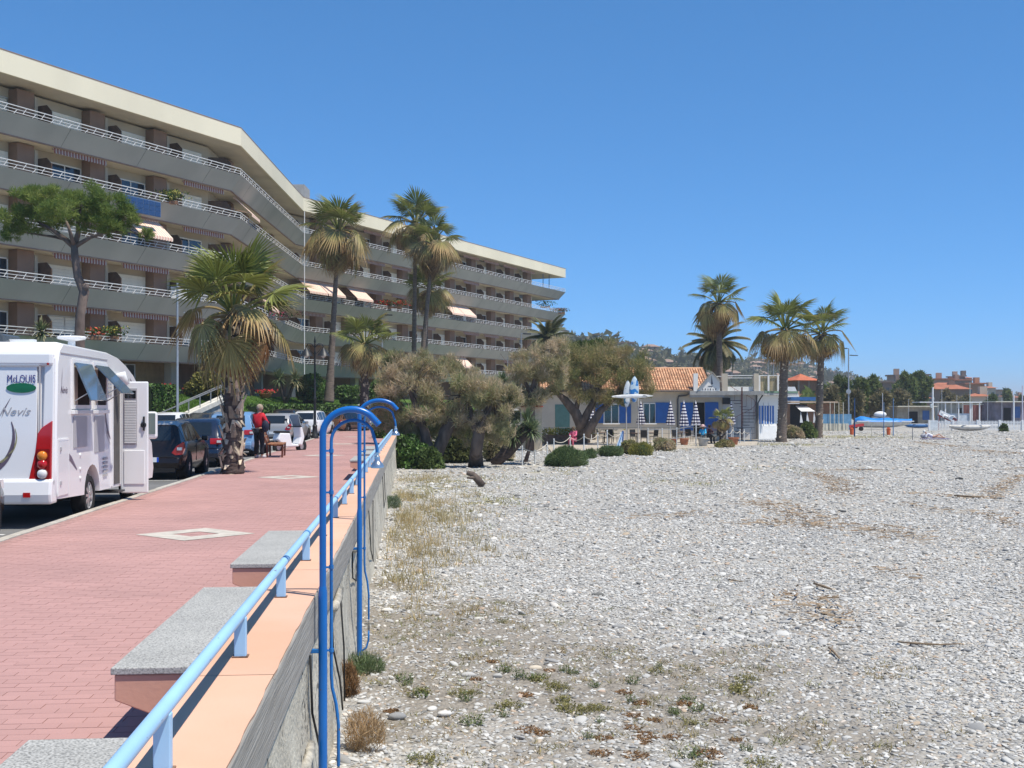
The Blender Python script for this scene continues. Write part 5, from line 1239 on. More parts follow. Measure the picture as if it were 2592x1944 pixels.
def wheel(parent, x, y, z, r, w, side, name='wheel', steel=False):
    """side +1: outer face towards +x"""
    m = MB(); s = side
    m.lathe([(r * 0.66, -w * .5 * s), (r * 0.93, -w * .5 * s), (r, -w * .3 * s), (r, w * .3 * s), (r * 0.93, w * .5 * s), (r * 0.68, w * .5 * s), (r * 0.66, w * .35 * s)], n=22, axis='x', close=False)
    o = m.build(name, tyre_m, parent, smooth=True, angle=40, loc=(x, y, z), fix=True)
    m = MB()
    m.lathe([(r * .67, w * .38 * s), (r * .62, w * .44 * s), (r * .58, w * .40 * s), (r * .56, w * .15 * s), (0.01, w * .12 * s)], n=22, axis='x', close=False)
    m.build('rim', rim_m if not steel else cam_g, o, smooth=True, angle=40, fix=True)
    m = MB()
    for k in range(5 if not steel else 9):
        a = 2 * PI * k / (5 if not steel else 9) + 0.3
        for dlt in ((-0.13, 0.13) if not steel else (0,)):
            m.bar((w * .40 * s, math.cos(a) * r * .12, math.sin(a) * r * .12), (w * .36 * s, math.cos(a + dlt) * r * .6, math.sin(a + dlt) * r * .6), r * .09, r * 0.12)
    m.lathe([(r * .14, w * .2 * s), (r * .14, w * .42 * s), (0.005, w * .45 * s)], n=12, axis='x', close=False)
    m.build('spokes', rim_m, o)
    return o

# ------------------------------------------------------------------ motorhome
camper = thing('motorhome', 'white motorhome seen from behind with its side door open and windows propped', 'motorhome', (-5.15, 17.45, RZ))
# local frame: x = 0 right side, negative to the left, y forward, z up from the road
CWD = 2.28; H_ = 2.73
prof = [(0.10, 0.42), (0.0, 0.55), (0.0, 0.9), (0.03, 1.6), (0.08, 2.42), (0.16, 2.63), (0.34, H_), (2.95, H_ - .02), (3.7, 2.65), (4.2, 2.55), (4.8, 2.38), (5.15, 2.2), (5.4, 1.92), (5.55, 1.62), (5.85, 1.3), (6.4, 1.05), (6.55, 0.55), (6.45, 0.36), *[(5.1 + .46 * math.cos(R(a)), .36 + .44 * math.sin(R(a))) for a in range(0, 181, 18)], *[(1.95 + .47 * math.cos(R(a)), .38 + .46 * math.sin(R(a))) for a in range(0, 181, 18)]]
# body as loft across x with rounded shoulders
m = MB(); n = len(prof)
def shrink(p, k):
    cx_, cz_ = 3.2, 1.5; return (p[0] + (cx_ - p[0]) * k * 0.06, p[1] + (cz_ - p[1]) * k * 0.09 if p[1] > 2.2 else p[1])
layers = [(0.0, 0.35), (-0.03, 0.12), (-0.09, 0.0), (-CWD + 0.09, 0.0), (-CWD + 0.03, 0.12), (-CWD, 0.35)]
vv = []; ff = []
for x, k in layers: vv += [(x, *shrink(p, k)) for p in prof]
for i in range(len(layers) - 1):
    for j in range(n): j2 = (j + 1) % n; ff.append((i * n + j, i * n + j2, (i + 1) * n + j2, (i + 1) * n + j))
ff.append(tuple(range(n))); ff.append(tuple((len(layers) - 1) * n + j for j in range(n - 1, -1, -1)))
m.add(vv, ff); m.build('body', cam_w, camper, smooth=True, angle=24, fix=True)
# rear moulded frame: corner columns, header and bumper
for x0, x1 in ((-0.20, -0.02), (-CWD + 0.02, -CWD + 0.20)):
    m = MB(); m.prism([(x0, 0.62), (x1, 0.62), (x1, 2.5), (x0 + 0.04 if x1 > -1 else x0, 2.5)], (0, -0.045, 0), (1, 0, 0), (0, 0.028, 1), (0, 0.07, 0)); m.build('rear_corner', cam_w, camper, bevel=0.02, fix=True)
m = MB(); m.box((-CWD / 2, 0.05, 2.47), (CWD - 0.06, 0.14, 0.22)); m.build('rear_header', cam_w, camper, bevel=0.05)
m = MB(); m.prism([(-0.10, 0.36), (-0.13, 0.5), (-0.10, 0.72), (0.08, 0.76), (0.2, 0.36)], (-CWD + 0.02, 0, 0), (0, 1, 0), (0, 0, 1), (CWD - 0.04, 0, 0)); m.build('rear_bumper', cam_w, camper, bevel=0.04, fix=True)
m = MB(); m.box((-CWD / 2, -0.02, 1.55), (CWD - 0.5, 0.02, 1.72), tilt=-0.028); m.build('rear_panel', cam_w, camper, bevel=0.01)
m = MB()
for x in (-0.215, -CWD + 0.215): m.bar((x, -0.045, 0.85), (x, 0.0, 2.36), 0.02, 0.02)
m.bar((-0.22, -0.015, 2.365), (-CWD + 0.22, -0.015, 2.365), 0.02); m.build('trim_groove', cam_g, camper)
for sx in (0, 1):
    X = (lambda x: x) if sx == 0 else (lambda x: -CWD - x)
    m = MB(); poly = [(X(-0.04), 0.70), (X(-0.36), 0.70), (X(-0.33), 0.85), (X(-0.27), 1.12), (X(-0.24), 1.38), (X(-0.18), 1.47), (X(-0.035), 1.57)]
    m.prism(poly, (0, -0.085, 0), (1, 0, 0), (0, 0.03, 1), (0, 0.06, 0)); tl = m.build('tail_light', lamp_red, camper, bevel=0.012, fix=True)
    m = MB(); m.bx(X(-0.06), X(-0.24), -0.075, -0.055, 0.72, 1.16)
    m.build('lamp_cluster', M('lamp_dark_red', (0.22, 0.01, 0.01), rough=0.2), tl)
    for zz, mm, nm in ((0.80, lamp_wh, 'reverse_lamp'), (0.94, lamp_red, 'brake_lamp'), (1.06, lamp_or, 'indicator_lamp')):
        m = MB(); m.lathe([(0.075, 0.0), (0.065, -0.03), (0.03, -0.045), (0.005, -0.048)], (X(-0.16), -0.075, zz), n=14, axis='y'); m.build(nm, mm, tl, smooth=True)
    m = MB(); m.box((X(-0.36), -0.135, 0.50), (0.10, 0.012, 0.07)); m.build('reflector', lamp_red, camper)
    m = MB(); m.ball((X(-0.10), 0.0, 2.40), 0.025, 8, 6); m.build('marker_lamp', lamp_red, camper)
# rear lettering and swooshes (flat film on the panel)
def decal_text(body, size, loc, mat, rot, shear=0.0, sx=1.0, name='lettering'):
    me = text_mesh(body, size, 0.0015, 'CENTER', shear); me.materials.append(mat); o = link(name, me, camper, loc); o.rotation_euler = rot; o.scale = (sx, 1, 1); return o
tl_ = R(90) - 0.028
o = decal_text('McLOUIS', 0.165, (-0.47, -0.022, 2.17), decal_b, (tl_, 0, 0), 0, 0.62)
m = MB(); m.lathe([(0.21, 0.0), (0.21, 0.004)], n=28); ov = m.build('green_oval', decal_g, camper); ov.rotation_euler = (tl_, 0, 0); ov.scale = (1.0, 0.34, 1); ov.location = (-0.47, -0.024, 2.045)
o = decal_text('Nevis', 0.17, (-0.57, -0.030, 1.70), cam_g, (tl_, 0, 0), 0.45, 1.1)
def swoosh(pts, w, mat, x=None, name='swoosh', plane='rear'):
    """tapering flat band through 2d points"""
    m = MB(); L_ = []; Rr = []
    for i, p in enumerate(pts):
        a = pts[max(0, i - 1)]; b = pts[min(len(pts) - 1, i + 1)]; t = Vector((b[0] - a[0], b[1] - a[1])).normalized(); nn = Vector((-t.y, t.x)); ww = w * math.sin(PI * (0.06 + 0.88 * i / (len(pts) - 1)))
        L_.append((p[0] + nn.x * ww, p[1] + nn.y * ww)); Rr.append((p[0] - nn.x * ww, p[1] - nn.y * ww))
    for i in range(len(pts) - 1):
        q = [L_[i], L_[i + 1], Rr[i + 1], Rr[i]]
        if plane == 'rear': m.quad(*[(a, -0.035 + (b - 1.55) * 0.028, b) for a, b in q])
        else: m.quad(*[(0.004, a, b) for a, b in q])
    return m.build(name, mat, camper, fix=True)
def arc(cx_, cz_, rx, rz, a0, a1, n=18): return [(cx_ + rx * math.cos(R(a0 + (a1 - a0) * i / n)), cz_ + rz * math.sin(R(a0 + (a1 - a0) * i / n))) for i in range(n + 1)]
swoosh(arc(-1.15, 1.35, 0.58, 0.6, 20, -120), 0.035, decal); swoosh(arc(-1.25, 1.33, 0.72, 0.5, 15, -130), 0.018, decal_y); swoosh(arc(-1.25, 1.35, 0.55, 0.72, 95, 40), 0.02, decal)
swoosh([(-0.95, 1.6), (-0.87, 1.72), (-0.80, 1.86), (-0.78, 1.90)], 0.012, decal); swoosh([(-0.74, 1.62), (-0.70, 1.75), (-0.62, 1.9)], 0.009, decal)
# side: details on the right-hand wall
def side_box(name, y0, y1, z0, z1, mat, t0=0.0, t1=0.012, bevel=0.006, parent=None):
    m = MB(); m.bx(t0, t1, y0, y1, z0, z1); return m.build(name, mat, parent or camper, bevel=bevel)
side_box('side_stripe', 0.25, 2.9, 2.56, 2.58, cam_g, 0.0, 0.01)
for (y0, y1, flap) in ((0.82, 1.84, 0.27), (1.98, 2.86, 0.52)):
    m = MB()
    for a in ((y0, y1, 1.74, 1.80), (y0, y1, 2.44, 2.50), (y0, y0 + 0.06, 1.80, 2.44), (y1 - 0.06, y1, 1.80, 2.44)): m.bx(0.0, 0.022, *a)
    wf = m.build('window_frame', white_paint, camper)
    m = MB(); m.bx(0.001, 0.006, y0 + 0.055, y1 - 0.055, 1.795, 2.445); m.build('window_opening', interior, wf)
    m = MB(); m.bx(0.0065, 0.010, y0 + 0.07, y0 + 0.30, 1.80, 2.44); m.build('curtain', M('pale_curtain', (0.5, 0.46, 0.4), rough=0.9), wf)
    c, s = math.cos(flap * 1.45), math.sin(flap * 1.45); m = MB()
    hl = 0.62; a0 = (0.03, y0 + 0.05, 2.44); m.add([(0.03, y0 + .05, 2.44), (0.03, y1 - .05, 2.44), (0.03 + hl * s, y1 - .05, 2.44 - hl * c), (0.03 + hl * s, y0 + .05, 2.44 - hl * c),
           (0.05, y0 + .05, 2.45), (0.05, y1 - .05, 2.45), (0.05 + hl * s, y1 - .05, 2.45 - hl * c), (0.05 + hl * s, y0 + .05, 2.45 - hl * c)], [(0, 3, 2, 1), (4, 5, 6, 7), (0, 1, 5, 4), (2, 3, 7, 6), (0, 4, 7, 3), (1, 2, 6, 5)])
    m.build('window_flap', glass('acrylic_flap', (0.09, 0.13, 0.18), 0.06), wf)
    m = MB()
    for yy in (y0 + 0.09, y1 - 0.09): m.bar((0.02, yy, 1.86), (0.03 + hl * s * 0.8, yy, 2.44 - hl * c * 0.8), 0.014)
    m.build('window_stay', grey_metal, wf)
    side_box('window_sill', y0 - 0.02, y1 + 0.02, 1.66, 1.72, cam_w, 0.0, 0.05)
side_box('fridge_vent', 0.90, 1.64, 1.14, 1.62, cam_g, 0, 0.014)
side_box('fridge_vent', 2.1, 2.7, 1.02, 1.62, cam_g, 0, 0.012)
gh = side_box('locker_door', 0.12, 0.62, 0.46, 1.27, cam_w, 0, 0.014)
for z in (1.12, 0.62): side_box('locker_hinge', 0.18, 0.24, z, z + 0.06, cam_g, 0.014, 0.03, 0.004, gh)
m = MB(); [m.bx(0.0, 0.016, a, b, c, d) for a, b, c, d in ((0.10, 0.64, 1.27, 1.30), (0.62, 0.64, 0.46, 1.27), (0.10, 0.12, 0.46, 1.27))]; m.build('locker_frame', white_paint, camper)
swoosh([(0.16, 1.02), (0.28, 1.10), (0.52, 1.08), (0.8, 0.97), (1.10, 0.80)], 0.055, decal, plane='side'); swoosh([(0.15, 0.98), (0.22, 0.85), (0.26, 0.68)], 0.03, decal, plane='side')
swoosh([(2.75, 1.75), (2.82, 1.55), (2.95, 1.35), (3.12, 1.22)], 0.05, decal, plane='side'); swoosh([(2.78, 1.42), (2.95, 1.25), (3.12, 1.12)], 0.025, cam_g, plane='side')
swoosh([(4.5, 2.3), (4.8, 2.15), (5.0, 1.9)], 0.03, decal, plane='side')
me = text_mesh('Nevis', 0.15, 0.001, 'CENTER', 0.35); me.materials.append(decal); o = link('lettering', me, camper, (0.003, 0.42, 2.02)); o.rotation_euler = (R(90), 0, R(90))
swoosh([(0.28, 1.9), (0.32, 2.2), (0.34, 2.35)], 0.008, decal, plane='side')
for y0, z0, z1 in ((2.9, 1.98, 2.3), (2.62, 0.60, 0.95)):
    m = MB()
    for i in range(5): m.bx(0.0, 0.018, y0, y0 + 0.26, z0 + i * (z1 - z0) / 5, z0 + i * (z1 - z0) / 5 + 0.04)
    m.build('louvre_vent', M('louvre', (0.45, 0.44, 0.42), var=0.1), camper)
for z in (1.02, 0.80, 0.66): m = MB(); m.ball((0.0, 1.28, z), 0.035, 10, 6, (0.6, 1, 1)); m.build('filler_cap', lamp_wh, camper, smooth=True)
side_box('door_opening', 3.22, 3.74, 0.42, 2.30, M('doorway_shade', (0.10, 0.095, 0.09)), 0.0, 0.008, 0)  # flat dark plate stands for the shaded inside of the doorway
m = MB(); [m.bx(0, 0.03, *a) for a in ((3.16, 3.22, 0.4, 2.36), (3.74, 3.80, 0.4, 2.36), (3.16, 3.80, 2.30, 2.36))]; m.build('door_frame', cam_w, camper)
m = MB(); m.tube([(0.05, 3.3, 2.30), (0.14, 3.35, 2.32), (0.17, 3.4, 2.2), (0.10, 3.42, 2.1)], [0.05, 0.09, 0.09, 0.04], n=8); m.build('porch_lamp', lamp_wh, camper, smooth=True)
# open door, hinged at its front edge and swung out
door = MB(); door.bx(0.02, 0.50, 3.74, 3.785, 0.24, 2.22); dr = door.build('side_door', cam_w, camper, bevel=0.03)
m = MB(); m.bx(0.08, 0.31, 3.724, 3.74, 1.10, 2.10); m.build('door_blind_frame', cam_g, dr)
m = MB()
for i in range(26): m.bx(0.095, 0.295, 3.712, 3.724, 1.13 + i * 0.029, 1.13 + i * 0.029 + 0.017)
m.build('blind_slats', white_paint, dr)
m = MB(); m.bx(0.10, 0.29, 3.716, 3.726, 1.92, 2.06); m.build('door_window', car_glass, dr)
m = MB(); m.bx(0.08, 0.44, 3.725, 3.74, 0.40, 1.00); m.build('door_pocket', cam_w, dr, bevel=0.012)
m = MB(); m.lathe([(0.05, 0), (0.05, -0.03), (0.02, -0.035)], (0.42, 3.74, 1.45), n=12, axis='y'); m.bar((0.43, 3.72, 1.35), (0.43, 3.72, 1.6), 0.03); m.build('door_handle', dark_metal, dr)
m = MB()
for z in (0.55, 1.2, 1.9): m.bx(-0.01, 0.05, 3.75, 3.82, z, z + 0.12)
m.build('door_hinge', grey_metal, dr)
# cab mirror, roof fittings, wheels, step
m = MB(); m.box((0.20, 5.35, 1.42), (0.24, 0.14, 0.52)); mi = m.build('wing_mirror', cam_w, camper, bevel=0.05); m = MB(); m.box((0.20, 5.275, 1.45), (0.19, 0.01, 0.40)); m.build('mirror_glass', glass('mirror_glass', (0.12, 0.16, 0.15), 0.1), mi); m = MB(); m.bar((0.0, 5.4, 1.15), (0.20, 5.35, 1.22), 0.09); m.build('mirror_arm', cam_w, mi)
m = MB(); m.lathe([(0.06, 0), (0.06, 0.14), (0.22, 0.17), (0.24, 0.20), (0.22, 0.22), (0.05, 0.23)], (-0.5, 2.6, H_), n=18); m.build('roof_antenna', cam_w, camper, smooth=True, angle=40)
m = MB(); m.prism([(-1.9, 0), (-1.0, 0), (-1.05, 0.16), (-1.6, 0.22), (-1.9, 0.1)], (0, 0.9, H_), (1, 0, 0), (0, 0, 1), (0, 0.8, 0)); m.build('roof_hatch', M('smoked_hatch', (0.08, 0.09, 0.1), rough=0.2), camper, bevel=0.02)
m = MB(); m.box((-0.9, 1.2, H_ + 0.06), (0.5, 0.12, 0.05)); m.box((-1.0, 1.6, H_ + 0.03), (0.5, 0.5, 0.06)); m.build('roof_rack', cam_w, camper)
wheel(camper, -0.14, 1.95, 0.34, 0.34, 0.22, 1, steel=True); wheel(camper, -CWD + 0.14, 1.95, 0.34, 0.34, 0.22, -1, steel=True)
wheel(camper, -0.16, 5.1, 0.34, 0.34, 0.22, 1, steel=True); wheel(camper, -CWD + 0.16, 5.1, 0.34, 0.34, 0.22, -1, steel=True)
m = MB(); m.bx(-CWD + 0.3, -0.3, 0.5, 6.2, 0.3, 0.55); m.build('underbody', interior, camper)
m = MB(); m.bx(-0.3, 0.10, 3.24, 3.72, 0.28, 0.31); m.build('entry_step', dark_metal, camper)

# ------------------------------------------------------------------ cars
def car(label, loc, yaw, paint, L_=4.1, W_=1.74, Hc=1.48, kind='hatch', roof=None, group='cars parked along the promenade kerb', lamps='side', plate=True, wr_=0.31, name='parked_car', bumper=None, trim=None):
    """local: y forward from rear bumper, x to the right, origin at rear right-hand road point"""
    t = thing(name, label, 'car', loc, yaw, group=group); hw = W_ / 2; cx_ = -hw; k = L_ / 4.1; hs_ = Hc / 1.48
    zb = 0.93 * hs_
    if kind == 'wagon': st = [(0.0, .58, 0), (0.03, .80, 0), (0.10, zb, 0), (0.42, Hc - .09, 1), (0.75, Hc - .01, 1), (1.5, Hc, 1), (2.25, Hc - .03, 1), (3.1, zb + .06, 0), (3.75, zb - .10, 0), (4.02, .68, 0), (4.1, .52, 0)]; cab = (2, 7)
    elif kind == 'sedan': st = [(0.0, .60, 0), (0.04, .88, 0), (0.10, zb + .08, 0), (0.55, zb + .10, 0), (1.15, Hc - .06, 1), (1.7, Hc, 1), (2.2, Hc - .03, 1), (2.95, zb + .06, 0), (3.7, zb - .08, 0), (4.0, .68, 0), (4.1, .52, 0)]; cab = (3, 7)
    elif kind == 'van': st = [(0.0, .5, 0), (0.02, .8, 0), (0.05, zb * 1.1, 0), (0.16, Hc - .08, 1), (0.4, Hc, 1), (1.6, Hc, 1), (2.9, Hc - .05, 1), (3.55, zb + .12, 0), (3.9, zb - .02, 0), (4.05, .68, 0), (4.1, .5, 0)]; cab = (2, 7)
    else: st = [(0.0, .56, 0), (0.04, .80, 0), (0.09, zb + .02, 0), (0.38, Hc - .10, 1), (0.70, Hc - .015, 1), (1.4, Hc, 1), (2.1, Hc - .03, 1), (2.95, zb + .07, 0), (3.65, zb - .07, 0), (4.0, .70, 0), (4.1, .52, 0)]; cab = (2, 7)
    rows = []
    for (y, zt, c) in st:
        e = max(0, 1 - y / 0.30) if y < 2 else max(0, 1 - (4.1 - y) / 0.55); w = hw * (1 - 0.13 * e ** 2); zl = min(zb, zt - 0.04)
        wt = w * (0.73 if kind != 'van' else 0.84) if c else w * 0.86
        if not c: zl = zt - 0.05
        rows.append([(w * .90, .20 + .10 * e), (w * .985, .36), (w, min(.55, zl - .1)), (w * .99, zl - 0.04), (w * .955, zl), (wt + .015, zt - .05 if c else zt - 0.015), (wt * .9, zt)])
    V = []; full = []
    for (y, zt, c), rw in zip(st, rows):
        ring = [(cx_ + a, y * k, z) for a, z in rw] + [(cx_ - a, y * k, z) for a, z in reversed(rw)]; full.append(ring)
    npt = 14; body = MB(); wins = []
    for r_ in full: body.v += r_
    for i in range(len(full) - 1):
        for j in range(npt):
            j2 = (j + 1) % npt; f = (i * npt + j, i * npt + j2, (i + 1) * npt + j2, (i + 1) * npt + j); body.f.append(f); body.mi.append(0)
            side = j in (4, 8); top = j == 6
            if side and cab[0] < i + (0 if kind != 'sedan' else 0) < cab[1]: wins.append(('side_window', f))
            elif side and i == cab[0]: wins.append(('quarter_window', f))
            elif top and i == cab[0]: wins.append(('rear_window', f))
            elif top and i == cab[1] - 1: wins.append(('windscreen', f))
    body.f.append(tuple(range(npt))); body.mi.append(0); body.f.append(tuple((len(full) - 1) * npt + j for j in range(npt - 1, -1, -1))); body.mi.append(0)
    verts = body.v
    body.build('body', paint, t, smooth=True, angle=38, fix=True)
    if roof:
        m = MB()
        for i in range(cab[0] + 1, cab[1] - 1):
            a = i * npt; b2 = (i + 1) * npt; q = [verts[a + 5], verts[a + 6], verts[a + 7], verts[a + 8]]; q2 = [verts[b2 + 5], verts[b2 + 6], verts[b2 + 7], verts[b2 + 8]]
            for s in range(3): m.quad(*[(p[0], p[1], p[2] + 0.006) for p in (q[s], q[s + 1], q2[s + 1], q2[s])])
        m.build('roof_panel', roof, t, smooth=True)
    for nm, f in wins:
        ps = [Vector(verts[i]) for i in f]; c = sum(ps, Vector()) / 4; nn = (ps[1] - ps[0]).cross(ps[2] - ps[1]); 
        if nn.length < 1e-6: continue
        nn.normalize(); mid = Vector((cx_, L_ * .5, .7))
        if nn.dot(c - mid) < 0: nn = -nn
        sc = 0.88 if nm == 'side_window' else 0.84
        if nm == 'quarter_window': sc = 0.7
        m = MB(); m.quad(*[c + (p - c) * sc + nn * 0.007 for p in ps]); m.build(nm, car_glass, t, fix=False)
    # wheels with dark arches
    for yy in (0.72 * k, 3.28 * k):
        for sd in (1, -1):
            xo = cx_ + sd * (hw - 0.10); m = MB(); m.lathe([(0.05, -0.16 * sd), (wr_ * 1.2, -0.16 * sd), (wr_ * 1.2, 0.105 * sd), (0.05, 0.106 * sd)], n=20, axis='x', close=False); m.build('wheel_arch', interior, t, loc=(xo, yy, wr_ + 0.01), fix=True)
            wheel(t, cx_ + sd * (hw - 0.085), yy, wr_, wr_, 0.2, sd)
    w0 = hw * .90
    for sd in (1, -1):
        m = MB()
        if lamps == 'side': m.prism([(0, 0), (0.16, 0.02), (0.20, .16), (0.17, .33), (0.02, .22), (-.10, .06)], (cx_ + sd * (w0 - 0.12), -0.012, zb - 0.30), (sd, 0, 0), (0, 0.10, 1), (0, 0.20, 0))
        elif lamps == 'tall': m.prism([(0, 0), (0.12, 0), (0.12, .62), (0.03, .62)], (cx_ + sd * (w0 - 0.10), 0.0, zb - 0.2), (sd, 0, 0), (0, 0.22, 1), (0, 0.12, 0))
        elif lamps == 'round': m.lathe([(0.085, 0.2), (0.085, -0.015), (0.05, -0.03)], (cx_ + sd * (w0 - 0.12), 0.04, zb - 0.12), n=12, axis='y')
        else: m.prism([(-.14, 0), (0.17, 0), (0.19, .17), (-.14, .17)], (cx_ + sd * (w0 - 0.14), 0.0, zb - 0.22), (sd, 0, 0), (0, 0.1, 1), (0, 0.2, 0))
        tl = m.build('tail_light', lamp_red, t, bevel=0.01, fix=True)
        m = MB(); m.box((cx_ + sd * (w0 - 0.02), -0.012, zb - 0.14), (0.12, 0.02, 0.07)); m.build('lens', lamp_wh, tl)
        m = MB(); m.prism([(0, 0), (.2, .02), (.2, .14), (0.02, .10)], (cx_ + sd * (w0 - 0.2), L_ - 0.2, zb - 0.28), (sd, 0, 0), (0, -0.1, 1), (0, 0.12, 0)); m.build('headlight', lamp_wh, t, fix=True)
        m = MB(); m.box((cx_ + sd * (hw + 0.05), 2.72 * k, zb + 0.06), (0.16, 0.10, 0.13)); m.build('wing_mirror', trim or paint, t, bevel=0.03)
        m = MB(); m.bar((cx_ + sd * (hw - .002), 1.75 * k, .42), (cx_ + sd * (hw - .002), 1.752 * k, zb - 0.05), 0.012, 0.008); m.bar((cx_ + sd * (hw), 1.55 * k, zb - 0.12), (cx_ + sd * hw, 1.70 * k, zb - 0.12), 0.02, 0.025); m.build('door_seam', interior, t)
    m = MB(); m.prism([(-0.03, 0.0), (-0.055, 0.14), (-0.03, .26), (.14, .28), (.14, 0)], (cx_ - hw * .86, 0, 0.28), (0, 1, 0), (0, 0, 1), (hw * 1.72, 0, 0)); m.build('rear_bumper', bumper or paint, t, bevel=0.03, fix=True)
    m = MB(); m.box((cx_, 0.06, 0.25), (hw * 1.5, 0.2, 0.10)); m.build('bumper_skirt', rubber, t)
    if plate:
        m = MB(); m.box((cx_, -0.062, 0.50), (0.52, 0.012, 0.115)); pl = m.build('licence_plate', white_paint, t)
        m = MB()
        for sd in (1, -1): m.box((cx_ + sd * .24, -0.069, 0.50), (0.045, 0.004, 0.113))
        m.build('plate_band', M('plate_blue', (0.01, 0.08, 0.5)), pl)
        if plate is not True:
            me = text_mesh(plate, 0.10, 0.001); me.materials.append(M('plate_black', (0.015, 0.015, 0.015))); o = link('lettering', me, pl, (cx_, -0.07, 0.50)); o.rotation_euler = (R(90), 0, 0)
    return t
def paintm(name, c, rough=0.22): return M(name, c, rough=rough, var=0.03, clear=0.8, spec=0.5)
blk = M('black_paint', (0.012, 0.008, 0.008), rough=0.25, var=0.03, clear=0.35, spec=0.35); navy = paintm('navy_paint', (0.008, 0.014, 0.035)); ltb = paintm('light_blue_paint', (0.16, 0.30, 0.50)); silv = M('silver_paint', (0.42, 0.41, 0.40), rough=0.3, metal=0.45, clear=0.6, var=0.03)
whp = paintm('white_car_paint', (0.74, 0.74, 0.74)); brz = paintm('bronze_paint', (0.16, 0.08, 0.045)); grn = paintm('grey_green_paint', (0.06, 0.075, 0.065)); dkg = paintm('dark_grey_paint', (0.03, 0.032, 0.036))
def kerbx(Y): return -5.42
car('black car cut by the left edge of the photo, only its front wheel showing', (-5.42, 12.35, RZ), 0, blk, 4.1, 1.72)
car('black hatchback with pale roof parked behind the camper', (-5.45, 28.7, RZ), 0, blk, 3.85, 1.70, 1.43, 'hatch', roof=silv, lamps='side', plate='IUS J')
car('dark navy estate car between black hatchback and palm trunk', (-5.45, 34.5, RZ), 0, navy, 4.5, 1.76, 1.44, 'wagon', lamps='wide')
car('light blue tall hatchback just right of the near palm trunk', (-5.5, 41.8, RZ), R(-1), ltb, 4.2, 1.78, 1.60, 'hatch', lamps='wide', trim=rubber)
b = W(736, 57.0); car('silver estate car parked behind the white scooter', (b.x, b.y, RZ), R(-9), silv, 4.5, 1.75, 1.46, 'wagon', lamps='side')
b = W(806, 68.5); car('white hatchback behind the black lamp post', (b.x, b.y, RZ), R(-10), whp, 4.2, 1.74, 1.55, 'hatch', lamps='round')
b = W(868, 79.0); car('bronze brown car seen from its side behind the blue shower arch', (b.x, b.y, RZ), R(-26), brz, 4.3, 1.74, 1.45, 'hatch', lamps='round')
b = W(944, 94.0); car('white van with tall red lights framed by the far shower arch', (b.x, b.y, RZ), R(-30), whp, 4.6, 1.9, 2.0, 'van', lamps='tall', name='parked_van')
G2 = 'cars parked across the road under the lawn hedge'
b = W(459, 55.0); car('small white framed car roof showing above the black hatchback', (b.x, b.y, RZ), R(-6), whp, 3.6, 1.65, 1.52, 'hatch', group=G2, lamps='round')
b = W(414, 57.0); car('dark car half hidden behind the camper mirror', (b.x, b.y, RZ), R(-6), dkg, 4.1, 1.72, 1.40, 'sedan', group=G2)
b = W(533, 60.5); car('dark grey saloon beyond the navy estate car', (b.x, b.y, RZ), R(-6), dkg, 4.3, 1.74, 1.46, 'sedan', group=G2)
b = W(585, 66.5); car('grey green car beside the near palm trunk across the road', (b.x, b.y, RZ), R(-6), grn, 4.2, 1.74, 1.46, 'hatch', group=G2)
b = W(628, 70.0); car('blue car roof peeking right of the near palm trunk', (b.x, b.y, RZ), R(-6), navy, 4.2, 1.72, 1.40, 'hatch', group=G2)
b = W(746, 80.0); car('black high roofed car against the hedge above the silver estate', (b.x, b.y, RZ), R(-8), blk, 4.4, 1.82, 1.62, 'wagon', group=G2, lamps='wide')
b = W(880, 88.0); car('dark saloon against the hedge behind the white hatchback', (b.x, b.y, RZ), R(-12), dkg, 4.3, 1.76, 1.45, 'sedan', group=G2)

# ------------------------------------------------------------------ scooter
sc_ = thing('motor_scooter', 'white and black motor scooter standing behind the wooden seat', 'scooter', W(697, 43.5, RZ), R(-38))
m = MB(); m.prism([(1.25, .28), (1.38, .62), (1.25, 1.02), (1.12, 1.05), (1.16, .62), (1.05, .34)], (-0.2, 0, 0), (0, 1, 0), (0, 0, 1), (0.4, 0, 0)); m.build('front_fairing', cam_w, sc_, bevel=0.05, fix=True)
m = MB(); m.prism([(0.0, .55), (0.1, .80), (0.62, .78), (0.72, .40), (1.1, .34), (1.1, .26), (0.3, .26)], (-0.17, 0, 0), (0, 1, 0), (0, 0, 1), (0.34, 0, 0)); m.build('body', cam_w, sc_, bevel=0.05, fix=True)
m = MB(); m.prism([(0.0, .80), (0.05, .88), (0.62, .86), (0.66, .78)], (-0.15, 0, 0), (0, 1, 0), (0, 0, 1), (0.3, 0, 0)); m.build('seat', rubber, sc_, bevel=0.03, fix=True)
m = MB(); m.prism([(1.18, 1.02), (1.02, 1.48), (1.00, 1.47), (1.14, 1.02)], (-0.2, 0, 0), (0, 1, 0), (0, 0, 1), (0.4, 0, 0)); m.build('windscreen', glass('scooter_screen', (0.25, 0.28, 0.3), 0.08), sc_, fix=True)
m = MB(); m.bar((-0.34, 1.05, 1.02), (0.34, 1.05, 1.02), 0.035); m.build('handlebar', dark_metal, sc_)
for yy in (0.15, 1.38):
    m = MB(); m.lathe([(0.12, -.05), (.25, -.05), (.27, 0), (.25, .05), (.12, .05)], (0, yy, .27), n=18, axis='x', close=False); o = m.build('wheel', tyre_m, sc_, smooth=True); m = MB(); m.lathe([(.13, -.03), (.13, .03)], (0, yy, .27), n=12, axis='x'); m.build('rim', rim_m, o)
for s in (-1, 1): m = MB(); m.bar((s * .3, 1.03, 1.02), (s * .42, 1.0, 1.25), 0.015); m.box((s * .43, 1.0, 1.28), (.12, .02, .08)); m.build('mirror', dark_metal, sc_)
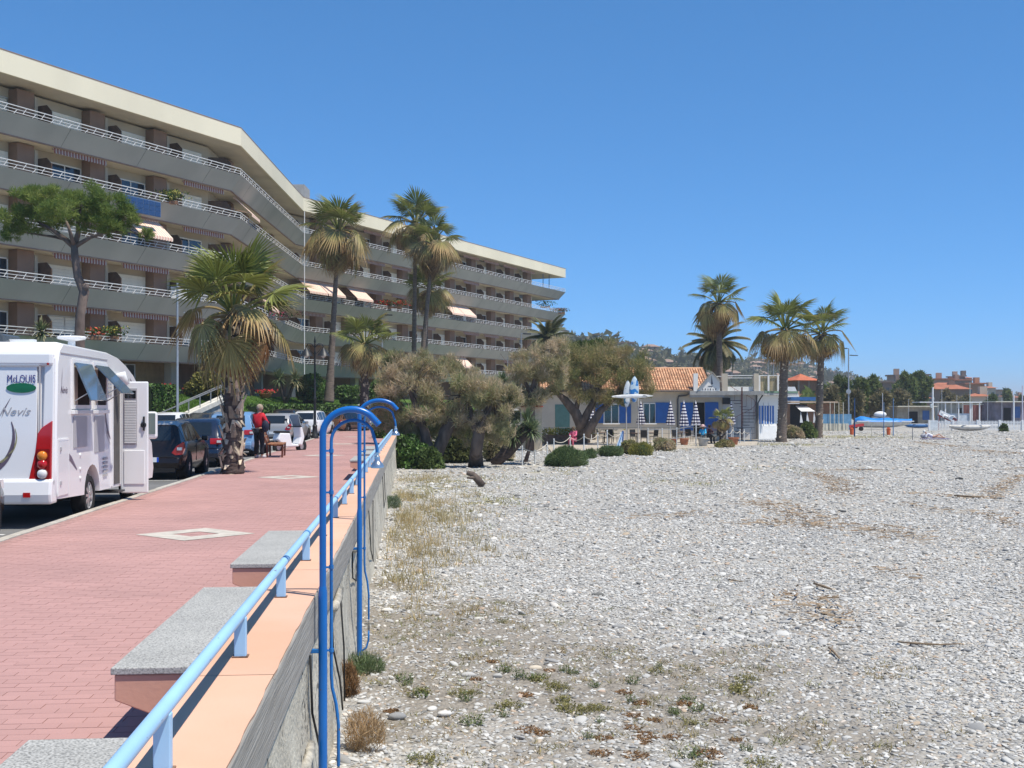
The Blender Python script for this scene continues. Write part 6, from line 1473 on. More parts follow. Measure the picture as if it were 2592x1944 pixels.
m = MB(); m.lathe([(.09, 0), (.07, .05)], (0, 1.36, .80), n=12, axis='y'); m.build('headlamp', lamp_wh, sc_)
# ================================================================== STREET FURNITURE
wood_m = M('bench_wood', (0.30, 0.135, 0.065), rough=0.6, var=0.2, scale=3, stretch=(6, 1, 6), objrand=0.12)
def wooden_bench(label, loc, rz):
    t = thing('wooden_bench', label, 'bench', loc, rz)
    for i in range(5): m = MB(); m.bx(-0.22 + i * 0.105, -0.13 + i * 0.105, 0, 1.7, 0.42 - 0.012 * (2 - abs(i - 2)), 0.455); m.build('seat_slat', wood_m, t, bevel=0.006)
    for i in range(4): m = MB(); m.box((-0.30 - i * 0.045, 0.85, 0.53 + i * 0.115), (0.03, 1.7, 0.10)); m.build('back_slat', wood_m, t, bevel=0.006)
    for y in (0.12, 1.58):
        m = MB(); m.bar((0.24, y, 0), (0.26, y, 0.42), 0.06, 0.07); m.bar((-0.24, y, 0), (-0.24, y, 0.45), 0.06, 0.07); m.bar((-0.26, y, 0.42), (0.28, y, 0.40), 0.05, 0.06); m.bar((-0.24, y, 0.42), (-0.47, y, 0.97), 0.05, 0.06); m.build('leg_frame', M('bench_frame', (0.11, 0.035, 0.025), var=0.2), t)
    return t
wooden_bench('brown slatted wooden seat standing beside the person in red', (-4.42, 38.4, 0.0), R(3))

# old style lamp post
lp = thing('ornate_lamp_post', 'black ornate lamp post with hanging lanterns at the far promenade kerb', 'lamp post', W(797, 61.0, 0.0), FACE)
m = MB(); m.lathe([(.20, 0), (.20, .12), (.15, .18), (.12, .6), (.14, .65), (.075, .75), (.065, 2.0), (.085, 2.05), (.085, 2.12), (.055, 2.2), (.045, 4.4), (.07, 4.45), (.03, 4.6), (.035, 5.0), (.06, 5.05), (.01, 5.35)], n=12); m.build('post', dark_metal, lp, smooth=True, angle=50)
for s in (-1, 1):
    m = MB(); m.tube([(0, 0, 4.75), (s * .18, 0, 4.95), (s * .38, 0, 4.95), (s * .45, 0, 4.78)], 0.025, n=6); m.tube([(0, 0, 4.4), (s * .2, 0, 4.55), (s * .4, 0, 4.9)], 0.015, n=5); m.build('scroll_arm', dark_metal, lp, smooth=True)
    m = MB(); m.lathe([(.03, .02), (.05, -.04), (.12, -.10), (.34, -.42), (.35, -.44), (.30, -.42)], (s * .45, 0, 4.75), n=14); sh = m.build('lamp_shade', dark_metal, lp, smooth=True, angle=50); m = MB(); m.lathe([(.12, -.35), (.15, -.42), (.09, -.50), (.02, -.53)], (s * .45, 0, 4.75), n=12); m.build('lamp_globe', M('lamp_globe', (0.6, 0.6, 0.58), rough=0.2), sh, smooth=True)
# modern street lamps
def street_lamp(label, u, v0, v1, d, arms, r=0.07, mat=grey_metal, z0=None):
    b = P(u, v0, d);
    if z0 is not None: b.z = z0
    t = thing('street_lamp', label, 'street lamp', b, FACE, group='plain grey street lamps'); h = zof(v1, d) - b.z
    m = MB(); m.lathe([(r * 1.5, 0), (r * 1.5, .35), (r, .45), (r * .75, h)], n=10); m.build('pole', mat, t, smooth=True, angle=50)
    for (dx, dz, l_) in arms:
        m = MB(); m.bar((0, 0, h + dz), (dx * .4, 0, h + dz + .02), 0.05); m.build('arm', mat, t); m = MB(); m.prism([(0, -.04), (l_, -.06), (l_, .02), (0, .06)], (dx * .4, -.14, h + dz), (1 if dx > 0 else -1, 0, 0), (0, 0, 1), (0, .28, 0)); m.build('lamp_head', dark_metal, t, bevel=0.02, fix=True)
    return t
street_lamp('grey street lamp with flat head behind the camper door', 449, 1036, 716, 62, [(0.5, 0, 1.0)], 0.075, z0=-0.1)
street_lamp('slim lamp post right of the tall palm before the far wing', 967, 1015, 797, 96, [(0.4, 0, 0.7)], 0.06, z0=0.5)
street_lamp('slim lamp post above the tamarisks at the building end', 1319, 1040, 845, 100, [(0.4, 0, 0.7)], 0.06, z0=-0.2)
street_lamp('tall double headed street lamp right of the lone beach palm', 2148, 1092, 882, 135, [(-0.4, 0, 0.8), (0.4, -0.8, 0.9)], 0.09, z0=-1.0)
p = P(2148, 991, 134.8); t = thing('round_sign', 'grey round disc fixed on the double headed street lamp pole', 'sign', p, FACE); m = MB(); m.lathe([(0.28, -0.02), (0.28, 0.02)], n=16, axis='y'); m.build('disc', grey_metal, t)
for u, v0, v1, d, lb in ((1285, 1010, 905, 96, 'thin pale pole standing in the tamarisk left of the slim lamp'), (1944, 990, 902, 130, 'thin mast with small vane above the cafe roof'), (1958, 990, 890, 130, 'thin plain mast beside the vane mast above the cafe roof')):
    b = P(u, v0, d); b.z = -0.5; t = thing('slim_mast', lb, 'mast', b, FACE); h = zof(v1, d) + .5; m = MB(); m.tube([(0, 0, 0), (0, 0, h)], [0.06, 0.035], n=6); m.build('pole', grey_metal, t)
    if 'vane' in lb and 'small' in lb: m = MB(); m.box((-.15, 0, h), (.5, .02, .16)); m.build('vane', dark_metal, t)

# ================================================================== PEOPLE
skin_m = M('skin', (0.52, 0.30, 0.21), rough=0.6, var=0.05)
def skinned(name, verts, edges, radii, mat, parent, root=0, sub=1):
    me = bpy.data.meshes.new(name); me.from_pydata([tuple(v) for v in verts], edges, []); me.materials.append(mat); o = link(name, me, parent)
    md = o.modifiers.new('skin', 'SKIN'); md.use_smooth_shade = True
    for i, r in enumerate(radii):
        sv = me.skin_vertices[0].data[i]; sv.radius = (r, r) if not isinstance(r, tuple) else r; sv.use_root = (i == root)
    s = o.modifiers.new('sub', 'SUBSURF'); s.levels = sub; s.render_levels = sub; return o
def person(label, loc, rz, J, colors, hair=(0.32, 0.26, 0.2), cat='person', group=None, jacket=True):
    """J: joint positions; body one continuous skin, clothing as slightly larger skins"""
    t = thing('person', label, cat, loc, rz, group=group); V = {k: Vector(v) for k, v in J.items()}
    order = ['pelvis', 'chest', 'neck', 'head', 'shL', 'elL', 'haL', 'shR', 'elR', 'haR', 'hipL', 'knL', 'anL', 'toL', 'hipR', 'knR', 'anR', 'toR']
    ix = {k: i for i, k in enumerate(order)}
    E = [('pelvis', 'chest'), ('chest', 'neck'), ('neck', 'head'), ('chest', 'shL'), ('shL', 'elL'), ('elL', 'haL'), ('chest', 'shR'), ('shR', 'elR'), ('elR', 'haR'), ('pelvis', 'hipL'), ('hipL', 'knL'), ('knL', 'anL'), ('anL', 'toL'), ('pelvis', 'hipR'), ('hipR', 'knR'), ('knR', 'anR'), ('anR', 'toR')]
    rad = {'pelvis': .125, 'chest': .135, 'neck': .055, 'head': .095, 'shL': .06, 'shR': .06, 'elL': .042, 'elR': .042, 'haL': .035, 'haR': .035, 'hipL': .09, 'hipR': .09, 'knL': .058, 'knR': .058, 'anL': .042, 'anR': .042, 'toL': .035, 'toR': .035}
    skinned('body', [V[k] for k in order], [(ix[a], ix[b]) for a, b in E], [rad[k] for k in order], skin_m, t)
    if colors.get('top'):
        o_ = ['pelvis', 'chest', 'neck', 'shL', 'elL', 'wrL', 'shR', 'elR', 'wrR']; V['wrL'] = V['elL'].lerp(V['haL'], .8); V['wrR'] = V['elR'].lerp(V['haR'], .8); V2 = dict(V); V2['neck'] = V['chest'].lerp(V['neck'], .75)
        i2 = {k: i for i, k in enumerate(o_)}; e2 = [('pelvis', 'chest'), ('chest', 'neck'), ('chest', 'shL'), ('shL', 'elL'), ('elL', 'wrL'), ('chest', 'shR'), ('shR', 'elR'), ('elR', 'wrR')]
        r2 = [.16, .175, .075, .085, .065, .052, .085, .065, .052]; skinned('jacket', [V2[k] for k in o_], [(i2[a], i2[b]) for a, b in e2], r2, colors['top'], t)
    if colors.get('legs'):
        o_ = ['pelvis', 'hipL', 'knL', 'anL', 'hipR', 'knR', 'anR']; i2 = {k: i for i, k in enumerate(o_)}; e2 = [('pelvis', 'hipL'), ('hipL', 'knL'), ('knL', 'anL'), ('pelvis', 'hipR'), ('hipR', 'knR'), ('knR', 'anR')]
        skinned('trousers', [V[k] for k in o_], [(i2[a], i2[b]) for a, b in e2], [.145, .11, .075, .068, .11, .075, .068], colors['legs'], t)
    if colors.get('shoe'):
        for s in 'LR':
            m = MB(); a, b = V['an' + s], V['to' + s]; m.tube([a + Vector((0, 0, -.03)), a.lerp(b, .5) + Vector((0, 0, -0.02)), b], [.055, .055, .04], n=8); m.build('shoe', colors['shoe'], t, smooth=True)
    h = V['head']; up = (V['head'] - V['neck']).normalized(); f = V.get('face', Vector((0, 1, 0)))
    if hair: m = MB(); m.ball(tuple(h + up * 0.025 - f * 0.018), 0.118, 12, 8, (0.95, 1.0, 1.05)); m.build('hair', M('hair_%d' % int(hair[0] * 100), hair, rough=0.9, var=0.25, scale=20, bump=0.5), t, smooth=True)
    m = MB(); m.ball(tuple(h + f * 0.10 - up * 0.02), 0.018, 6, 4); m.build('nose', skin_m, t)
    for s in (-1, 1):
        sd = f.cross(up).normalized(); m = MB(); m.ball(tuple(h + f * 0.086 + sd * s * 0.035 + up * 0.012), 0.012, 6, 4); m.build('eye', interior, t)
        m = MB(); m.ball(tuple(h + sd * s * 0.098 - up * 0.005), 0.026, 6, 5, (0.5, 0.8, 1.2)); m.build('ear', skin_m, t)
    return t
stand = dict(pelvis=(0, 0, .92), chest=(0, 0.02, 1.27), neck=(0, 0.03, 1.47), head=(0, 0.06, 1.60), shL=(-.17, 0.02, 1.39), elL=(-.25, .04, 1.14), haL=(-.16, .22, .98), shR=(.17, 0.02, 1.39), elR=(.26, .08, 1.15), haR=(.22, .30, 1.08), hipL=(-.09, 0, .86), knL=(-.11, .02, .48), anL=(-.12, -.02, .09), toL=(-.13, .14, .05), hipR=(.09, 0, .86), knR=(.12, .03, .48), anR=(.14, 0, .09), toR=(.15, .16, .05))
red_j = M('red_jacket', (0.55, 0.018, 0.03), rough=0.7, var=0.2, scale=6, bump=0.3); dark_tr = M('dark_trousers', (0.012, 0.013, 0.02), rough=0.8, var=0.2)
pr = person('person in a red jacket and dark trousers standing by the parked blue car', W(655, 37.6, 0.0), R(-35), stand, {'top': red_j, 'legs': dark_tr, 'shoe': M('grey_shoe', (0.45, 0.45, 0.46))}, hair=(0.34, 0.27, 0.2))
m = MB(); m.ball((0.02, -0.15, 1.22), 0.16, 10, 8, (1, .6, 1.35)); bk = thing('backpack', 'dark backpack worn by the person in the red jacket', 'backpack', W(672, 37.4, 0.0), R(-35)); m2 = MB(); m2.ball((0, 0, 1.03), 0.15, 10, 8, (.9, .7, 1.3)); m2.build('pack', M('navy_cloth', (0.02, 0.025, 0.05), var=0.2), bk, smooth=True); m3 = MB(); m3.bar((-.1, .08, .9), (-.1, .10, 1.2), .04, .02); m3.bar((.1, .08, .9), (.1, .10, 1.2), .04, .02); m3.build('strap', rubber, bk)
# ================================================================== BEACH CAFE
DF = 93.0                                   # forward distance of its front wall
cafe = thing('beach_cafe', 'low cream beach cafe with tiled roof, blue shutters and a roof terrace', 'cafe', W(1600, DF, BZ), FACE)
cb = M('cafe_wall', (0.56, 0.50, 0.41), rough=0.9, var=0.07, scale=0.8); cw = M('cafe_white_wall', (0.82, 0.81, 0.78), rough=0.85, var=0.05, scale=0.7); csw = M('cafe_shaded_wall', (0.58, 0.56, 0.54), rough=0.9, var=0.1, scale=0.8)
cblue = M('shutter_blue', (0.025, 0.13, 0.42), rough=0.5, var=0.08); teal = M('teal_door', (0.10, 0.22, 0.20), rough=0.6, var=0.08)
def lx(u, d=DF): return (u - 1600) / F * DF * (d / DF)
def lz(v, d=DF): return zof(v, d) - BZ
def lbox(name, u0, u1, v0, v1, y0, y1, mat, bevel=0, parent=None):
    m = MB(); m.bx(lx(u0), lx(u1), y0, y1, lz(v1), lz(v0)); return m.build(name, mat, parent or cafe, bevel=bevel)
ev = lz(990)
lbox('front_wall', 1372, 1830, 990, 1115, 0.0, 0.3, cb)
m = MB(); m.bx(lx(1372), lx(1372) + .3, 0.3, 7, 0, ev); m.build('end_wall', cb, cafe)
lbox('back_wall', 1372, 1830, 990, 1115, 7.0, 7.3, cb)
# tiled roof: rows of barrel tiles, front and rear slope
ridge_z = lz(936) + 0.15; eave_z = ev + 0.02; y_e, y_r = -0.65, 3.6
tile_m = M('terracotta_tile', (0.66, 0.40, 0.24), rough=0.9, var=0.2, scale=2, col2=(0.52, 0.27, 0.15), island=0.3, objrand=0.05)
def roof_tiles(x0, x1, ye, yr, ze, zr, tag_):
    m = MB(); n = int((x1 - x0) / 0.21); rows = 11; rg = random.Random(3)
    for i in range(n):
        x = x0 + (i + .5) * (x1 - x0) / n
        for j in range(rows):
            f0, f1 = j / rows, (j + 1.18) / rows; f1 = min(f1, 1.02); a = Vector((x, ye + (yr - ye) * f0, ze + (zr - ze) * f0 + 0.05)); b = Vector((x, ye + (yr - ye) * f1, ze + (zr - ze) * f1 + 0.015))
            r0 = 0.092 + rg.uniform(-.006, .006); vv = []
            for p in (a, b):
                for k in range(5): an = PI * k / 4; vv.append((p.x + r0 * math.cos(an) * (1 if p is a else .82), p.y, p.z + r0 * math.sin(an) * .9))
            m.add(vv, [(k, k + 1, k + 6, k + 5) for k in range(4)] + [(4, 3, 2, 1, 0)])
    o = m.build(tag_, tile_m, cafe); o['kind'] = 'stuff'
m = MB(); m.add([(lx(1366), y_e, eave_z), (lx(1800), y_e, eave_z), (lx(1800), y_r, ridge_z), (lx(1366), y_r, ridge_z), (lx(1800), 2 * y_r - y_e, eave_z), (lx(1366), 2 * y_r - y_e, eave_z)], [(0, 1, 2, 3), (3, 2, 4, 5)]); m.build('roof_deck', M('tile_under', (0.28, 0.12, 0.06)), cafe)
m = MB(); m.add([(lx(1366), y_e, eave_z - .08), (lx(1830), y_e, eave_z - .08), (lx(1830), 0.0, eave_z - .08), (lx(1366), 0, eave_z - .08)], [(0, 1, 2, 3)]); m.build('eave_soffit', cb, cafe)
roof_tiles(lx(1366), lx(1797), y_e, y_r, eave_z, ridge_z, 'roof_tiles')
m = MB(); m.tube([(lx(1366), y_r, ridge_z + .06), (lx(1797), y_r, ridge_z + .06)], 0.11, n=8); m.build('ridge_tiles', tile_m, cafe)
m = MB(); m.tube([(lx(1366), y_e - .03, eave_z - .03), (lx(1752), y_e - .03, eave_z - .03)], 0.07, n=6); m.build('gutter', M('old_gutter', (0.12, 0.10, 0.09)), cafe)
# white gable with boat emblem, plain pillar beside it
gz = lz(990); m = MB(); m.prism([(lx(1764), gz), (lx(1818), gz), (lx(1818), lz(966)), (lx(1798), lz(944)), (lx(1764), lz(982))], (0, -0.7, 0), (1, 0, 0), (0, 0, 1), (0, .25, 0)); gb = m.build('gable', cw, cafe, fix=True)
m = MB(); m.prism([(lx(1797), lz(951)), (lx(1801), lz(973)), (lx(1796), lz(974))], (0, -.715, 0), (1, 0, 0), (0, 0, 1), (0, .01, 0)); m.prism([(lx(1790), lz(977)), (lx(1801), lz(977)), (lx(1799), lz(980)), (lx(1787), lz(979))], (0, -.715, 0), (1, 0, 0), (0, 0, 1), (0, .01, 0)); m.build('boat_emblem', M('emblem_grey', (0.10, 0.11, 0.14)), gb, fix=True)
m = MB()
for i, u in enumerate((1774, 1780, 1787, 1793, 1800, 1806)): m.prism([(lx(u), lz(988)), (lx(u + 3), lz(988)), (lx(u + (3 if i % 2 else 1.5)), lz(983)), (lx(u + .6), lz(984))], (0, -.715, 0), (1, 0, 0), (0, 0, 1), (0, .01, 0))
m.build('worn_letters', M('emblem_grey', (0.10, 0.11, 0.14)), gb, fix=True)
m = MB(); m.bar((lx(1762), -.8, lz(986)), (lx(1798), -.8, lz(942)), .16, .07); m.bar((lx(1798), -.8, lz(942)), (lx(1822), -.8, lz(969)), .16, .07); m.build('gable_edge', M('gable_trim', (0.3, 0.28, 0.24)), gb)
lbox('roof_pillar', 1752, 1763, 946, 990, -.75, -.3, cw)
_xa, _xb = lx(1918), lx(2010); _yb = .05 + (_xb - _xa) * .9
m = MB(); m.prism([(lx(1742), -.8), (_xa + .35, -.8), (_xb + .75, _yb - .75), (_xb + .2, 8), (lx(1742), 8)], (0, 0, lz(1000)), (1, 0, 0), (0, 1, 0), (0, 0, lz(990) - lz(1000))); m.build('flat_roof', M('flat_roof_edge', (0.34, 0.34, 0.33)), cafe, fix=True)
m = MB(); m.bar((_xa + .36, -.81, lz(992)), (_xb + .76, _yb - .76, lz(992)), .03, .16); m.build('side_roof_edge', M('green_trim', (0.14, 0.22, 0.16)), cafe)
lbox('terrace_front_wall', 1830, 1918, 1000, 1115, .05, .35, csw)  # shade of eave and trees is put into this wall's grey
def lbox2(name, x0, x1, z0, z1, y0, y1, mat): m = MB(); m.bx(x0, x1, y0, y1, z0, z1); return m.build(name, mat, cafe)
# right wing wall turned to the sun
rw = bpy.data.objects.new('sun_wall', None)
m = MB(); xa, xb = lx(1918), lx(2006); yy = lambda x: .05 + (x - xa) * 0.9
def skew(name, u0, u1, v0, v1, out, mat, th=.1):
    m = MB(); x0, x1 = lx(u0), lx(u1); m.prism([(x0, yy(x0) - out), (x1, yy(x1) - out), (x1, yy(x1) - out + th), (x0, yy(x0) - out + th)], (0, 0, lz(v1)), (1, 0, 0), (0, 1, 0), (0, 0, lz(v0) - lz(v1))); return m.build(name, mat, cafe, fix=True)
skew('side_wall', 1918, 2010, 1000, 1115, 0, cw, .3)
for u in (1921, 1938, 1955):
    w_ = skew('side_window', u + 1, u + 15, 1027, 1073, .02, cblue, .03); skew('window_mullion', u + 6, u + 8.5, 1027, 1073, .04, white_paint, .03); skew('window_post', u - 1.5, u + 1, 1020, 1078, .06, white_paint, .06)
skew('white_panel', 1920, 1975, 1078, 1112, .03, white_paint, .05)
m = MB(); m.tube([(lx(1998), yy(lx(1998)) - .15, 0), (lx(1998), yy(lx(1998)) - .15, lz(1000))], .05, n=6); m.build('rainwater_pipe', M('pale_teal_pipe', (0.4, 0.5, 0.48)), cafe)
# roof terrace: pillars, bamboo screens, rails
for u0, u1 in ((1824, 1838), (1904, 1916)): lbox('terrace_pillar', u0, u1, 946, 990, -.7, -.2, cb)
bam = M('bamboo_screen', (0.52, 0.44, 0.30), rough=0.9, var=0.2, scale=4, stretch=(12, 1, .5))
m = MB(); rg = random.Random(5); x = lx(1918)
while x < lx(1972): m.tube([(x, -.4 + rg.uniform(-.03, .03), lz(990)), (x + rg.uniform(-.02, .02), -.4, lz(952) + rg.uniform(-.05, .05))], .028, n=4); x += .065
bs = m.build('bamboo_screen', bam, cafe); bs['kind'] = 'stuff'
m = MB(); [m.bx(lx(u), lx(u) + .14, -.62, -.48, lz(990), lz(950)) for u in (1916, 1939, 1963)]; m.bar((lx(1838), -.5, lz(951)), (lx(1975), -.5, lz(951)), .06); m.bar((lx(1838), -.5, lz(957)), (lx(1904), -.5, lz(957)), .05); m.bar((lx(1800), -.5, lz(953)), (lx(1826), -.5, lz(953)), .05); m.build('terrace_rail', white_paint, cafe)
lbox('terrace_parapet', 1838, 1904, 979, 990, -.45, -.35, cw)
# spiral stair with wire cage
m = MB(); c = (lx(1868), -1.6)
for i in range(13):
    a = R(-200 + i * 26); z = .25 + i * .24; m.add([(c[0], c[1], z), (c[0] + 1.05 * math.cos(a), c[1] + 1.05 * math.sin(a), z), (c[0] + 1.05 * math.cos(a + .5), c[1] + 1.05 * math.sin(a + .5), z), (c[0], c[1], z + .04), (c[0] + 1.05 * math.cos(a), c[1] + 1.05 * math.sin(a), z + .04), (c[0] + 1.05 * math.cos(a + .5), c[1] + 1.05 * math.sin(a + .5), z + .04)], [(3, 4, 5), (2, 1, 0), (0, 1, 4, 3), (1, 2, 5, 4), (2, 0, 3, 5)])
m.build('stair_steps', dark_metal, cafe); m = MB(); m.tube([(c[0], c[1], 0), (c[0], c[1], 4.2)], .06, n=8)
m.tube([(c[0] + 1.05 * math.cos(R(-200 + i * 13)), c[1] + 1.05 * math.sin(R(-200 + i * 13)), 1.2 + i * .12) for i in range(27)], .02, n=4)
for i in range(13): a = R(-200 + i * 26); m.bar((c[0] + 1.05 * math.cos(a), c[1] + 1.05 * math.sin(a), .25 + i * .24), (c[0] + 1.05 * math.cos(a), c[1] + 1.05 * math.sin(a), 1.2 + i * .24), .018)
m.build('stair_rail', M('rusty_red', (0.24, 0.10, 0.08)), cafe)
# doors, shutters, windows
lbox('teal_door', 1405, 1442, 1024, 1108, -.04, 0.0, teal)
for (a, b, c_, d_) in ((1529, 1566, 1022, 1071), (1629, 1659, 1020, 1071)):
    w_ = lbox('window_glass', a, b, c_, d_, -.02, 0.0, glass('cafe_glass', (0.015, 0.017, 0.02))); m = MB(); mid = (a + b) / 2; [m.bx(lx(u) - .035, lx(u) + .035, -.06, -.022, lz(d_), lz(c_)) for u in (a, mid, b)]; m.bx(lx(a), lx(b), -.06, -.024, lz(c_) - .07, lz(c_)); m.build('window_frame', cw, w_)
    lbox('window_sill', a - 3, b + 3, d_, d_ + 3, -.12, 0.0, cw)
def shutter(u0, u1, v0, v1, nm='blue_shutter'):
    o = lbox(nm, u0, u1, v0, v1, -.08, -.03, cblue); m = MB(); n = 12
    for i in range(n): z = lz(v1) + (lz(v0) - lz(v1)) * (i + .2) / n; m.bx(lx(u0) + .06, lx(u1) - .06, -.10, -.08, z, z + (lz(v0) - lz(v1)) / n * .6)
    m.build('louvre_slats', cblue, o)
shutter(1567, 1597, 1022, 1071); shutter(1659, 1698, 1019, 1071); shutter(1500, 1527, 1022, 1071)
shutter(1722, 1754, 1019, 1090, 'blue_door'); shutter(1784, 1818, 1018, 1090, 'blue_door')
lbox('doorway', 1756, 1783, 1019, 1105, -.02, 0.0, interior)
m = MB(); m.tube([(lx(1742), -.75, lz(996)), (lx(1735), -.2, lz(1001)), (lx(1717), -.12, lz(1003)), (lx(1715), -.1, lz(1012)), (lx(1715), -.1, 0)], .07, n=6); m.build('downpipe', M('downpipe_dark', (0.10, 0.10, 0.10)), cafe)
m = MB(); m.tube([(lx(1914), -.12, 0), (lx(1914), -.12, lz(1000))], .05, n=6); m.tube([(lx(1926), -.7, lz(1000)), (lx(1922), -.3, lz(1010)), (lx(1918), -.12, lz(1020)), (lx(1918), -.12, 0)], .06, n=6); m.build('downpipe', M('downpipe_dark', (0.10, 0.10, 0.10)), cafe)
m = MB(); m.box((lx(1838), -.1, lz(1015)), (.6, .2, .5)); m.build('wall_grille', dark_metal, cafe)
lbox('fascia_board', 1742, 1830, 1000, 1006, -.7, -.6, M('fascia_grey', (0.42, 0.41, 0.40)))

# terrace ground
tm_ = M('terrace_sand', (0.42, 0.37, 0.30), rough=0.95, var=0.15, scale=1)
m = MB(); pts = [W(1395, 68, BZ + .06), W(1700, 72, BZ + .06), W(1915, 80, BZ + .06), W(1920, 93.2, BZ + .06), W(1372, 93.2, BZ + .06)]
m.add(pts + [p - Vector((0, 0, .3)) for p in pts], [(0, 1, 2, 3, 4)] + [(i, i + 5, (i + 1) % 5 + 5, (i + 1) % 5) for i in range(5)]); tag(m.build('terrace', tm_, fix=True), kind='structure')
TZ = BZ + .06

# striped closed parasols
par = bpy.data.materials.new('navy_stripe_cloth'); par.use_nodes = True
def par_mat():
    n = par.node_tree.nodes; l = par.node_tree.links; p = n['Principled BSDF']; p.inputs['Roughness'].default_value = 0.9; t = n.new('ShaderNodeTexCoord'); s = n.new('ShaderNodeSeparateXYZ'); l.new(t.outputs['Object'], s.inputs[0])
    a = n.new('ShaderNodeMath'); a.operation = 'MULTIPLY'; a.inputs[1].default_value = 4.6; l.new(s.outputs[2], a.inputs[0]); f = n.new('ShaderNodeMath'); f.operation = 'FRACT'; l.new(a.outputs[0], f.inputs[0]); g = n.new('ShaderNodeMath'); g.operation = 'GREATER_THAN'; g.inputs[1].default_value = .5; l.new(f.outputs[0], g.inputs[0])
    m = n.new('ShaderNodeMix'); m.data_type = 'RGBA'; m.inputs[6].default_value = (0.74, 0.72, 0.74, 1); m.inputs[7].default_value = (0.035, 0.035, 0.10, 1); l.new(g.outputs[0], m.inputs[0]); l.new(m.outputs[2], p.inputs['Base Color'])
par_mat()
PG = 'closed navy and white striped parasols at the cafe'
proto = None
def parasol(label, u, d, vt, vb):
    global proto
    b = W(u, d, TZ)
    if proto is None:
        proto = thing('striped_parasol', label, 'parasol', b, FACE, group=PG); m = MB(); m.tube([(0, 0, 0), (0, 0, 2.9)], .028, n=6); m.build('pole', white_paint, proto)
        m = MB(); vv = []; ff = []; nr = 20; nz_ = 14
        for j in range(nz_ + 1):
            s = j / nz_
            for k in range(nr): a = 2 * PI * k / nr; r = (.03 + .25 * s ** .8) * (1 + .28 * s * math.cos(k * PI)) * (1 if s < .93 else .93); vv.append((r * math.cos(a), r * math.sin(a), 2.95 - 1.62 * s - (.07 * (k % 2) if j == nz_ else 0)))
        for j in range(nz_):
            for k in range(nr): k2 = (k + 1) % nr; ff.append((j * nr + k, (j + 1) * nr + k, (j + 1) * nr + k2, j * nr + k2))
        m.add(vv, ff); m.build('cloth', par, proto, smooth=True, angle=40); m = MB(); m.lathe([(.03, 2.93), (.02, 3.0), (.005, 3.04)], n=6); m.build('finial', white_paint, proto); return proto
    return copy_tree(proto, loc=b, label=label)
parasol('striped parasol left of the dark downpipe before the blue shutter', 1697, 84, 1020, 1075)
parasol('striped parasol standing in the terracotta pot', 1731, 80, 1022, 1078)
parasol('striped parasol in front of the dark cafe doorway', 1761, 82, 1020, 1073)
parasol('striped parasol right behind the surfboard sign', 1622, 86, 1030, 1075)
parasol('striped parasol half hidden behind the tamarisk limbs', 1497, 88, 1030, 1060)
parasol('striped parasol beside the spiral stair behind the small palm', 1851, 88, 1030, 1060)

# pots
def pot(label, u, v, d, r, h, mat, name='plant_pot', cat='pot', plant=True):
    b = P(u, v, d); b.z = TZ; t = thing(name, label, cat, b); m = MB(); m.lathe([(r * .72, 0), (r * .95, h * .85), (r * 1.08, h * .86), (r * 1.08, h), (r * .9, h), (r * .85, h * .85)], n=16); m.build('pot', mat, t, smooth=True, angle=40)
    m = MB(); m.lathe([(r * .86, h * .87), (0.01, h * .9)], n=12, close=False); m.build('soil', M('pot_soil', (0.06, 0.045, 0.03)), t)
terr = M('terracotta', (0.38, 0.15, 0.08)); 
pot('terracotta tub holding a striped parasol', 1732, 1125, 79.5, .32, .45, terr)
pot('grey concrete tub below the seated cafe guest', 1780, 1130, 77, .36, .55, concrete)
pot('orange terracotta tub by the terrace ropes', 1857, 1125, 80, .36, .5, terr)
pot('small terracotta pot left of the parasol tub', 1707, 1122, 80, .22, .4, terr)

# surfboard sign
ss = thing('surfboard_sign', 'sign of two upright blue and white surfboards and a level white board on posts', 'sign', W(1601, 77, BZ), FACE)
def sz_(v): return zof(v, 77) - BZ
def sx_(u): return (u - 1601) / F * 77
def board(name, L_, w, mat, loc, rot):
    m = MB(); n = 16; vv = []; ff = []
    for i in range(n + 1):
        s = i / n; hw = w / 2 * max(0.02, math.sin(PI * min(1, .04 + .96 * s)) ** .6); z = (s - .5) * L_
        vv += [(-hw, 0, z), (-hw * .7, -.03, z), (hw * .7, -.03, z), (hw, 0, z), (hw * .7, .03, z), (-hw * .7, .03, z)]
    for i in range(n):
        for k in range(6): k2 = (k + 1) % 6; ff.append((i * 6 + k, i * 6 + k2, i * 6 + 6 + k2, i * 6 + 6 + k))
    m.add(vv, ff); o = m.build(name, mat, ss, smooth=True, angle=50, fix=True); o.location = loc; o.rotation_euler = rot; return o
def splash(name, c1, c2, sc, lo, hi):
    m = M(name, c1, rough=0.3, var=0, scale=sc, col2=c2, fac=(lo, hi), clear=.4); return m
b1 = splash('board_art_blue', (0.55, 0.68, 0.76), (0.02, 0.20, 0.55), 2.2, .50, .54); b2 = splash('board_art_pale', (0.66, 0.70, 0.72), (0.06, 0.18, 0.30), 2.6, .54, .58)
board('blue_surfboard', sz_(952) - sz_(1018), .58, b1, (sx_(1606), 0, sz_(985)), (0, 0, 0)); board('pale_surfboard', sz_(963) - sz_(1030), .50, b2, (sx_(1588), .08, sz_(996)), (0, R(3), 0))
board('level_surfboard', 2.75, .26, M('board_white', (0.78, 0.78, 0.76), rough=.3), (sx_(1601), -.09, sz_(1003)), (0, R(89), 0))
m = MB(); m.bx(sx_(1596), sx_(1612), -.075, -.058, sz_(1006), sz_(1000)); m.build('board_logo', M('logo_red', (0.45, 0.05, 0.05)), ss)
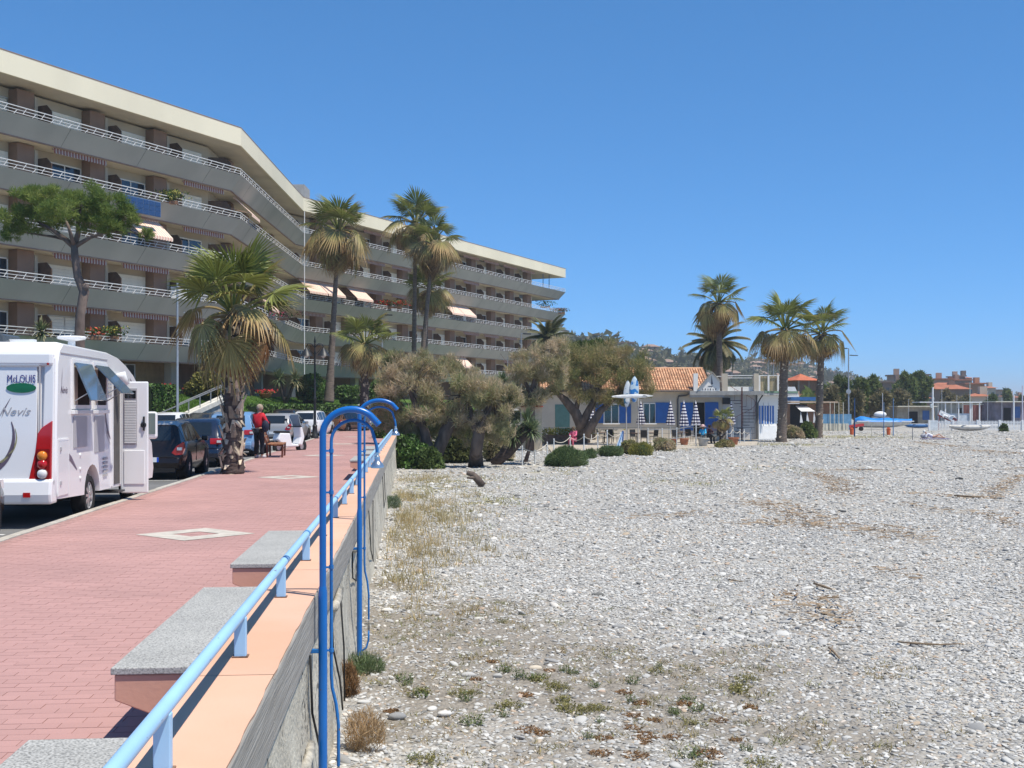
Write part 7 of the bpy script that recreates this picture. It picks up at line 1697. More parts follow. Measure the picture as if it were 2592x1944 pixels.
m = MB(); m.tube([(sx_(1627), -.125, sz_(1002)), (sx_(1631), -.125, sz_(1001.0)), (sx_(1638), -.125, sz_(1003))], .025, n=4); m.build('board_mark', dark_metal, ss)
for u in (1586, 1616): m = MB(); m.tube([(sx_(u), .15, 0), (sx_(u), .15, sz_(965))], .035, n=6); m.build('post', M('grey_post', (0.42, 0.40, 0.38)), ss)
af = thing('blue_easel', 'blue and white wooden easel board leaning below the surfboard sign', 'board', W(1572, 68, BZ), FACE)
m = MB(); m.bar((-.32, 0, 0), (.12, .15, 1.25), .10, .04); m.bar((.1, .35, 0), (.14, .18, 1.22), .08, .04); m.build('leg', M('easel_blue', (0.03, 0.14, 0.42)), af); m = MB(); m.add([(-.38, -.03, .12), (-.05, -.03, .12), (.12, .1, 1.15), (.05, .1, 1.2)], [(0, 1, 2, 3)]); m.build('board_face', M('easel_pale', (0.45, 0.60, 0.74)), af)

# rope fence and rails
rope_m = M('rope', (0.55, 0.50, 0.42), rough=.9); postw = M('post_white', (0.60, 0.62, 0.62), rough=.6)
def rope_fence(label, posts, h=1.0, thick=.035, group=None, sag=.22, rail=False):
    """posts: list of (u, v_base, v_top)"""
    P_ = []
    for (u, vb, vt) in posts:
        b = G(u, vb, BZ); d = b.x * sn + b.y * cs; P_.append((b, (vb - vt) / F * d))
    t = thing('rope_fence', label, 'fence', P_[0][0], group=group)
    for b, hh in P_: m = MB(); m.tube([(b.x, b.y, BZ - .1), (b.x, b.y, BZ + hh)], thick, n=7); m.ball((b.x, b.y, BZ + hh), thick * 1.3, 8, 5); m.build('post', postw, t, world=True)
    for (a, ha), (b, hb) in zip(P_[:-1], P_[1:]):
        for fr in ((.93,) if not rail else (.95, .5)):
            pts = [Vector((a.x + (b.x - a.x) * s, a.y + (b.y - a.y) * s, BZ + (ha + (hb - ha) * s) * fr - (sag if not rail else 0) * 4 * s * (1 - s))) for s in [i / 10 for i in range(11)]]
            m = MB(); m.tube(pts, .02 if not rail else .018, n=5); m.build('rope' if not rail else 'rail', rope_m if not rail else grey_metal, t, world=True)
    return t
rope_fence('rope fence with pale posts behind the large round green bush', [(1402, 1152, 1112), (1443, 1145, 1103), (1478, 1152, 1100), (1513, 1140, 1097), (1537, 1150, 1090), (1570, 1135, 1095)])
rope_fence('thin metal rail fence in front of the striped parasols', [(1640, 1140, 1085), (1676, 1138, 1085), (1713, 1134, 1084), (1762, 1131, 1072)], rail=True, thick=.03)
rope_fence('rope fence with short posts leading to the white cafe room', [(1840, 1127, 1092), (1855, 1125, 1083), (1873, 1124, 1088), (1884, 1122, 1088), (1900, 1118, 1086)], thick=.035)
rope_fence('low wire fence by the yuccas left of the round bush', [(1322, 1178, 1130), (1354, 1176, 1140), (1385, 1170, 1120)], thick=.03, sag=.05)
# guest railing of terrace
m = MB(); rf = thing('terrace_railing', 'long thin steel railing along the cafe front', 'railing', W(1380, 90, TZ), FACE)
def rx(u): return (u - 1380) / F * 90
m.bar((rx(1375), 0, 1.0), (rx(1910), 0, 1.0), .04); m.bar((rx(1375), 0, .55), (rx(1910), 0, .55), .03)
for i in range(16): m.bar((rx(1378 + i * 35), 0, 0), (rx(1378 + i * 35), 0, 1.0), .035)
m.build('rails', M('dull_steel', (0.20, 0.21, 0.21), metal=.4), rf)
# planter walls of brown stone
t = thing('stone_planter', 'long brown planter with green plants under the teal door', 'planter', W(1420, 82, TZ), FACE); m = MB(); m.box((0, 0, .32), (3.4, .5, .64)); m.build('box', M('planter_brown', (0.16, 0.10, 0.07), var=.25, scale=5, bump=.4), t); m = MB(); tuft_mesh(m, (0, 0, .6), 3.2, .6, .45, 400, .22, random.Random(4)); m.build('plants', yel, t)['kind'] = 'stuff'

# furniture and guests
blkp = M('black_plastic', (0.02, 0.02, 0.022), rough=.5)
chair_p = None
def cafe_chair(label, u, d, rz):
    global chair_p
    b = W(u, d, TZ)
    if chair_p is None:
        chair_p = thing('cafe_chair', label, 'chair', b, rz, group='black cafe chairs on the terrace'); m = MB(); m.bx(-.23, .23, -.22, .22, .42, .46); m.build('seat', blkp, chair_p, bevel=.01); m = MB(); m.box((0, .23, .72), (.46, .03, .5), tilt=-.15); m.build('backrest', blkp, chair_p, bevel=.01)
        for sx2 in (-.2, .2):
            for sy2 in (-.19, .19): m = MB(); m.bar((sx2, sy2, 0), (sx2, sy2, .42), .03); m.build('leg', blkp, chair_p)
            m = MB(); m.bar((sx2 * 1.15, -.18, .64), (sx2 * 1.15, .22, .66), .03); m.build('armrest', blkp, chair_p)
        return chair_p
    return copy_tree(chair_p, loc=b, rz=rz, label=label)
for u, d, rz, lb in ((1520, 84, 1.2, 'black chair under the tamarisk beside the window'), (1538, 82, -.8, 'black chair beside the rope posts'), (1552, 85, 2.2, 'black chair left of the easel board'), (1605, 84, .3, 'black chair behind the surfboard posts'), (1630, 82, 2.9, 'black chair right of the surfboard posts'), (1655, 85, -1, 'black chair under the glass window'), (1712, 84, .5, 'black chair left of the parasol tub'), (1745, 86, 2.5, 'black chair between two parasols'), (1800, 84, 1.8, 'black chair right of the seated guest'), (1820, 86, -.5, 'black chair near the small terrace palm')):
    cafe_chair(lb, u, d, rz)
tbl = None
def table(label, u, d):
    global tbl
    b = W(u, d, TZ)
    if tbl is None:
        tbl = thing('cafe_table', label, 'table', b, 0, group='dark cafe tables on the terrace'); m = MB(); m.bx(-.4, .4, -.4, .4, .71, .745); m.build('tabletop', M('table_brown', (0.12, 0.06, 0.04), var=.2), tbl, bevel=.008); m = MB(); m.tube([(0, 0, 0.03), (0, 0, .71)], .035, n=8); m.build('column', blkp, tbl); m = MB(); m.lathe([(.28, 0), (.26, .03), (.04, .05)], n=12); m.build('foot', blkp, tbl); return tbl
    return copy_tree(tbl, loc=b, label=label)
for u, d, lb in ((1530, 84.5, 'dark table under the tamarisk limbs'), (1612, 83, 'dark table behind the surfboard posts'), (1640, 84, 'dark table under the glass window'), (1725, 84.5, 'dark table between the parasols'), (1792, 82.5, 'dark table beside the seated guest')): table(lb, u, d)
sit = dict(pelvis=(0, 0, .52), chest=(0, -.02, .86), neck=(0, .02, 1.06), head=(0, .05, 1.19), shL=(-.17, 0, .98), elL=(-.22, .12, .76), haL=(-.12, .32, .74), shR=(.17, 0, .98), elR=(.22, .12, .76), haR=(.12, .32, .74), hipL=(-.09, .03, .50), knL=(-.11, .43, .50), anL=(-.12, .42, .09), toL=(-.12, .56, .05), hipR=(.09, .03, .50), knR=(.11, .43, .50), anR=(.12, .42, .09), toR=(.12, .56, .05))
g_ = person('seated cafe guest in bright blue top and pale sun hat', W(1779, 81.5, TZ), R(160), sit, {'top': M('bright_blue_top', (0.03, 0.35, 0.62)), 'legs': M('guest_trousers', (0.04, 0.045, 0.05)), 'shoe': rubber}, hair=(0.2, 0.14, 0.1))
m = MB(); m.lathe([(.24, 1.235), (.23, 1.25), (.12, 1.26), (.115, 1.34), (.06, 1.37), (.005, 1.375)], (0, .05, 0), n=16); m.build('sun_hat', M('pale_pink_hat', (0.70, 0.50, 0.48)), g_, smooth=True, angle=40)
person('guest in dark clothes seated beside the blue topped guest', W(1795, 83, TZ), R(200), sit, {'top': M('plum_top', (0.10, 0.03, 0.06)), 'legs': M('guest_trousers', (0.04, 0.045, 0.05)), 'shoe': rubber}, hair=(0.06, 0.04, 0.03))
person('person in a pink top crouching at the foot of the tamarisk', W(1452, 75, TZ), R(150), sit, {'top': M('pink_top', (0.62, 0.12, 0.22)), 'legs': M('pink_shorts', (0.5, 0.10, 0.16)), 'shoe': rubber}, hair=(0.12, 0.08, 0.05))
# red canopy roof left of the cafe
t = thing('red_tent', 'small red topped kiosk between the yuccas and the cafe', 'kiosk', W(1350, 70, BZ), FACE); s = 70 / F
m = MB(); m.bx(-30 * s, 22 * s, 0, 2.2, 0, zof(1030, 70) - BZ); m.build('wall', M('kiosk_cream', (0.5, 0.42, 0.3)), t); m = MB(); hz_ = zof(1030, 70) - BZ; m.add([(-34 * s, -.2, hz_), (26 * s, -.2, hz_), (26 * s, 2.4, hz_), (-34 * s, 2.4, hz_), (-22 * s, .6, hz_ + .36), (10 * s, .6, hz_ + .36), (10 * s, 1.6, hz_ + .36), (-22 * s, 1.6, hz_ + .36)], [(0, 1, 5, 4), (1, 2, 6, 5), (2, 3, 7, 6), (3, 0, 4, 7), (4, 5, 6, 7)]); m.build('canopy', M('canopy_red', (0.55, 0.09, 0.05), var=.1), t)
# ================================================================== BEACH CLUB ON THE RIGHT
def K(u, d): return W(u, d, BZ)
# boat under blue tarpaulin
bt = thing('covered_boat', 'white boat under a bright blue tarpaulin beyond the beach posts', 'boat', G(2235, 1088, BZ), FACE); S = (F * 2.65 / 58) / F
m = MB(); L_ = 72 * S; vv = []; ff = []; n = 14
for i in range(n + 1):
    s = i / n * 2 - 1; w = .85 * (1 - abs(s) ** 3) + .05; z0 = .25 + .35 * max(0, s) ** 2 + .1 * s * s
    for (a, z) in ((-1, .95 + .15 * s * s), (-.8, z0 + .2), (0, z0), (.8, z0 + .2), (1, .95 + .15 * s * s)): vv.append((s * L_, a * w, z))
for i in range(n):
    for k in range(4): a = i * 5 + k; ff.append((a, a + 5, a + 6, a + 1))
m.add(vv, ff); m.build('hull', M('boat_hull', (0.62, 0.62, 0.6), rough=.4), bt, smooth=True, fix=True)
m = MB(); m.bar((-L_, -.9, 1.0), (L_, -.9, 1.0), .06, .12); m.build('gunwale', white_paint, bt)
m = MB(); vv = []; ff = []; rg = random.Random(3); n = 18
for i in range(n + 1):
    s = i / n * 2 - 1; top = 1.25 + .35 * math.exp(-((s + .7) / .22) ** 2) + .12 * math.exp(-((s - .1) / .3) ** 2) + rg.uniform(-.03, .05)
    for a, z in ((-1.02, .92), (-.9, 1.12 + rg.uniform(-.04, .04)), (-.35, top - .06), (0, top), (.35, top - .06), (.9, 1.15), (1.02, .92)): vv.append((s * L_ * 1.02, a * (.95 * (1 - abs(s) ** 4) + .08), z))
for i in range(n):
    for k in range(6): a = i * 7 + k; ff.append((a, a + 7, a + 8, a + 1))
m.add(vv, ff); m.build('tarpaulin', M('tarpaulin_blue', (0.02, 0.22, 0.62), rough=.45, var=.15), bt, smooth=True, angle=40, fix=True)
t = thing('upturned_dinghy', 'white upturned dinghy hull behind the tarpaulin boat', 'boat', K(2228, 138), FACE); m = MB(); m.ball((0, 0, 1.75), .7, 12, 6, (1.1, .6, .55)); m.build('hull', white_paint, t, smooth=True); m = MB(); m.bx(-1, 1, -.3, .3, .9, 1.5); m.build('rack', M('grey_rack', (.3, .3, .3)), t)
t = thing('red_trolley', 'red boat trolley at the left end of the covered boat', 'trolley', K(2168, 128), FACE); m = MB(); m.bar((-.8, 0, .5), (.8, 0, .7), .15, .3); m.build('frame', M('trolley_red', (0.5, 0.05, 0.05)), t)
for sx2 in (-.5, .5): m = MB(); m.lathe([(.25, -.08), (.25, .08)], (sx2, 0, .25), n=12, axis='y'); m.build('wheel', rubber, t)
# rowing boat on the right
rb = thing('rowing_boat', 'pale grey rowing boat lying before the white picket fence', 'boat', G(2455, 1091, BZ), FACE); S2 = 2.65 / 61; L_ = 52 * S2
m = MB(); vv = []; ff = []; n = 14
for i in range(n + 1):
    s = i / n * 2 - 1; w = .7 * (1 - abs(s) ** 2.5) + .03
    for (a, z) in ((-1, .62 + .12 * s * s), (-.75, .2 + .2 * abs(s) ** 3), (0, .05 + .35 * abs(s) ** 3), (.75, .2 + .2 * abs(s) ** 3), (1, .62 + .12 * s * s), (.9, .58 + .12 * s * s), (0, .35 + .2 * abs(s) ** 3), (-.9, .58 + .12 * s * s)): vv.append((s * L_, a * w, z))
for i in range(n):
    for k in range(8): k2 = (k + 1) % 8; ff.append((i * 8 + k, i * 8 + k2, i * 8 + 8 + k2, i * 8 + 8 + k))
m.add(vv, ff); m.build('hull', M('boat_grey', (0.52, 0.51, 0.49), rough=.5), rb, smooth=True, fix=True); m = MB(); m.bar((-L_, -.68, .70), (L_, -.68, .70), .05, .07); m.build('gunwale', white_paint, rb); m = MB(); [m.bx(x, x + .25, -.6, .6, .5, .55) for x in (-1, 0, .9)]; m.build('thwart', white_paint, rb)
for u, v, k, col, lb in ((2326, 1084, .8, (.03, .14, .36), 'blue boat hull lying left of the picket fence gate'), (2520, 1083, .7, (.66, .66, .64), 'white dinghy beside the picket fence at the right')):
    o = copy_tree(rb, loc=G(u, v, BZ), label=lb, scale=(k, k, k))
    for c in o.children:
        if c.name.startswith('hull'): c.data = c.data.copy(); c.data.materials[0] = M('hull_%d' % u, col, rough=.5)
# picket fence
pf = thing('picket_fence', 'low white picket fence round the beach club at the right edge', 'fence', G(2350, 1090, BZ), FACE); d_ = 2.65 * F / 58
def px_(u): return (u - 2350) / F * d_
pk = None; u = 2352
while u < 2600:
    if pk is None: m = MB(); m.bx(-.045, .045, -.015, .015, 0, 1.1); pk = m.build('picket', white_paint, pf); o = pk
    else: o = pk.copy(); COL.objects.link(o)
    o.location = (px_(u), 0, 0); u += 3.6
m = MB(); m.bx(px_(2350), px_(2600), .02, .06, .25, .33); m.bx(px_(2350), px_(2600), .02, .06, .85, .93); m.build('rail', white_paint, pf)
m = MB(); m.bx(px_(2350), px_(2372), -.03, .03, 0, 1.15); m.build('gate_panel', M('pale_gate', (0.62, 0.66, 0.68)), pf)
for u in (2352, 2410, 2470, 2524, 2580): m = MB(); m.bx(px_(u) - .1, px_(u) + .1, -.1, .1, 0, 1.2); m.build('post', white_paint, pf)
# white masts and posts
def mast(label, u, vb, vt, d, r, mat, name='mast', cat='mast', extra=None, group=None):
    b = K(u, d) if vb is None else G(u, vb, BZ); dd = b.x * sn + b.y * cs; h = zof(vt, dd) - BZ; t = thing(name, label, cat, b, FACE, group=group); m = MB(); m.tube([(0, 0, -.1), (0, 0, h)], [r, r * .7], n=8); m.build('pole', mat, t, smooth=True, angle=50)
    if extra: extra(t, h)
    return t
def eqp(t, h): m = MB(); m.box((-.1, 0, h * .55), (.35, .2, .5)); m.box((.05, 0, h * .72), (.2, .2, .3)); m.build('equipment_box', M('equipment_pale', (.55, .6, .6)), t, bevel=.03)
mast('thick white mast with boxes rising inside the picket fence gate', 2361, None, 980, 140, .14, white_paint, extra=eqp)
mast('white flag pole near the right edge left of the outermost pole', 2566, None, 1000, 138, .12, white_paint); mast('outermost pale pole at the right edge of the photo', 2588, None, 976, 138, .09, M('pale_lilac_pole', (.6, .58, .66)))
mast('pale lamp pole behind the picket fence before the brick house', 2455, None, 968, 170, .09, M('pale_green_pole', (.42, .48, .42)))
for u, v1, d, lb in ((2384, 985, 150, 'slim dinghy mast just right of the thick white mast'), (2422, 1000, 155, 'slim dinghy mast over the red framed lounger'), (2500, 990, 150, 'slim dinghy mast right of the white frame kiosk'), (2536, 1008, 148, 'short dinghy mast above the small green plant'), (2300, 1010, 150, 'slim mast between the blue posts and the white mast')): mast(lb, u, None, v1, d, .035, M('mast_grey', (.5, .52, .55)), name='boat_mast')
navyp = M('post_navy', (0.03, 0.07, 0.18), rough=.6); bluep = M('post_mid_blue', (0.10, 0.20, 0.38), rough=.6)
mast('dark blue beach volleyball post on the gravel edge', 2163, 1106, 1008, None, .07, navyp, 'net_post', 'post', group='beach net posts')
mast('blue beach post left of the orange bin', 2237, 1105, 1018, None, .05, bluep, 'net_post', 'post', group='beach net posts'); mast('blue beach post right of the orange bin', 2261, 1103, 1008, None, .05, bluep, 'net_post', 'post', group='beach net posts')
mast('thin pale stake left of the covered boat bow', 2206, 1108, 1070, None, .03, M('stake', (.5, .48, .4)), 'stake', 'post'); mast('short dark stake with red band before the sunbathers', 2310, 1113, 1080, None, .035, M('stake_dark', (.15, .16, .18)), 'stake', 'post')
mast('pale leaning boat mast behind the tarpaulin boat', 2234, None, 995, 142, .06, M('mast_grey', (.5, .52, .55)), extra=None)
for u, lb in ((2249, 'orange bin between the two thin blue posts'), (2156, 'orange board left of the dark blue volleyball post')):
    b = G(u, 1101, BZ); t = thing('orange_bin', lb, 'bin', b, FACE); m = MB(); m.lathe([(.16, 0), (.2, .55), (.22, .56), (.22, .6), (.19, .6)], n=12); m.bx(-.12, .12, -.03, .03, .6, .72); m.build('bin', M('bin_orange', (.62, .13, .04), var=.15), t, smooth=True, angle=40)
# sunbather lying on a towel
b = G(2362, 1112, BZ); d_ = b.x * sn + b.y * cs; t = thing('beach_towel', 'purple and blue towel under the sunbather on the gravel', 'towel', b, FACE); m = MB(); m.bx(-1.0, 1.3, -.4, .35, 0.03, .06); m.build('cloth', M('towel_purple', (.14, .10, .30), var=.3, scale=2), t)
lie = dict(pelvis=(0.0, 0, .22), chest=(-.40, 0, .38), neck=(-.60, 0, .52), head=(-.70, 0, .64), shL=(-.48, -.16, .45), elL=(-.70, -.22, .28), haL=(-.62, -.28, .12), shR=(-.48, .16, .45), elR=(-.72, .22, .28), haR=(-.62, .3, .12), hipL=(.05, -.09, .2), knL=(.46, -.1, .42), anL=(.85, -.1, .14), toL=(.98, -.1, .2), hipR=(.05, .09, .2), knR=(.48, .1, .2), anR=(.92, .12, .12), toR=(1.05, .12, .2), face=(.8, 0, .3))
person('sunbather with pale cap reclining on the purple towel', tuple(b), FACE, lie, {'top': M('pale_shirt', (.62, .62, .66))}, hair=(.7, .7, .68))
b2 = G(2340, 1110, BZ); t = thing('beach_bag', 'grey bag lying beside the sunbather head', 'bag', b2, FACE); m = MB(); m.ball((0, 0, .2), .3, 10, 6, (1.2, .8, .7)); m.tube([(-.15, 0, .38), (0, 0, .55), (.15, 0, .38)], .02, n=5); m.build('bag', M('bag_grey', (.3, .3, .34), var=.3), t, smooth=True)
# lounger with reclining person behind the fence
b = K(2400, 134); t = thing('reclining_lounger', 'red framed lounger chair inside the picket fence', 'lounger', b, FACE); m = MB(); m.bar((-1.1, 0, 1.95), (.9, 0, .95), .08, .6); m.bar((-1.1, 0, 0), (-1.0, 0, 1.9), .07); m.bar((.8, 0, 0), (.8, 0, .95), .07); m.build('frame', M('lounger_red', (.25, .06, .06)), t); m = MB(); m.bar((-1.0, 0, 2.05), (.5, 0, 1.3), .12, .55); m.build('cushion', white_paint, t)
person('person in white resting on the red framed lounger', tuple(b + Vector((0, 0, 1.25))), FACE, lie, {'top': white_paint, 'legs': M('pale_trousers', (.6, .63, .66))}, hair=(.7, .66, .66))
bush('small green potted plant before the picket fence right of the rowing boat', 2541, 1094, 1070, 124, 24, 600, col=M('pot_leaf', (.08, .12, .03), island=.5), size=.2)
t = thing('white_kiosk_frame', 'white open frame kiosk with counter behind the picket fence', 'kiosk', K(2455, 150), FACE); m = MB()
for x in (-3.2, -1.5, 0, 1.2): m.bx(x, x + .14, 0, .14, 0, 3.2); m.bx(x, x + .14, 2.5, 2.64, 0, 3.2)
m.bx(-6.5, 1.5, -.2, 2.8, 3.2, 3.32); m.build('frame', white_paint, t); m = MB(); m.bx(-3.2, 0, .2, .6, .4, 1.8); m.build('counter', M('kiosk_pale', (.5, .55, .6)), t)
for u, v0, v1, wp, hp, d, col, lb in ((2318, 1063, 1030, 95, 33, 165, (.30, .27, .22), 'low stone walled hut with cream awning left of the white mast'), (2245, 1065, 1038, 110, 28, 175, (.28, .26, .23), 'long low grey hut behind the covered boat'), (2555, 1048, 1018, 75, 30, 175, (.17, .15, .18), 'dark open beach shed at the right edge'), (2500, 1045, 1025, 60, 20, 180, (.45, .16, .12), 'low red brick wall block inside the beach club'), (2440, 1048, 1020, 90, 28, 190, (.32, .33, .30), 'grey green club hut behind the white frame kiosk')):
    b = K(u, d); S3 = d / F; t = thing('beach_hut', lb, 'hut', b, FACE); hh = zof(v1, d) - BZ; m = MB(); m.bx(-wp / 2 * S3, wp / 2 * S3, 0, 5, 0, hh); m.build('wall', M('hut_%d' % u, col, var=.25, scale=1.2), t); m = MB(); m.bx(-wp / 2 * S3 - .2, wp / 2 * S3 + .2, -.9, 5.2, hh, hh + .15); m.build('roof', M('hut_roof', (.62, .58, .46), var=.1), t)
    m = MB(); m.bx(-.2 * wp * S3, .05 * wp * S3, -.05, 0.02, .2, hh * .75); m.build('opening', interior, t); m = MB(); m.bx(.18 * wp * S3, .36 * wp * S3, -.05, .02, hh * .3, hh * .8); m.build('window', M('hut_window_blue', (.05, .12, .3)), t)
t = thing('blue_beach_fence', 'blue screen fence on cream base boards right of the lone palm', 'fence', K(2080, 128), FACE); S3 = 128 / F
m = MB(); m.bx(0, 75 * S3, -.05, .05, zof(1088, 128) - BZ + .0, zof(1048, 128) - BZ); m.build('screen', M('screen_blue', (.14, .30, .46), var=.12), t)
for i in range(8): m = MB(); m.bx(i * 8.6 * S3, (i * 8.6 + 7.2) * S3, -.12, -.06, 0, zof(1072, 128) - BZ); m.build('base_board', M('board_cream', (.62, .58, .46)), t)
for i in range(4): m = MB(); m.tube([((20 + i * 11) * S3, -.2, 0), ((20 + i * 11) * S3, -.2, zof(1018, 128) - BZ)], .04, n=6); m.build('post', M('post_cream', (.6, .56, .45)), t)
t = thing('beach_bar', 'long brown beach bar with blue roof band and white canopy between the two beach palms', 'beach bar', K(2040, 132), FACE); S3 = 132 / F
m = MB(); m.bx(-42 * S3, 70 * S3, 0, 6, 0, zof(1022, 132) - BZ); m.build('wall', M('bar_brown', (.26, .14, .08), var=.2, scale=3, stretch=(5, 1, .5)), t); m = MB(); m.bx(-42 * S3, 20 * S3, -.8, 6.2, zof(1014, 132) - BZ, zof(1005, 132) - BZ); m.build('roof_band', M('band_blue', (.03, .13, .34)), t); m = MB(); m.bx(-44 * S3, 75 * S3, -1.0, 6.2, zof(1020, 132) - BZ, zof(1016, 132) - BZ); m.build('roof', M('bar_roof', (.5, .36, .25)), t)
m = MB(); m.bx(-40 * S3, 2 * S3, -.06, .02, .3, zof(1024, 132) - BZ); m.build('opening', interior, t)
m = MB(); z1, z0 = zof(1027, 132) - BZ, zof(1041, 132) - BZ; m.add([(-28 * S3, -.1, z1), (0, -.1, z1), (11 * S3, -2.2, z0), (-24 * S3, -2.2, z0)], [(0, 1, 2, 3)]); m.build('white_canopy', white_paint, t)
for u in (-25, -9, 8): m = MB(); m.add([(u * S3, -2.1, z0), ((u + 6) * S3, -2.1, .9), ((u - 2) * S3, -2.1, .9)], [(0, 1, 2)]); m.build('side_curtain', white_paint, t)

# ================================================================== FAR TOWN, TREES, HILL
def house(label, u, vt, wp, d, wall, roofc, roof='flat', vb=1032, name='town_house', storeys=None, group=None, depth=10, cat='house'):
    b = W(u, d, BZ); S3 = d / F; t = thing(name, label, cat, b, FACE + rnd.uniform(-.25, .25), group=group); hh = zof(vt, d) - BZ; w = wp * S3
    wm = M('town_wall_%d_%d' % (int(wall[0] * 100), int(wall[1] * 100)), wall, var=.08, scale=.1); rm = M('town_roof_%d' % int(roofc[0] * 100), roofc, var=.15, scale=.5)
    m = MB(); m.bx(-w / 2, w / 2, 0, depth, 0, hh); m.build('wall', wm, t); m = MB()
    if roof == 'flat': m.bx(-w / 2 - .5, w / 2 + .5, -.8, depth + .5, hh, hh + .4)
    else: r = w * .16; m.add([(-w / 2 - .7, -.8, hh), (w / 2 + .7, -.8, hh), (w / 2 + .7, depth + .8, hh), (-w / 2 - .7, depth + .8, hh), (-w * .12, depth / 2, hh + r), (w * .12, depth / 2, hh + r)], [(0, 1, 5, 4), (1, 2, 5), (2, 3, 4, 5), (3, 0, 4), (3, 2, 1, 0)])
    rf = m.build('roof', rm, t)
    if rnd.random() < .6: m = MB(); m.bx(w * .1, w * .1 + 1.6, depth * .3, depth * .3 + 1.6, hh, hh + 2.2); m.build('chimney', wm, rf)
    ns = max(1, int(hh / 3.1)); nw = max(2, int(w / 3.2)); wp_ = None
    for j in range(min(ns, 7)):
        for i in range(min(nw, 9)):
            if wp_ is None: mm = MB(); mm.bx(-.55, .55, -.06, .03, 0, 1.5); wp_ = mm.build('window', glass('far_window', (.04, .05, .06), .3), t); o = wp_
            else: o = wp_.copy(); COL.objects.link(o)
            o.location = (-w / 2 + (i + .5) * w / min(nw, 9), 0, 1.0 + (hh - 1.2) * j / min(ns, 7))
    return t
OR = (.40, .20, .11); PK = (.42, .27, .20); CR = (.50, .42, .32); BR = (.24, .16, .12); TR = (.36, .13, .07); DK = (.16, .12, .10)
# orange house with stepped pyramid roof
b = W(2040, 165, BZ); t = thing('orange_house', 'orange house with a red stepped pyramid roof between the beach palms', 'house', b, FACE + .35); S3 = 165 / F; hh = zof(963, 165) - BZ
m = MB(); m.bx(-1.4, 1.9, 0, 3.4, 0, hh); m.build('wall', M('orange_render', (.44, .22, .13), var=.1), t); om = M('pyramid_tile', (.46, .13, .06), var=.15)
m = MB(); h1, h2 = zof(954, 165) - BZ, zof(945, 165) - BZ; m.add([(-2.0, -.7, hh), (2.5, -.7, hh), (2.5, 4.1, hh), (-2.0, 4.1, hh), (-.6, .8, h1), (1.1, .8, h1), (1.1, 2.6, h1), (-.6, 2.6, h1), (.25, 1.7, h2)], [(0, 1, 5, 4), (1, 2, 6, 5), (2, 3, 7, 6), (3, 0, 4, 7), (4, 5, 8), (5, 6, 8), (6, 7, 8), (7, 4, 8), (3, 2, 1, 0)]); m.build('roof', om, t)
m = MB(); [m.bx(x, x + .22, -.15, 0, 0, hh) for x in (-1.4, .3, 1.7)]; m.build('pilaster', M('pilaster_pale', (.6, .40, .28)), t)
for j in range(2): m = MB(); m.bx(.7, 1.5, -.05, .03, .6 + j * 2.2, 1.9 + j * 2.2); m.build('window', interior, t)
t = thing('white_wall_block', 'white sloping wall block between the cafe palm and the orange house', 'building', W(2005, 150, BZ), FACE); S3 = 150 / F; m = MB(); m.prism([(-12 * S3, 0), (22 * S3, 0), (18 * S3, zof(1003, 150) - BZ), (7 * S3, zof(979, 150) - BZ), (-12 * S3, zof(979, 150) - BZ)], (0, 0, 0), (1, 0, 0), (0, 0, 1), (0, 5, 0)); m.build('wall', white_paint, t, fix=True)
TG = 'houses of the far town behind the beach'
for (u, vt, wp, d, wl, rf, ty, lb) in ((2265, 968, 75, 330, BR, DK, 'flat', 'brown flat roofed block left of the tall dark trees'), (2260, 952, 26, 345, PK, DK, 'flat', 'small top storey box above the brown flat roofed block'), (2365, 961, 90, 360, PK, TR, 'flat', 'pink flat topped block right of the tall dark trees'), (2345, 950, 14, 352, CR, DK, 'flat', 'cream stair tower just right of the tall dark trees'),
        (2420, 963, 80, 420, BR, TR, 'flat', 'brown terraced block under the small rooftop boxes'), (2412, 955, 18, 430, PK, DK, 'flat', 'left small box on the terraced block roof'), (2434, 953, 16, 430, DK, DK, 'flat', 'middle small box on the terraced block roof'), (2452, 957, 18, 430, PK, TR, 'hip', 'right small hipped box on the terraced block roof'),
        (2468, 972, 48, 380, OR, TR, 'flat', 'orange block with long balcony near the right edge'), (2395, 985, 110, 300, BR, TR, 'hip', 'long brown house with pinkish roof under the town blocks'), (2480, 1003, 48, 260, CR, TR, 'hip', 'low house with bright orange hipped roof near the right edge'), (2505, 982, 34, 450, CR, TR, 'hip', 'cream house right of the orange block'), (2530, 988, 22, 520, PK, DK, 'flat', 'small pinkish block at the end of the town'),
        (2555, 1003, 26, 500, CR, TR, 'hip', 'small cream house under the little palm at the right'), (2580, 1006, 20, 520, PK, TR, 'hip', 'last small house at the right edge of the town'), (2180, 958, 26, 420, (.75, .75, .73), (.6, .6, .6), 'flat', 'white block peeking over the green trees'), (2110, 985, 70, 260, PK, BR, 'flat', 'low pinkish building right of the lone palm'), (2310, 1008, 80, 250, BR, TR, 'hip', 'grey brown house beneath the tall dark trees')):
    house(lb, u, vt, wp, d, wl, rf, ty, group=TG, depth=min(12, wp * d / F))
tree_m = spray_mat('far_tree', [(0, (.07, .11, .035)), (.6, (.13, .17, .055)), (1, (.21, .23, .09))], scale=.35, transl=.35)
tree_b = spray_mat('far_tree_brown', [(0, (.12, .12, .055)), (1, (.34, .27, .15))], scale=.35)
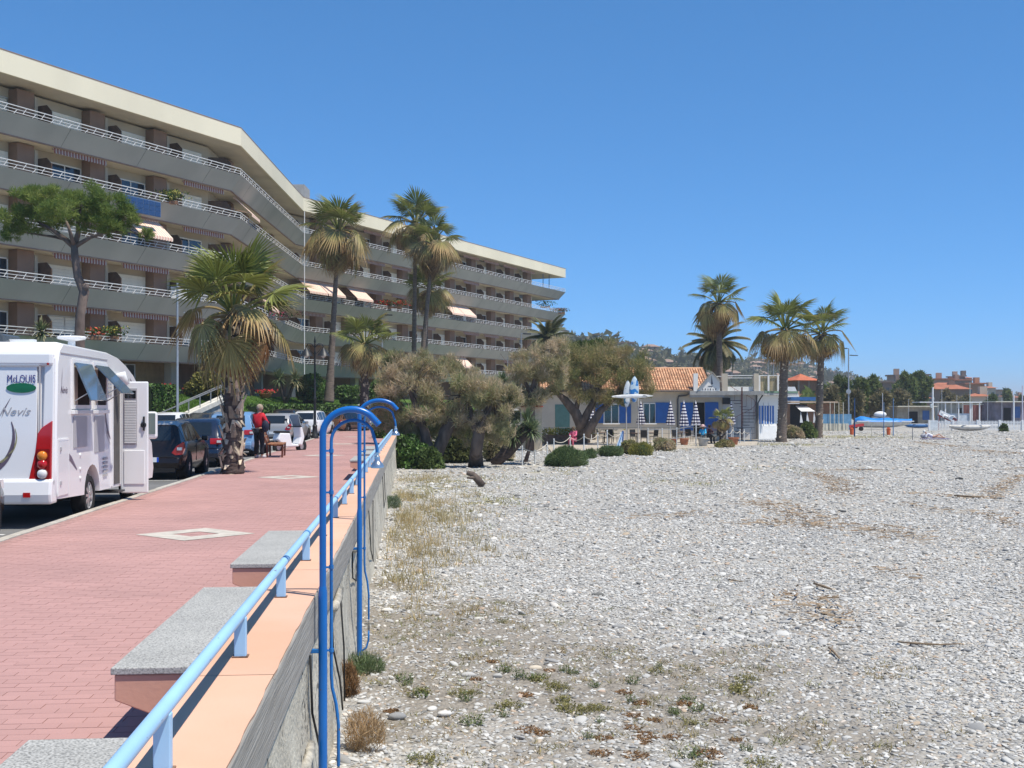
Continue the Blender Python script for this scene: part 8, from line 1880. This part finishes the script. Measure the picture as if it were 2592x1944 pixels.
def far_tree(label, u, v0, v1, wp, d, n=3500, mat=tree_m, size=.5, k=6):
    b = W(u, d, BZ); S3 = d / F; h = zof(v1, d) - BZ; w = wp * S3; rg = random.Random(int(u * 3 + v1)); t = thing('leafy_tree', label, 'tree', b, group='trees behind the beach club')
    m = MB(); m.tube([(0, 0, 0), (.1, 0, h * .35), (0, .1, h * .7)], [.3, .22, .08], n=7); m.tube([(.05, 0, h * .3), (w * .2, 0, h * .65)], [.16, .05], n=5); m.tube([(.05, 0, h * .35), (-w * .22, 0, h * .6)], [.15, .05], n=5); m.build('trunk', trunk_t, t, smooth=True)
    cls = [(rg.uniform(-.34, .34) * w, rg.uniform(-.3, .3) * w, h * rg.uniform(.42, .82), w * rg.uniform(.18, .28), w * .24, h * rg.uniform(.14, .22), 1) for _ in range(k)] + [(0, 0, h * .55, w * .36, w * .3, h * .3, 2.0), (rg.uniform(-.1, .1) * w, 0, h * .86, w * .16, w * .16, h * .13, .8)]
    crown_mesh(t, cls, n, size, mat, int(u), thin=.3, up=.2, shell=.4); return t
for (u, v1, wp, d, mt, lb) in ((2128, 948, 60, 165, tree_m, 'green tree right behind the double headed street lamp'), (2170, 955, 60, 160, tree_m, 'green tree between street lamp and volleyball post'), (2205, 950, 50, 170, tree_m, 'green tree left of the brown flat roofed block'), (2285, 940, 62, 200, tree_m, 'left one of the two tallest dark trees on the right'), (2328, 938, 56, 205, tree_m, 'right one of the two tallest dark trees on the right'),
        (2105, 975, 50, 150, tree_b, 'brownish tree right of the lone beach palm'), (2225, 985, 60, 160, tree_b, 'olive brown tree behind the covered boat'), (2270, 985, 60, 185, tree_b, 'olive tree under the tallest dark trees'), (2165, 990, 50, 145, tree_b, 'rust tinged bush tree behind the volleyball post'), (2400, 985, 60, 240, tree_b, 'brown bushy tree before the pink block'), (2440, 1000, 60, 235, tree_b, 'brown bushy tree beside the pale lamp pole'), (2510, 998, 40, 240, tree_m, 'dark tree right of the orange roofed house'), (2550, 985, 26, 300, tree_m, 'small dark palm like tree at the right edge'), (2586, 1000, 16, 300, tree_m, 'tiny dark tree at the outermost right'), (1990, 995, 50, 190, tree_m, 'dark tree behind the cafe side room')):
    far_tree(lb, u, 1060, v1, wp, d, 3200 if d > 180 else 4200, mt, .62 if d > 180 else .5)
tree_m2 = tree_m
# long green belt closing the gap between building end and cafe
# hill with terraces, scrub and houses
RIDGE = [(1150, 872, 520), (1300, 866, 540), (1430, 858, 560), (1480, 864, 580), (1530, 876, 600), (1590, 884, 640), (1660, 893, 680), (1720, 905, 720), (1780, 914, 760), (1880, 912, 820), (1930, 920, 860), (1990, 928, 900), (2040, 930, 950), (2090, 940, 1000), (2150, 956, 1050), (2220, 972, 1100), (2330, 985, 1200), (2450, 996, 1300), (2620, 1014, 1400)]
rgh = np.random.RandomState(2); V = []; nr = 16; cols = []
for (a, b_) in zip(RIDGE[:-1], RIDGE[1:]):
    for k in range(8): f = k / 8; cols.append(tuple(a[i] * (1 - f) + b_[i] * f for i in range(3)))
cols.append(RIDGE[-1])
for (u, v, d) in cols:
    zr = zof(v, d) + rgh.uniform(-1, 1) * .8
    for j in range(nr):
        s = j / (nr - 1); dd = d * (.45 + .55 * s); p = W(u, dd); V.append((p.x, p.y, -1.6 + (zr + 1.6) * s ** 1.25 + rgh.uniform(-1, 1) * (1.2 if j < nr - 1 and j > 0 else 0)))
    p = W(u, d * 1.25); V.append((p.x, p.y, -1.6))
nrr = nr + 1; ff = [(i * nrr + j, (i + 1) * nrr + j, (i + 1) * nrr + j + 1, i * nrr + j + 1) for i in range(len(cols) - 1) for j in range(nr)]
m = MB(); m.add(V, ff); hill_m = M('hill_scrub', (.10, .10, .055), rough=.95, var=.4, scale=.018, col2=(.19, .165, .11), bump=.6, bscale=.2); hl = m.build('hill', hill_m, smooth=True, fix=True); tag(hl, kind='structure')
def hill_pt(i, s):
    u, v, d = cols[i]; dd = d * (.45 + .55 * s); p = W(u, dd); return Vector((p.x, p.y, -1.6 + (zof(v, d) + 1.6) * s ** 1.25))
# scrub and cypress cover on the hill (uncountable)
n = 5200; ii = rgh.randint(0, len(cols), n); ss_ = rgh.uniform(.35, 1.0, n); ctr = np.array([hill_pt(i, s) for i, s in zip(ii, ss_)]) + np.c_[rgh.normal(0, 5, n), rgh.normal(0, 5, n), np.zeros(n)]
kk = 9; V = []; 
hgt = rgh.uniform(1.5, 4.2, n) * np.where(rgh.rand(n) < .08, 1.8, 1); wid = hgt * rgh.uniform(.45, .9, n)
for q in range(kk):
    dd = rgh.normal(0, 1, (n, 3)); dd /= np.linalg.norm(dd, axis=1)[:, None]; c = ctr + dd * np.c_[wid, wid, hgt] * .5 + np.c_[np.zeros(n), np.zeros(n), hgt * .45]
    a = rgh.normal(0, 1, (n, 3)); a /= np.linalg.norm(a, axis=1)[:, None]; b_ = np.cross(a, rgh.normal(0, 1, (n, 3))); b_ /= np.linalg.norm(b_, axis=1)[:, None]; s_ = (wid * .6)[:, None]
    V.append(np.stack([c - a * s_, c + b_ * s_, c + a * s_], 1))
V = np.concatenate(V).reshape(-1, 3); np_mesh('scrub', V, np.arange(len(V)).reshape(-1, 3), spray_mat('hill_green', [(0, (.06, .075, .04)), (.6, (.11, .12, .06)), (1, (.20, .175, .11))], scale=.02), kind='stuff')
hr_ = random.Random(8)
places = [(hr_.randint(16, 120), hr_.uniform(.5, .97)) for _ in range(74)]
adj = ['pinkish', 'cream', 'pale', 'orange', 'brown']; wl = [PK, (.5, .42, .33), (.58, .54, .48), OR, (.34, .24, .18)]; proto_h = {}
for k, (i, s) in enumerate(places[:56]):
    p = hill_pt(i, s); c = k % 5; w = hr_.uniform(5, 9); h = hr_.uniform(3.5, 6.5)
    t = thing('hill_house', 'small %s house far up on the hillside' % adj[c], 'house', (p.x, p.y, p.z - 1), FACE + hr_.uniform(-.6, .6), group='%s houses scattered on the hill' % adj[c])
    m = MB(); m.bx(-w / 2, w / 2, 0, 7, 0, h); m.build('wall', M('hill_wall_%d' % c, wl[c], var=.1), t)
    m = MB(); m.add([(-w / 2 - .5, -.5, h), (w / 2 + .5, -.5, h), (w / 2 + .5, 7.5, h), (-w / 2 - .5, 7.5, h), (-w * .2, 3.5, h + 1.5), (w * .2, 3.5, h + 1.5)], [(0, 1, 5, 4), (1, 2, 5), (2, 3, 4, 5), (3, 0, 4)]); m.build('roof', M('hill_roof', (.30, .20, .15), var=.2), t)
    m = MB(); [m.bx(x, x + 1, -.05, .05, z, z + 1.4) for x in (-w * .3, w * .1) for z in ([1.2] if h < 5.5 else [1.2, 4.2])]; m.build('window', interior, t)
for (u, v, lb) in ((1560, 876, 'large brown villa on the ridge above the cafe roof'), (1450, 862, 'pale villa on the hill crest right of the building end')):
    p = P(u, v + 8, 560); t = thing('hill_villa', lb, 'villa', p, FACE); m = MB(); m.bx(-7, 7, 0, 8, -4, 3.0); m.build('wall', M('villa_wall', (.36, .25, .19)), t); m = MB(); m.bx(-9, 9, -1.5, 9, 3.0, 3.5); m.build('roof', M('villa_roof', (.2, .13, .1)), t); m = MB(); [m.bx(x, x + 1.4, -.1, .1, -.5, 1.6) for x in (-5, -2, 1, 4)]; m.build('window', interior, t)
p = P(1525, 872, 570); t = thing('hilltop_pine', 'lone umbrella pine on the crest of the hill', 'pine tree', (p.x, p.y, p.z - 1)); m = MB(); m.tube([(0, 0, 0), (.4, 0, 3)], [.3, .2], n=6); m.build('trunk', trunk_t, t); crown_mesh(t, [(.4, 0, 3.6, 2.4, 2.4, 1.2, 1)], 260, 1.0, tree_m, 5, thin=.4)
# belt of trees between the building, the cafe and the hill (one mass)
n = 24000; u_ = rgh.uniform(1010, 2120, n); dd = rgh.uniform(150, 260, n); base = np.array([(W(u, d).x, W(u, d).y) for u, d in zip(u_, dd)]); 
hh = 2.2 + 3.4 * vnoise(u_ / 28, dd / 14, 4) + 1.6 * vnoise(u_ / 9, dd / 6, 5); z = -1 + hh * rgh.rand(n) ** .5
a = rgh.normal(0, 1, (n, 3)); a /= np.linalg.norm(a, axis=1)[:, None]; b_ = np.cross(a, rgh.normal(0, 1, (n, 3))); b_ /= np.linalg.norm(b_, axis=1)[:, None]; c = np.c_[base, z]; s_ = rgh.uniform(.4, .9, n)[:, None]
V = np.stack([c - a * s_, c + b_ * s_ * .5, c + a * s_, c - b_ * s_ * .5], 1).reshape(-1, 3); np_mesh('tree_belt', V, np.arange(n * 4).reshape(-1, 4), tree_m, kind='stuff')

# ================================================================== SMALL THINGS ON THE BEACH
# grass and weeds
def tufts(name, mat, n, fn, hmin, hmax, w, lean, seed, kind='stuff', blades=14, spread=.09):
    rg = np.random.RandomState(seed); X = []; 
    xs_, ys_ = fn(rg, n); N_ = len(xs_) * blades; x = np.repeat(xs_, blades) + rg.normal(0, spread, N_); y = np.repeat(ys_, blades) + rg.normal(0, spread, N_); z = beach_z(x, y) - .01
    h = rg.uniform(hmin, hmax, N_) * np.repeat(rg.uniform(.5, 1.3, len(xs_)), blades); a = rg.uniform(0, 6.28, N_); lx_ = rg.normal(0, lean, N_) * h; ly_ = rg.normal(0, lean, N_) * h
    V = np.zeros((N_, 3, 3)); V[:, 0] = np.c_[x - w * np.cos(a), y - w * np.sin(a), z]; V[:, 1] = np.c_[x + w * np.cos(a), y + w * np.sin(a), z]; V[:, 2] = np.c_[x + lx_, y + ly_, z + h]
    return np_mesh(name, V.reshape(-1, 3), np.arange(N_ * 3).reshape(-1, 3), mat, kind=kind)
straw = M('dry_straw', (.52, .40, .21), rough=.8, var=.25, scale=1.2, col2=(.34, .29, .14), island=.35, transl=.25)
def along_wall(rg, n):
    y = 14.5 + 33 * rg.beta(1.5, 1.7, n); x = -.42 + np.abs(rg.normal(0, .6, n)) * (1 + y / 40); k = vnoise(x * 1.1, y * .5, 8) > .30 + .35 * rg.rand(n); return x[k], y[k]
tufts('dry_grass', straw, 800, along_wall, .07, .26, .007, .35, 1)
def patches(rg, n):
    x = rg.uniform(-.3, 45, n * 12); y = rg.uniform(14, 100, n * 12); k = rg.rand(n * 12) < green_at(x, y) * .9; return x[k], y[k]
tufts('beach_grass', M('beach_grass_green', (.22, .24, .08), rough=.8, var=.25, scale=.5, col2=(.34, .29, .13), island=.4, transl=.25), 900, patches, .05, .18, .012, .5, 2, blades=12, spread=.22)
# individual weeds near the camera
weed_g = M('weed_green', (.13, .17, .06), rough=.7, var=.3, scale=9, island=.4, transl=.25); weed_r = M('weed_rust', (.26, .15, .07), rough=.8, var=.3, scale=9, island=.4, transl=.2); weed_y = M('weed_olive', (.24, .22, .08), rough=.8, var=.3, scale=9, island=.4, transl=.25)
def weed_mesh(seed, n, r, h, leaf, mat, up):
    rg = random.Random(seed); mb = MB()
    for i in range(n):
        a = rg.uniform(0, 6.28); q = r * rg.random() ** .6; p = Vector((q * math.cos(a), q * math.sin(a), 0)); top = p * (1 + rg.random() * .5) + Vector((0, 0, h * rg.uniform(.3, 1) * (1 - .5 * q / r)))
        sd = Vector((-math.sin(a), math.cos(a), 0)) * .0022; mb.add([p - sd, p + sd, top], [(0, 1, 2)])
        for k in range(leaf):
            c = p.lerp(top, rg.uniform(.2, 1)); d = Vector((rg.gauss(0, 1), rg.gauss(0, 1), rg.gauss(up, .6))).normalized() * rg.uniform(.012, .03); s = d.cross(Vector((rg.gauss(0, 1), rg.gauss(0, 1), 1))).normalized() * d.length * .3; mb.add([c, c + d * .5 + s, c + d, c + d * .5 - s], [(0, 1, 2, 3)])
    o = mb.build('weed', mat); me = o.data; bpy.data.objects.remove(o); return me
WM = {'green': [weed_mesh(1, 40, .10, .16, 6, weed_g, .5), weed_mesh(2, 30, .08, .22, 6, weed_g, .6)], 'olive': [weed_mesh(3, 60, .14, .12, 7, weed_y, .2), weed_mesh(4, 70, .16, .17, 6, weed_y, .3)], 'rust': [weed_mesh(5, 70, .10, .05, 7, weed_r, .1), weed_mesh(6, 80, .13, .06, 7, weed_r, .1)]}
wr2 = random.Random(17)
def weed(kind, u, v, s=1.0, lab=None):
    p = G(u, v, BZ); p.z = float(beach_z(np.array([p.x]), np.array([p.y]))[0]); o = bpy.data.objects.new('weed', wr2.choice(WM[kind])); COL.objects.link(o); o.location = p; o.rotation_euler = (0, 0, wr2.uniform(0, 6.28)); s *= {'green': .6, 'olive': .5, 'rust': .5}[kind]; o.scale = (s, s, s * wr2.uniform(.7, 1.1))
    txt = {'green': 'small green weed sprouting between the near pebbles', 'olive': 'low olive coloured weed clump spreading on the near pebbles', 'rust': 'flat rust brown moss like weed on the near pebbles'}[kind]; tag(o, lab or txt, 'weed', kind + ' weeds on the near gravel')
for (u, v) in ((1320, 1718), (1275, 1703), (1425, 1700), (1448, 1705), (1360, 1718), (1274, 1812), (1195, 1830), (1492, 1862), (1598, 1770), (1700, 1795), (1712, 1800), (1740, 1765), (1505, 1735), (1520, 1820), (1030, 1735), (1020, 1725), (1185, 1775), (1060, 1765), (1760, 1790), (1660, 1690), (1890, 1890), (1750, 1905), (1600, 1725), (1040, 1920), (1745, 1130 + 75)): weed('green', u + wr2.uniform(-5, 5), v, wr2.uniform(.8, 1.5))
for (u, v) in ((1415, 1742), (1440, 1790), (1470, 1802), (1500, 1790), (1515, 1785), (1420, 1770), (1165, 1758), (1195, 1755), (1365, 1720), (1870, 1745), (1875, 1738), (1060, 1760), (1290, 1790), (1760, 1825), (1085, 1930), (1670, 1700), (1890, 1725), (1930, 1930), (1780, 1930), (1400, 1735)): weed('olive', u, v, wr2.uniform(.9, 1.7))
for (u, v) in ((1390, 1698), (1248, 1678), (1580, 1747), (1625, 1772), (1600, 1800), (1655, 1812), (1600, 1833), (1620, 1860), (1650, 1858), (1630, 1848), (1630, 1873), (1530, 1865), (1340, 1843), (1375, 1850), (1610, 1910), (1800, 1903), (1865, 1863), (1735, 1773), (1520, 1905), (1330, 1755), (1700, 1855), (1820, 1815), (1205, 1720), (990, 1800), (1900, 1780)): weed('rust', u, v, wr2.uniform(.9, 1.6))
def soil_cover(rg, n):
    x = rg.uniform(-.5, 6, n * 20); y = rg.uniform(7.5, 19, n * 20); k = (rg.rand(n * 20) < soil_at(x, y) * .16) & (vnoise(x * 2.2, y * 2.2, 3) > .42); return x[k][:n], y[k][:n]
tufts('ground_cover', M('low_cover', (.34, .24, .12), rough=.85, var=.3, scale=3, col2=(.20, .22, .09), island=.45, transl=.2), 1000, soil_cover, .015, .06, .006, .9, 12, blades=16, spread=.045)
# big weeds by the showers
b = G(905, 1700, BZ); bush('feathery green weed at the foot of the far shower', 918, 1725, 1640, b.y * cs + b.x * sn, 120, 2600, col=M('feathery_green', (.15, .20, .09), island=.4, var=.25, transl=.3), name='weed_bush', size=.05, blade=.06, up=.9, dark=False, cat='weed')
bush('dry reddish weed against the sea wall by the far shower', 885, 1760, 1650, F * 2.65 / 730, 60, 1300, col=weed_r, name='weed_bush', size=.05, blade=.06, up=1.2, dark=False, cat='weed')
bush('dry brown weed clump at the wall beside the near shower pole', 925, 1895, 1775, F * 2.65 / 865, 120, 1500, col=M('dry_brown_weed', (.42, .29, .16), island=.45, var=.3, transl=.25), name='weed_bush', size=.045, blade=.06, up=1.0, dark=False, cat='weed')
bush('grey green tuft at the foot of the sea wall', 992, 1285, 1248, F * 2.65 / 255, 70, 1600, col=M('grey_tuft', (.14, .19, .11), island=.35, transl=.25), name='weed_bush', size=.06, blade=.08, up=.6, dark=False, cat='weed')
# drifted wood and reeds
dw = M('driftwood', (.34, .25, .16), rough=.9, var=.35, scale=6, stretch=(1, 6, 6), col2=(.18, .13, .09), bump=.4)
def wrack_sticks():
    rg = np.random.RandomState(6); V = []; Fq = []
    for pts, wd_ in WRACK:
        q = [G(u, v, BZ) for u, v in pts]
        for a, b in zip(q[:-1], q[1:]):
            n = int((b - a).length * 36 * wd_)
            for i in range(n):
                s = rg.rand(); x = a.x + (b.x - a.x) * s + rg.normal(0, wd_ * .45); y = a.y + (b.y - a.y) * s + rg.normal(0, wd_ * .45); L_ = rg.uniform(.05, .28); an = rg.uniform(0, PI) if rg.rand() < .5 else math.atan2(b.y - a.y, b.x - a.x) + rg.normal(0, .4); w = rg.uniform(.005, .014); z = BZ + .03 + rg.uniform(0, .05)
                dx, dy = math.cos(an) * L_ / 2, math.sin(an) * L_ / 2; px, py = -math.sin(an) * w, math.cos(an) * w; o = len(V); t_ = rg.normal(0, .02)
                V += [(x - dx - px, y - dy - py, z), (x - dx + px, y - dy + py, z), (x + dx + px, y + dy + py, z + t_), (x + dx - px, y + dy - py, z + t_), (x - dx, y - dy, z + w * 1.4), (x + dx, y + dy, z + t_ + w * 1.4)]
                Fq += [(o, o + 4, o + 5, o + 3), (o + 1, o + 2, o + 5, o + 4)]
    np_mesh('wrack', np.array(V), np.array(Fq), M('wrack_reed', (.30, .235, .165), rough=.9, var=.3, scale=2, col2=(.17, .115, .07), island=.5), kind='stuff')
wrack_sticks()
def stick(label, pts, r, group='driftwood sticks on the gravel'):
    q = [G(u, v, BZ) + Vector((0, 0, .03 + r)) for u, v in pts]; t = thing('driftwood', label, 'driftwood', q[0], group=group); rg = random.Random(int(pts[0][0])); m = MB(); r *= .6; m.tube([p - q[0] for p in q], [r * .8] + [r] * (len(q) - 2) + [r * .5], n=6, jitter=.2, rg=rg); m.build('stick', dw, t, smooth=True)
stick('long thin pale stick lying on the gravel at the right', [(2272, 1636), (2320, 1640), (2380, 1643), (2432, 1641)], .02)
stick('short forked pale stick above the long thin stick', [(2098, 1652), (2110, 1662), (2125, 1680)], .025); stick('upright end of the short pale forked stick', [(2100, 1664), (2108, 1645)], .02)
stick('dark driftwood stick in the middle of the gravel', [(2060, 1488), (2085, 1496), (2105, 1503)], .035); stick('thin brown stick near the pale pebbles', [(1845, 1476), (1880, 1482)], .025)
stick('pale bleached branch lying in the brown wrack line', [(2415, 1261), (2450, 1263), (2490, 1265)], .05); stick('thin branch across the gravel before the blue post', [(2170, 1193), (2235, 1193)], .04)
b = G(1205, 1232, BZ); t = thing('driftwood_log', 'dark broken log standing on the gravel before the tamarisks', 'log', b, FACE); m = MB(); rg = random.Random(4); m.tube([(.22, 0, .02), (.05, .05, .22), (-.12, .05, .40), (-.30, 0, .46)], [.14, .13, .10, .07], n=8, jitter=.2, rg=rg); m.tube([(-.05, 0, .3), (-.3, -.05, .30)], [.07, .03], n=6, jitter=.2, rg=rg); m.build('log', trunk_t, t, smooth=True)
for i, (u, v, s, c) in enumerate(((1185, 1712, .09, (.45, .44, .42)), (1355, 1695, .09, (.55, .48, .38)), (980, 1548, .10, (.6, .58, .53)), (1213, 1570, .09, (.55, .53, .46)), (1770, 1552, .09, (.28, .26, .24)), (950, 1897, .10, (.66, .65, .62)), (1125, 1810, .08, (.62, .6, .57)), (925, 1475, .16, (.6, .57, .5)), (1005, 1818, .10, (.25, .25, .25)))):
    p = G(u, v, BZ); s *= .65; lb = ('rounded grey stone among the near weeds', 'tan stone beside the green weeds', 'large pale stone right of the far shower', 'round pale boulder on the gravel near the wall', 'flat dark stone out on the open gravel', 'white angular stone by the near shower foot', 'white flat stone in the near gravel', 'long pale slab stone at the foot of the wall', 'round dark grey stone near the dry brown weed')[i]
    o = None; m = MB(); rg = random.Random(i); m.ball((0, 0, s * .25), s, 10, 7, (1.25, .85, .5)); m.v = [(x * (1 + rg.uniform(-.06, .06)), y * (1 + rg.uniform(-.06, .06)), z) for x, y, z in m.v]; o = m.build('beach_stone', M('stone_%d' % i, c, rough=.85, var=.12, scale=8, bump=.2), smooth=True, loc=(p.x, p.y, BZ)); tag(o, lb, 'stone')

# ================================================================== AIR
hz_m = bpy.data.materials.new('haze_air'); hz_m.use_nodes = True; hn = hz_m.node_tree; hn.nodes.remove(hn.nodes['Principled BSDF'])
pv = hn.nodes.new('ShaderNodeVolumePrincipled'); pv.inputs['Color'].default_value = (0.86, 0.92, 1.0, 1); pv.inputs['Density'].default_value = 0.0003
hn.links.new(pv.outputs[0], hn.nodes['Material Output'].inputs['Volume'])
m = MB(); m.bx(-3700, 3700, -300, 6300, -2.8, 95); tag(m.build('haze', hz_m), kind='stuff')
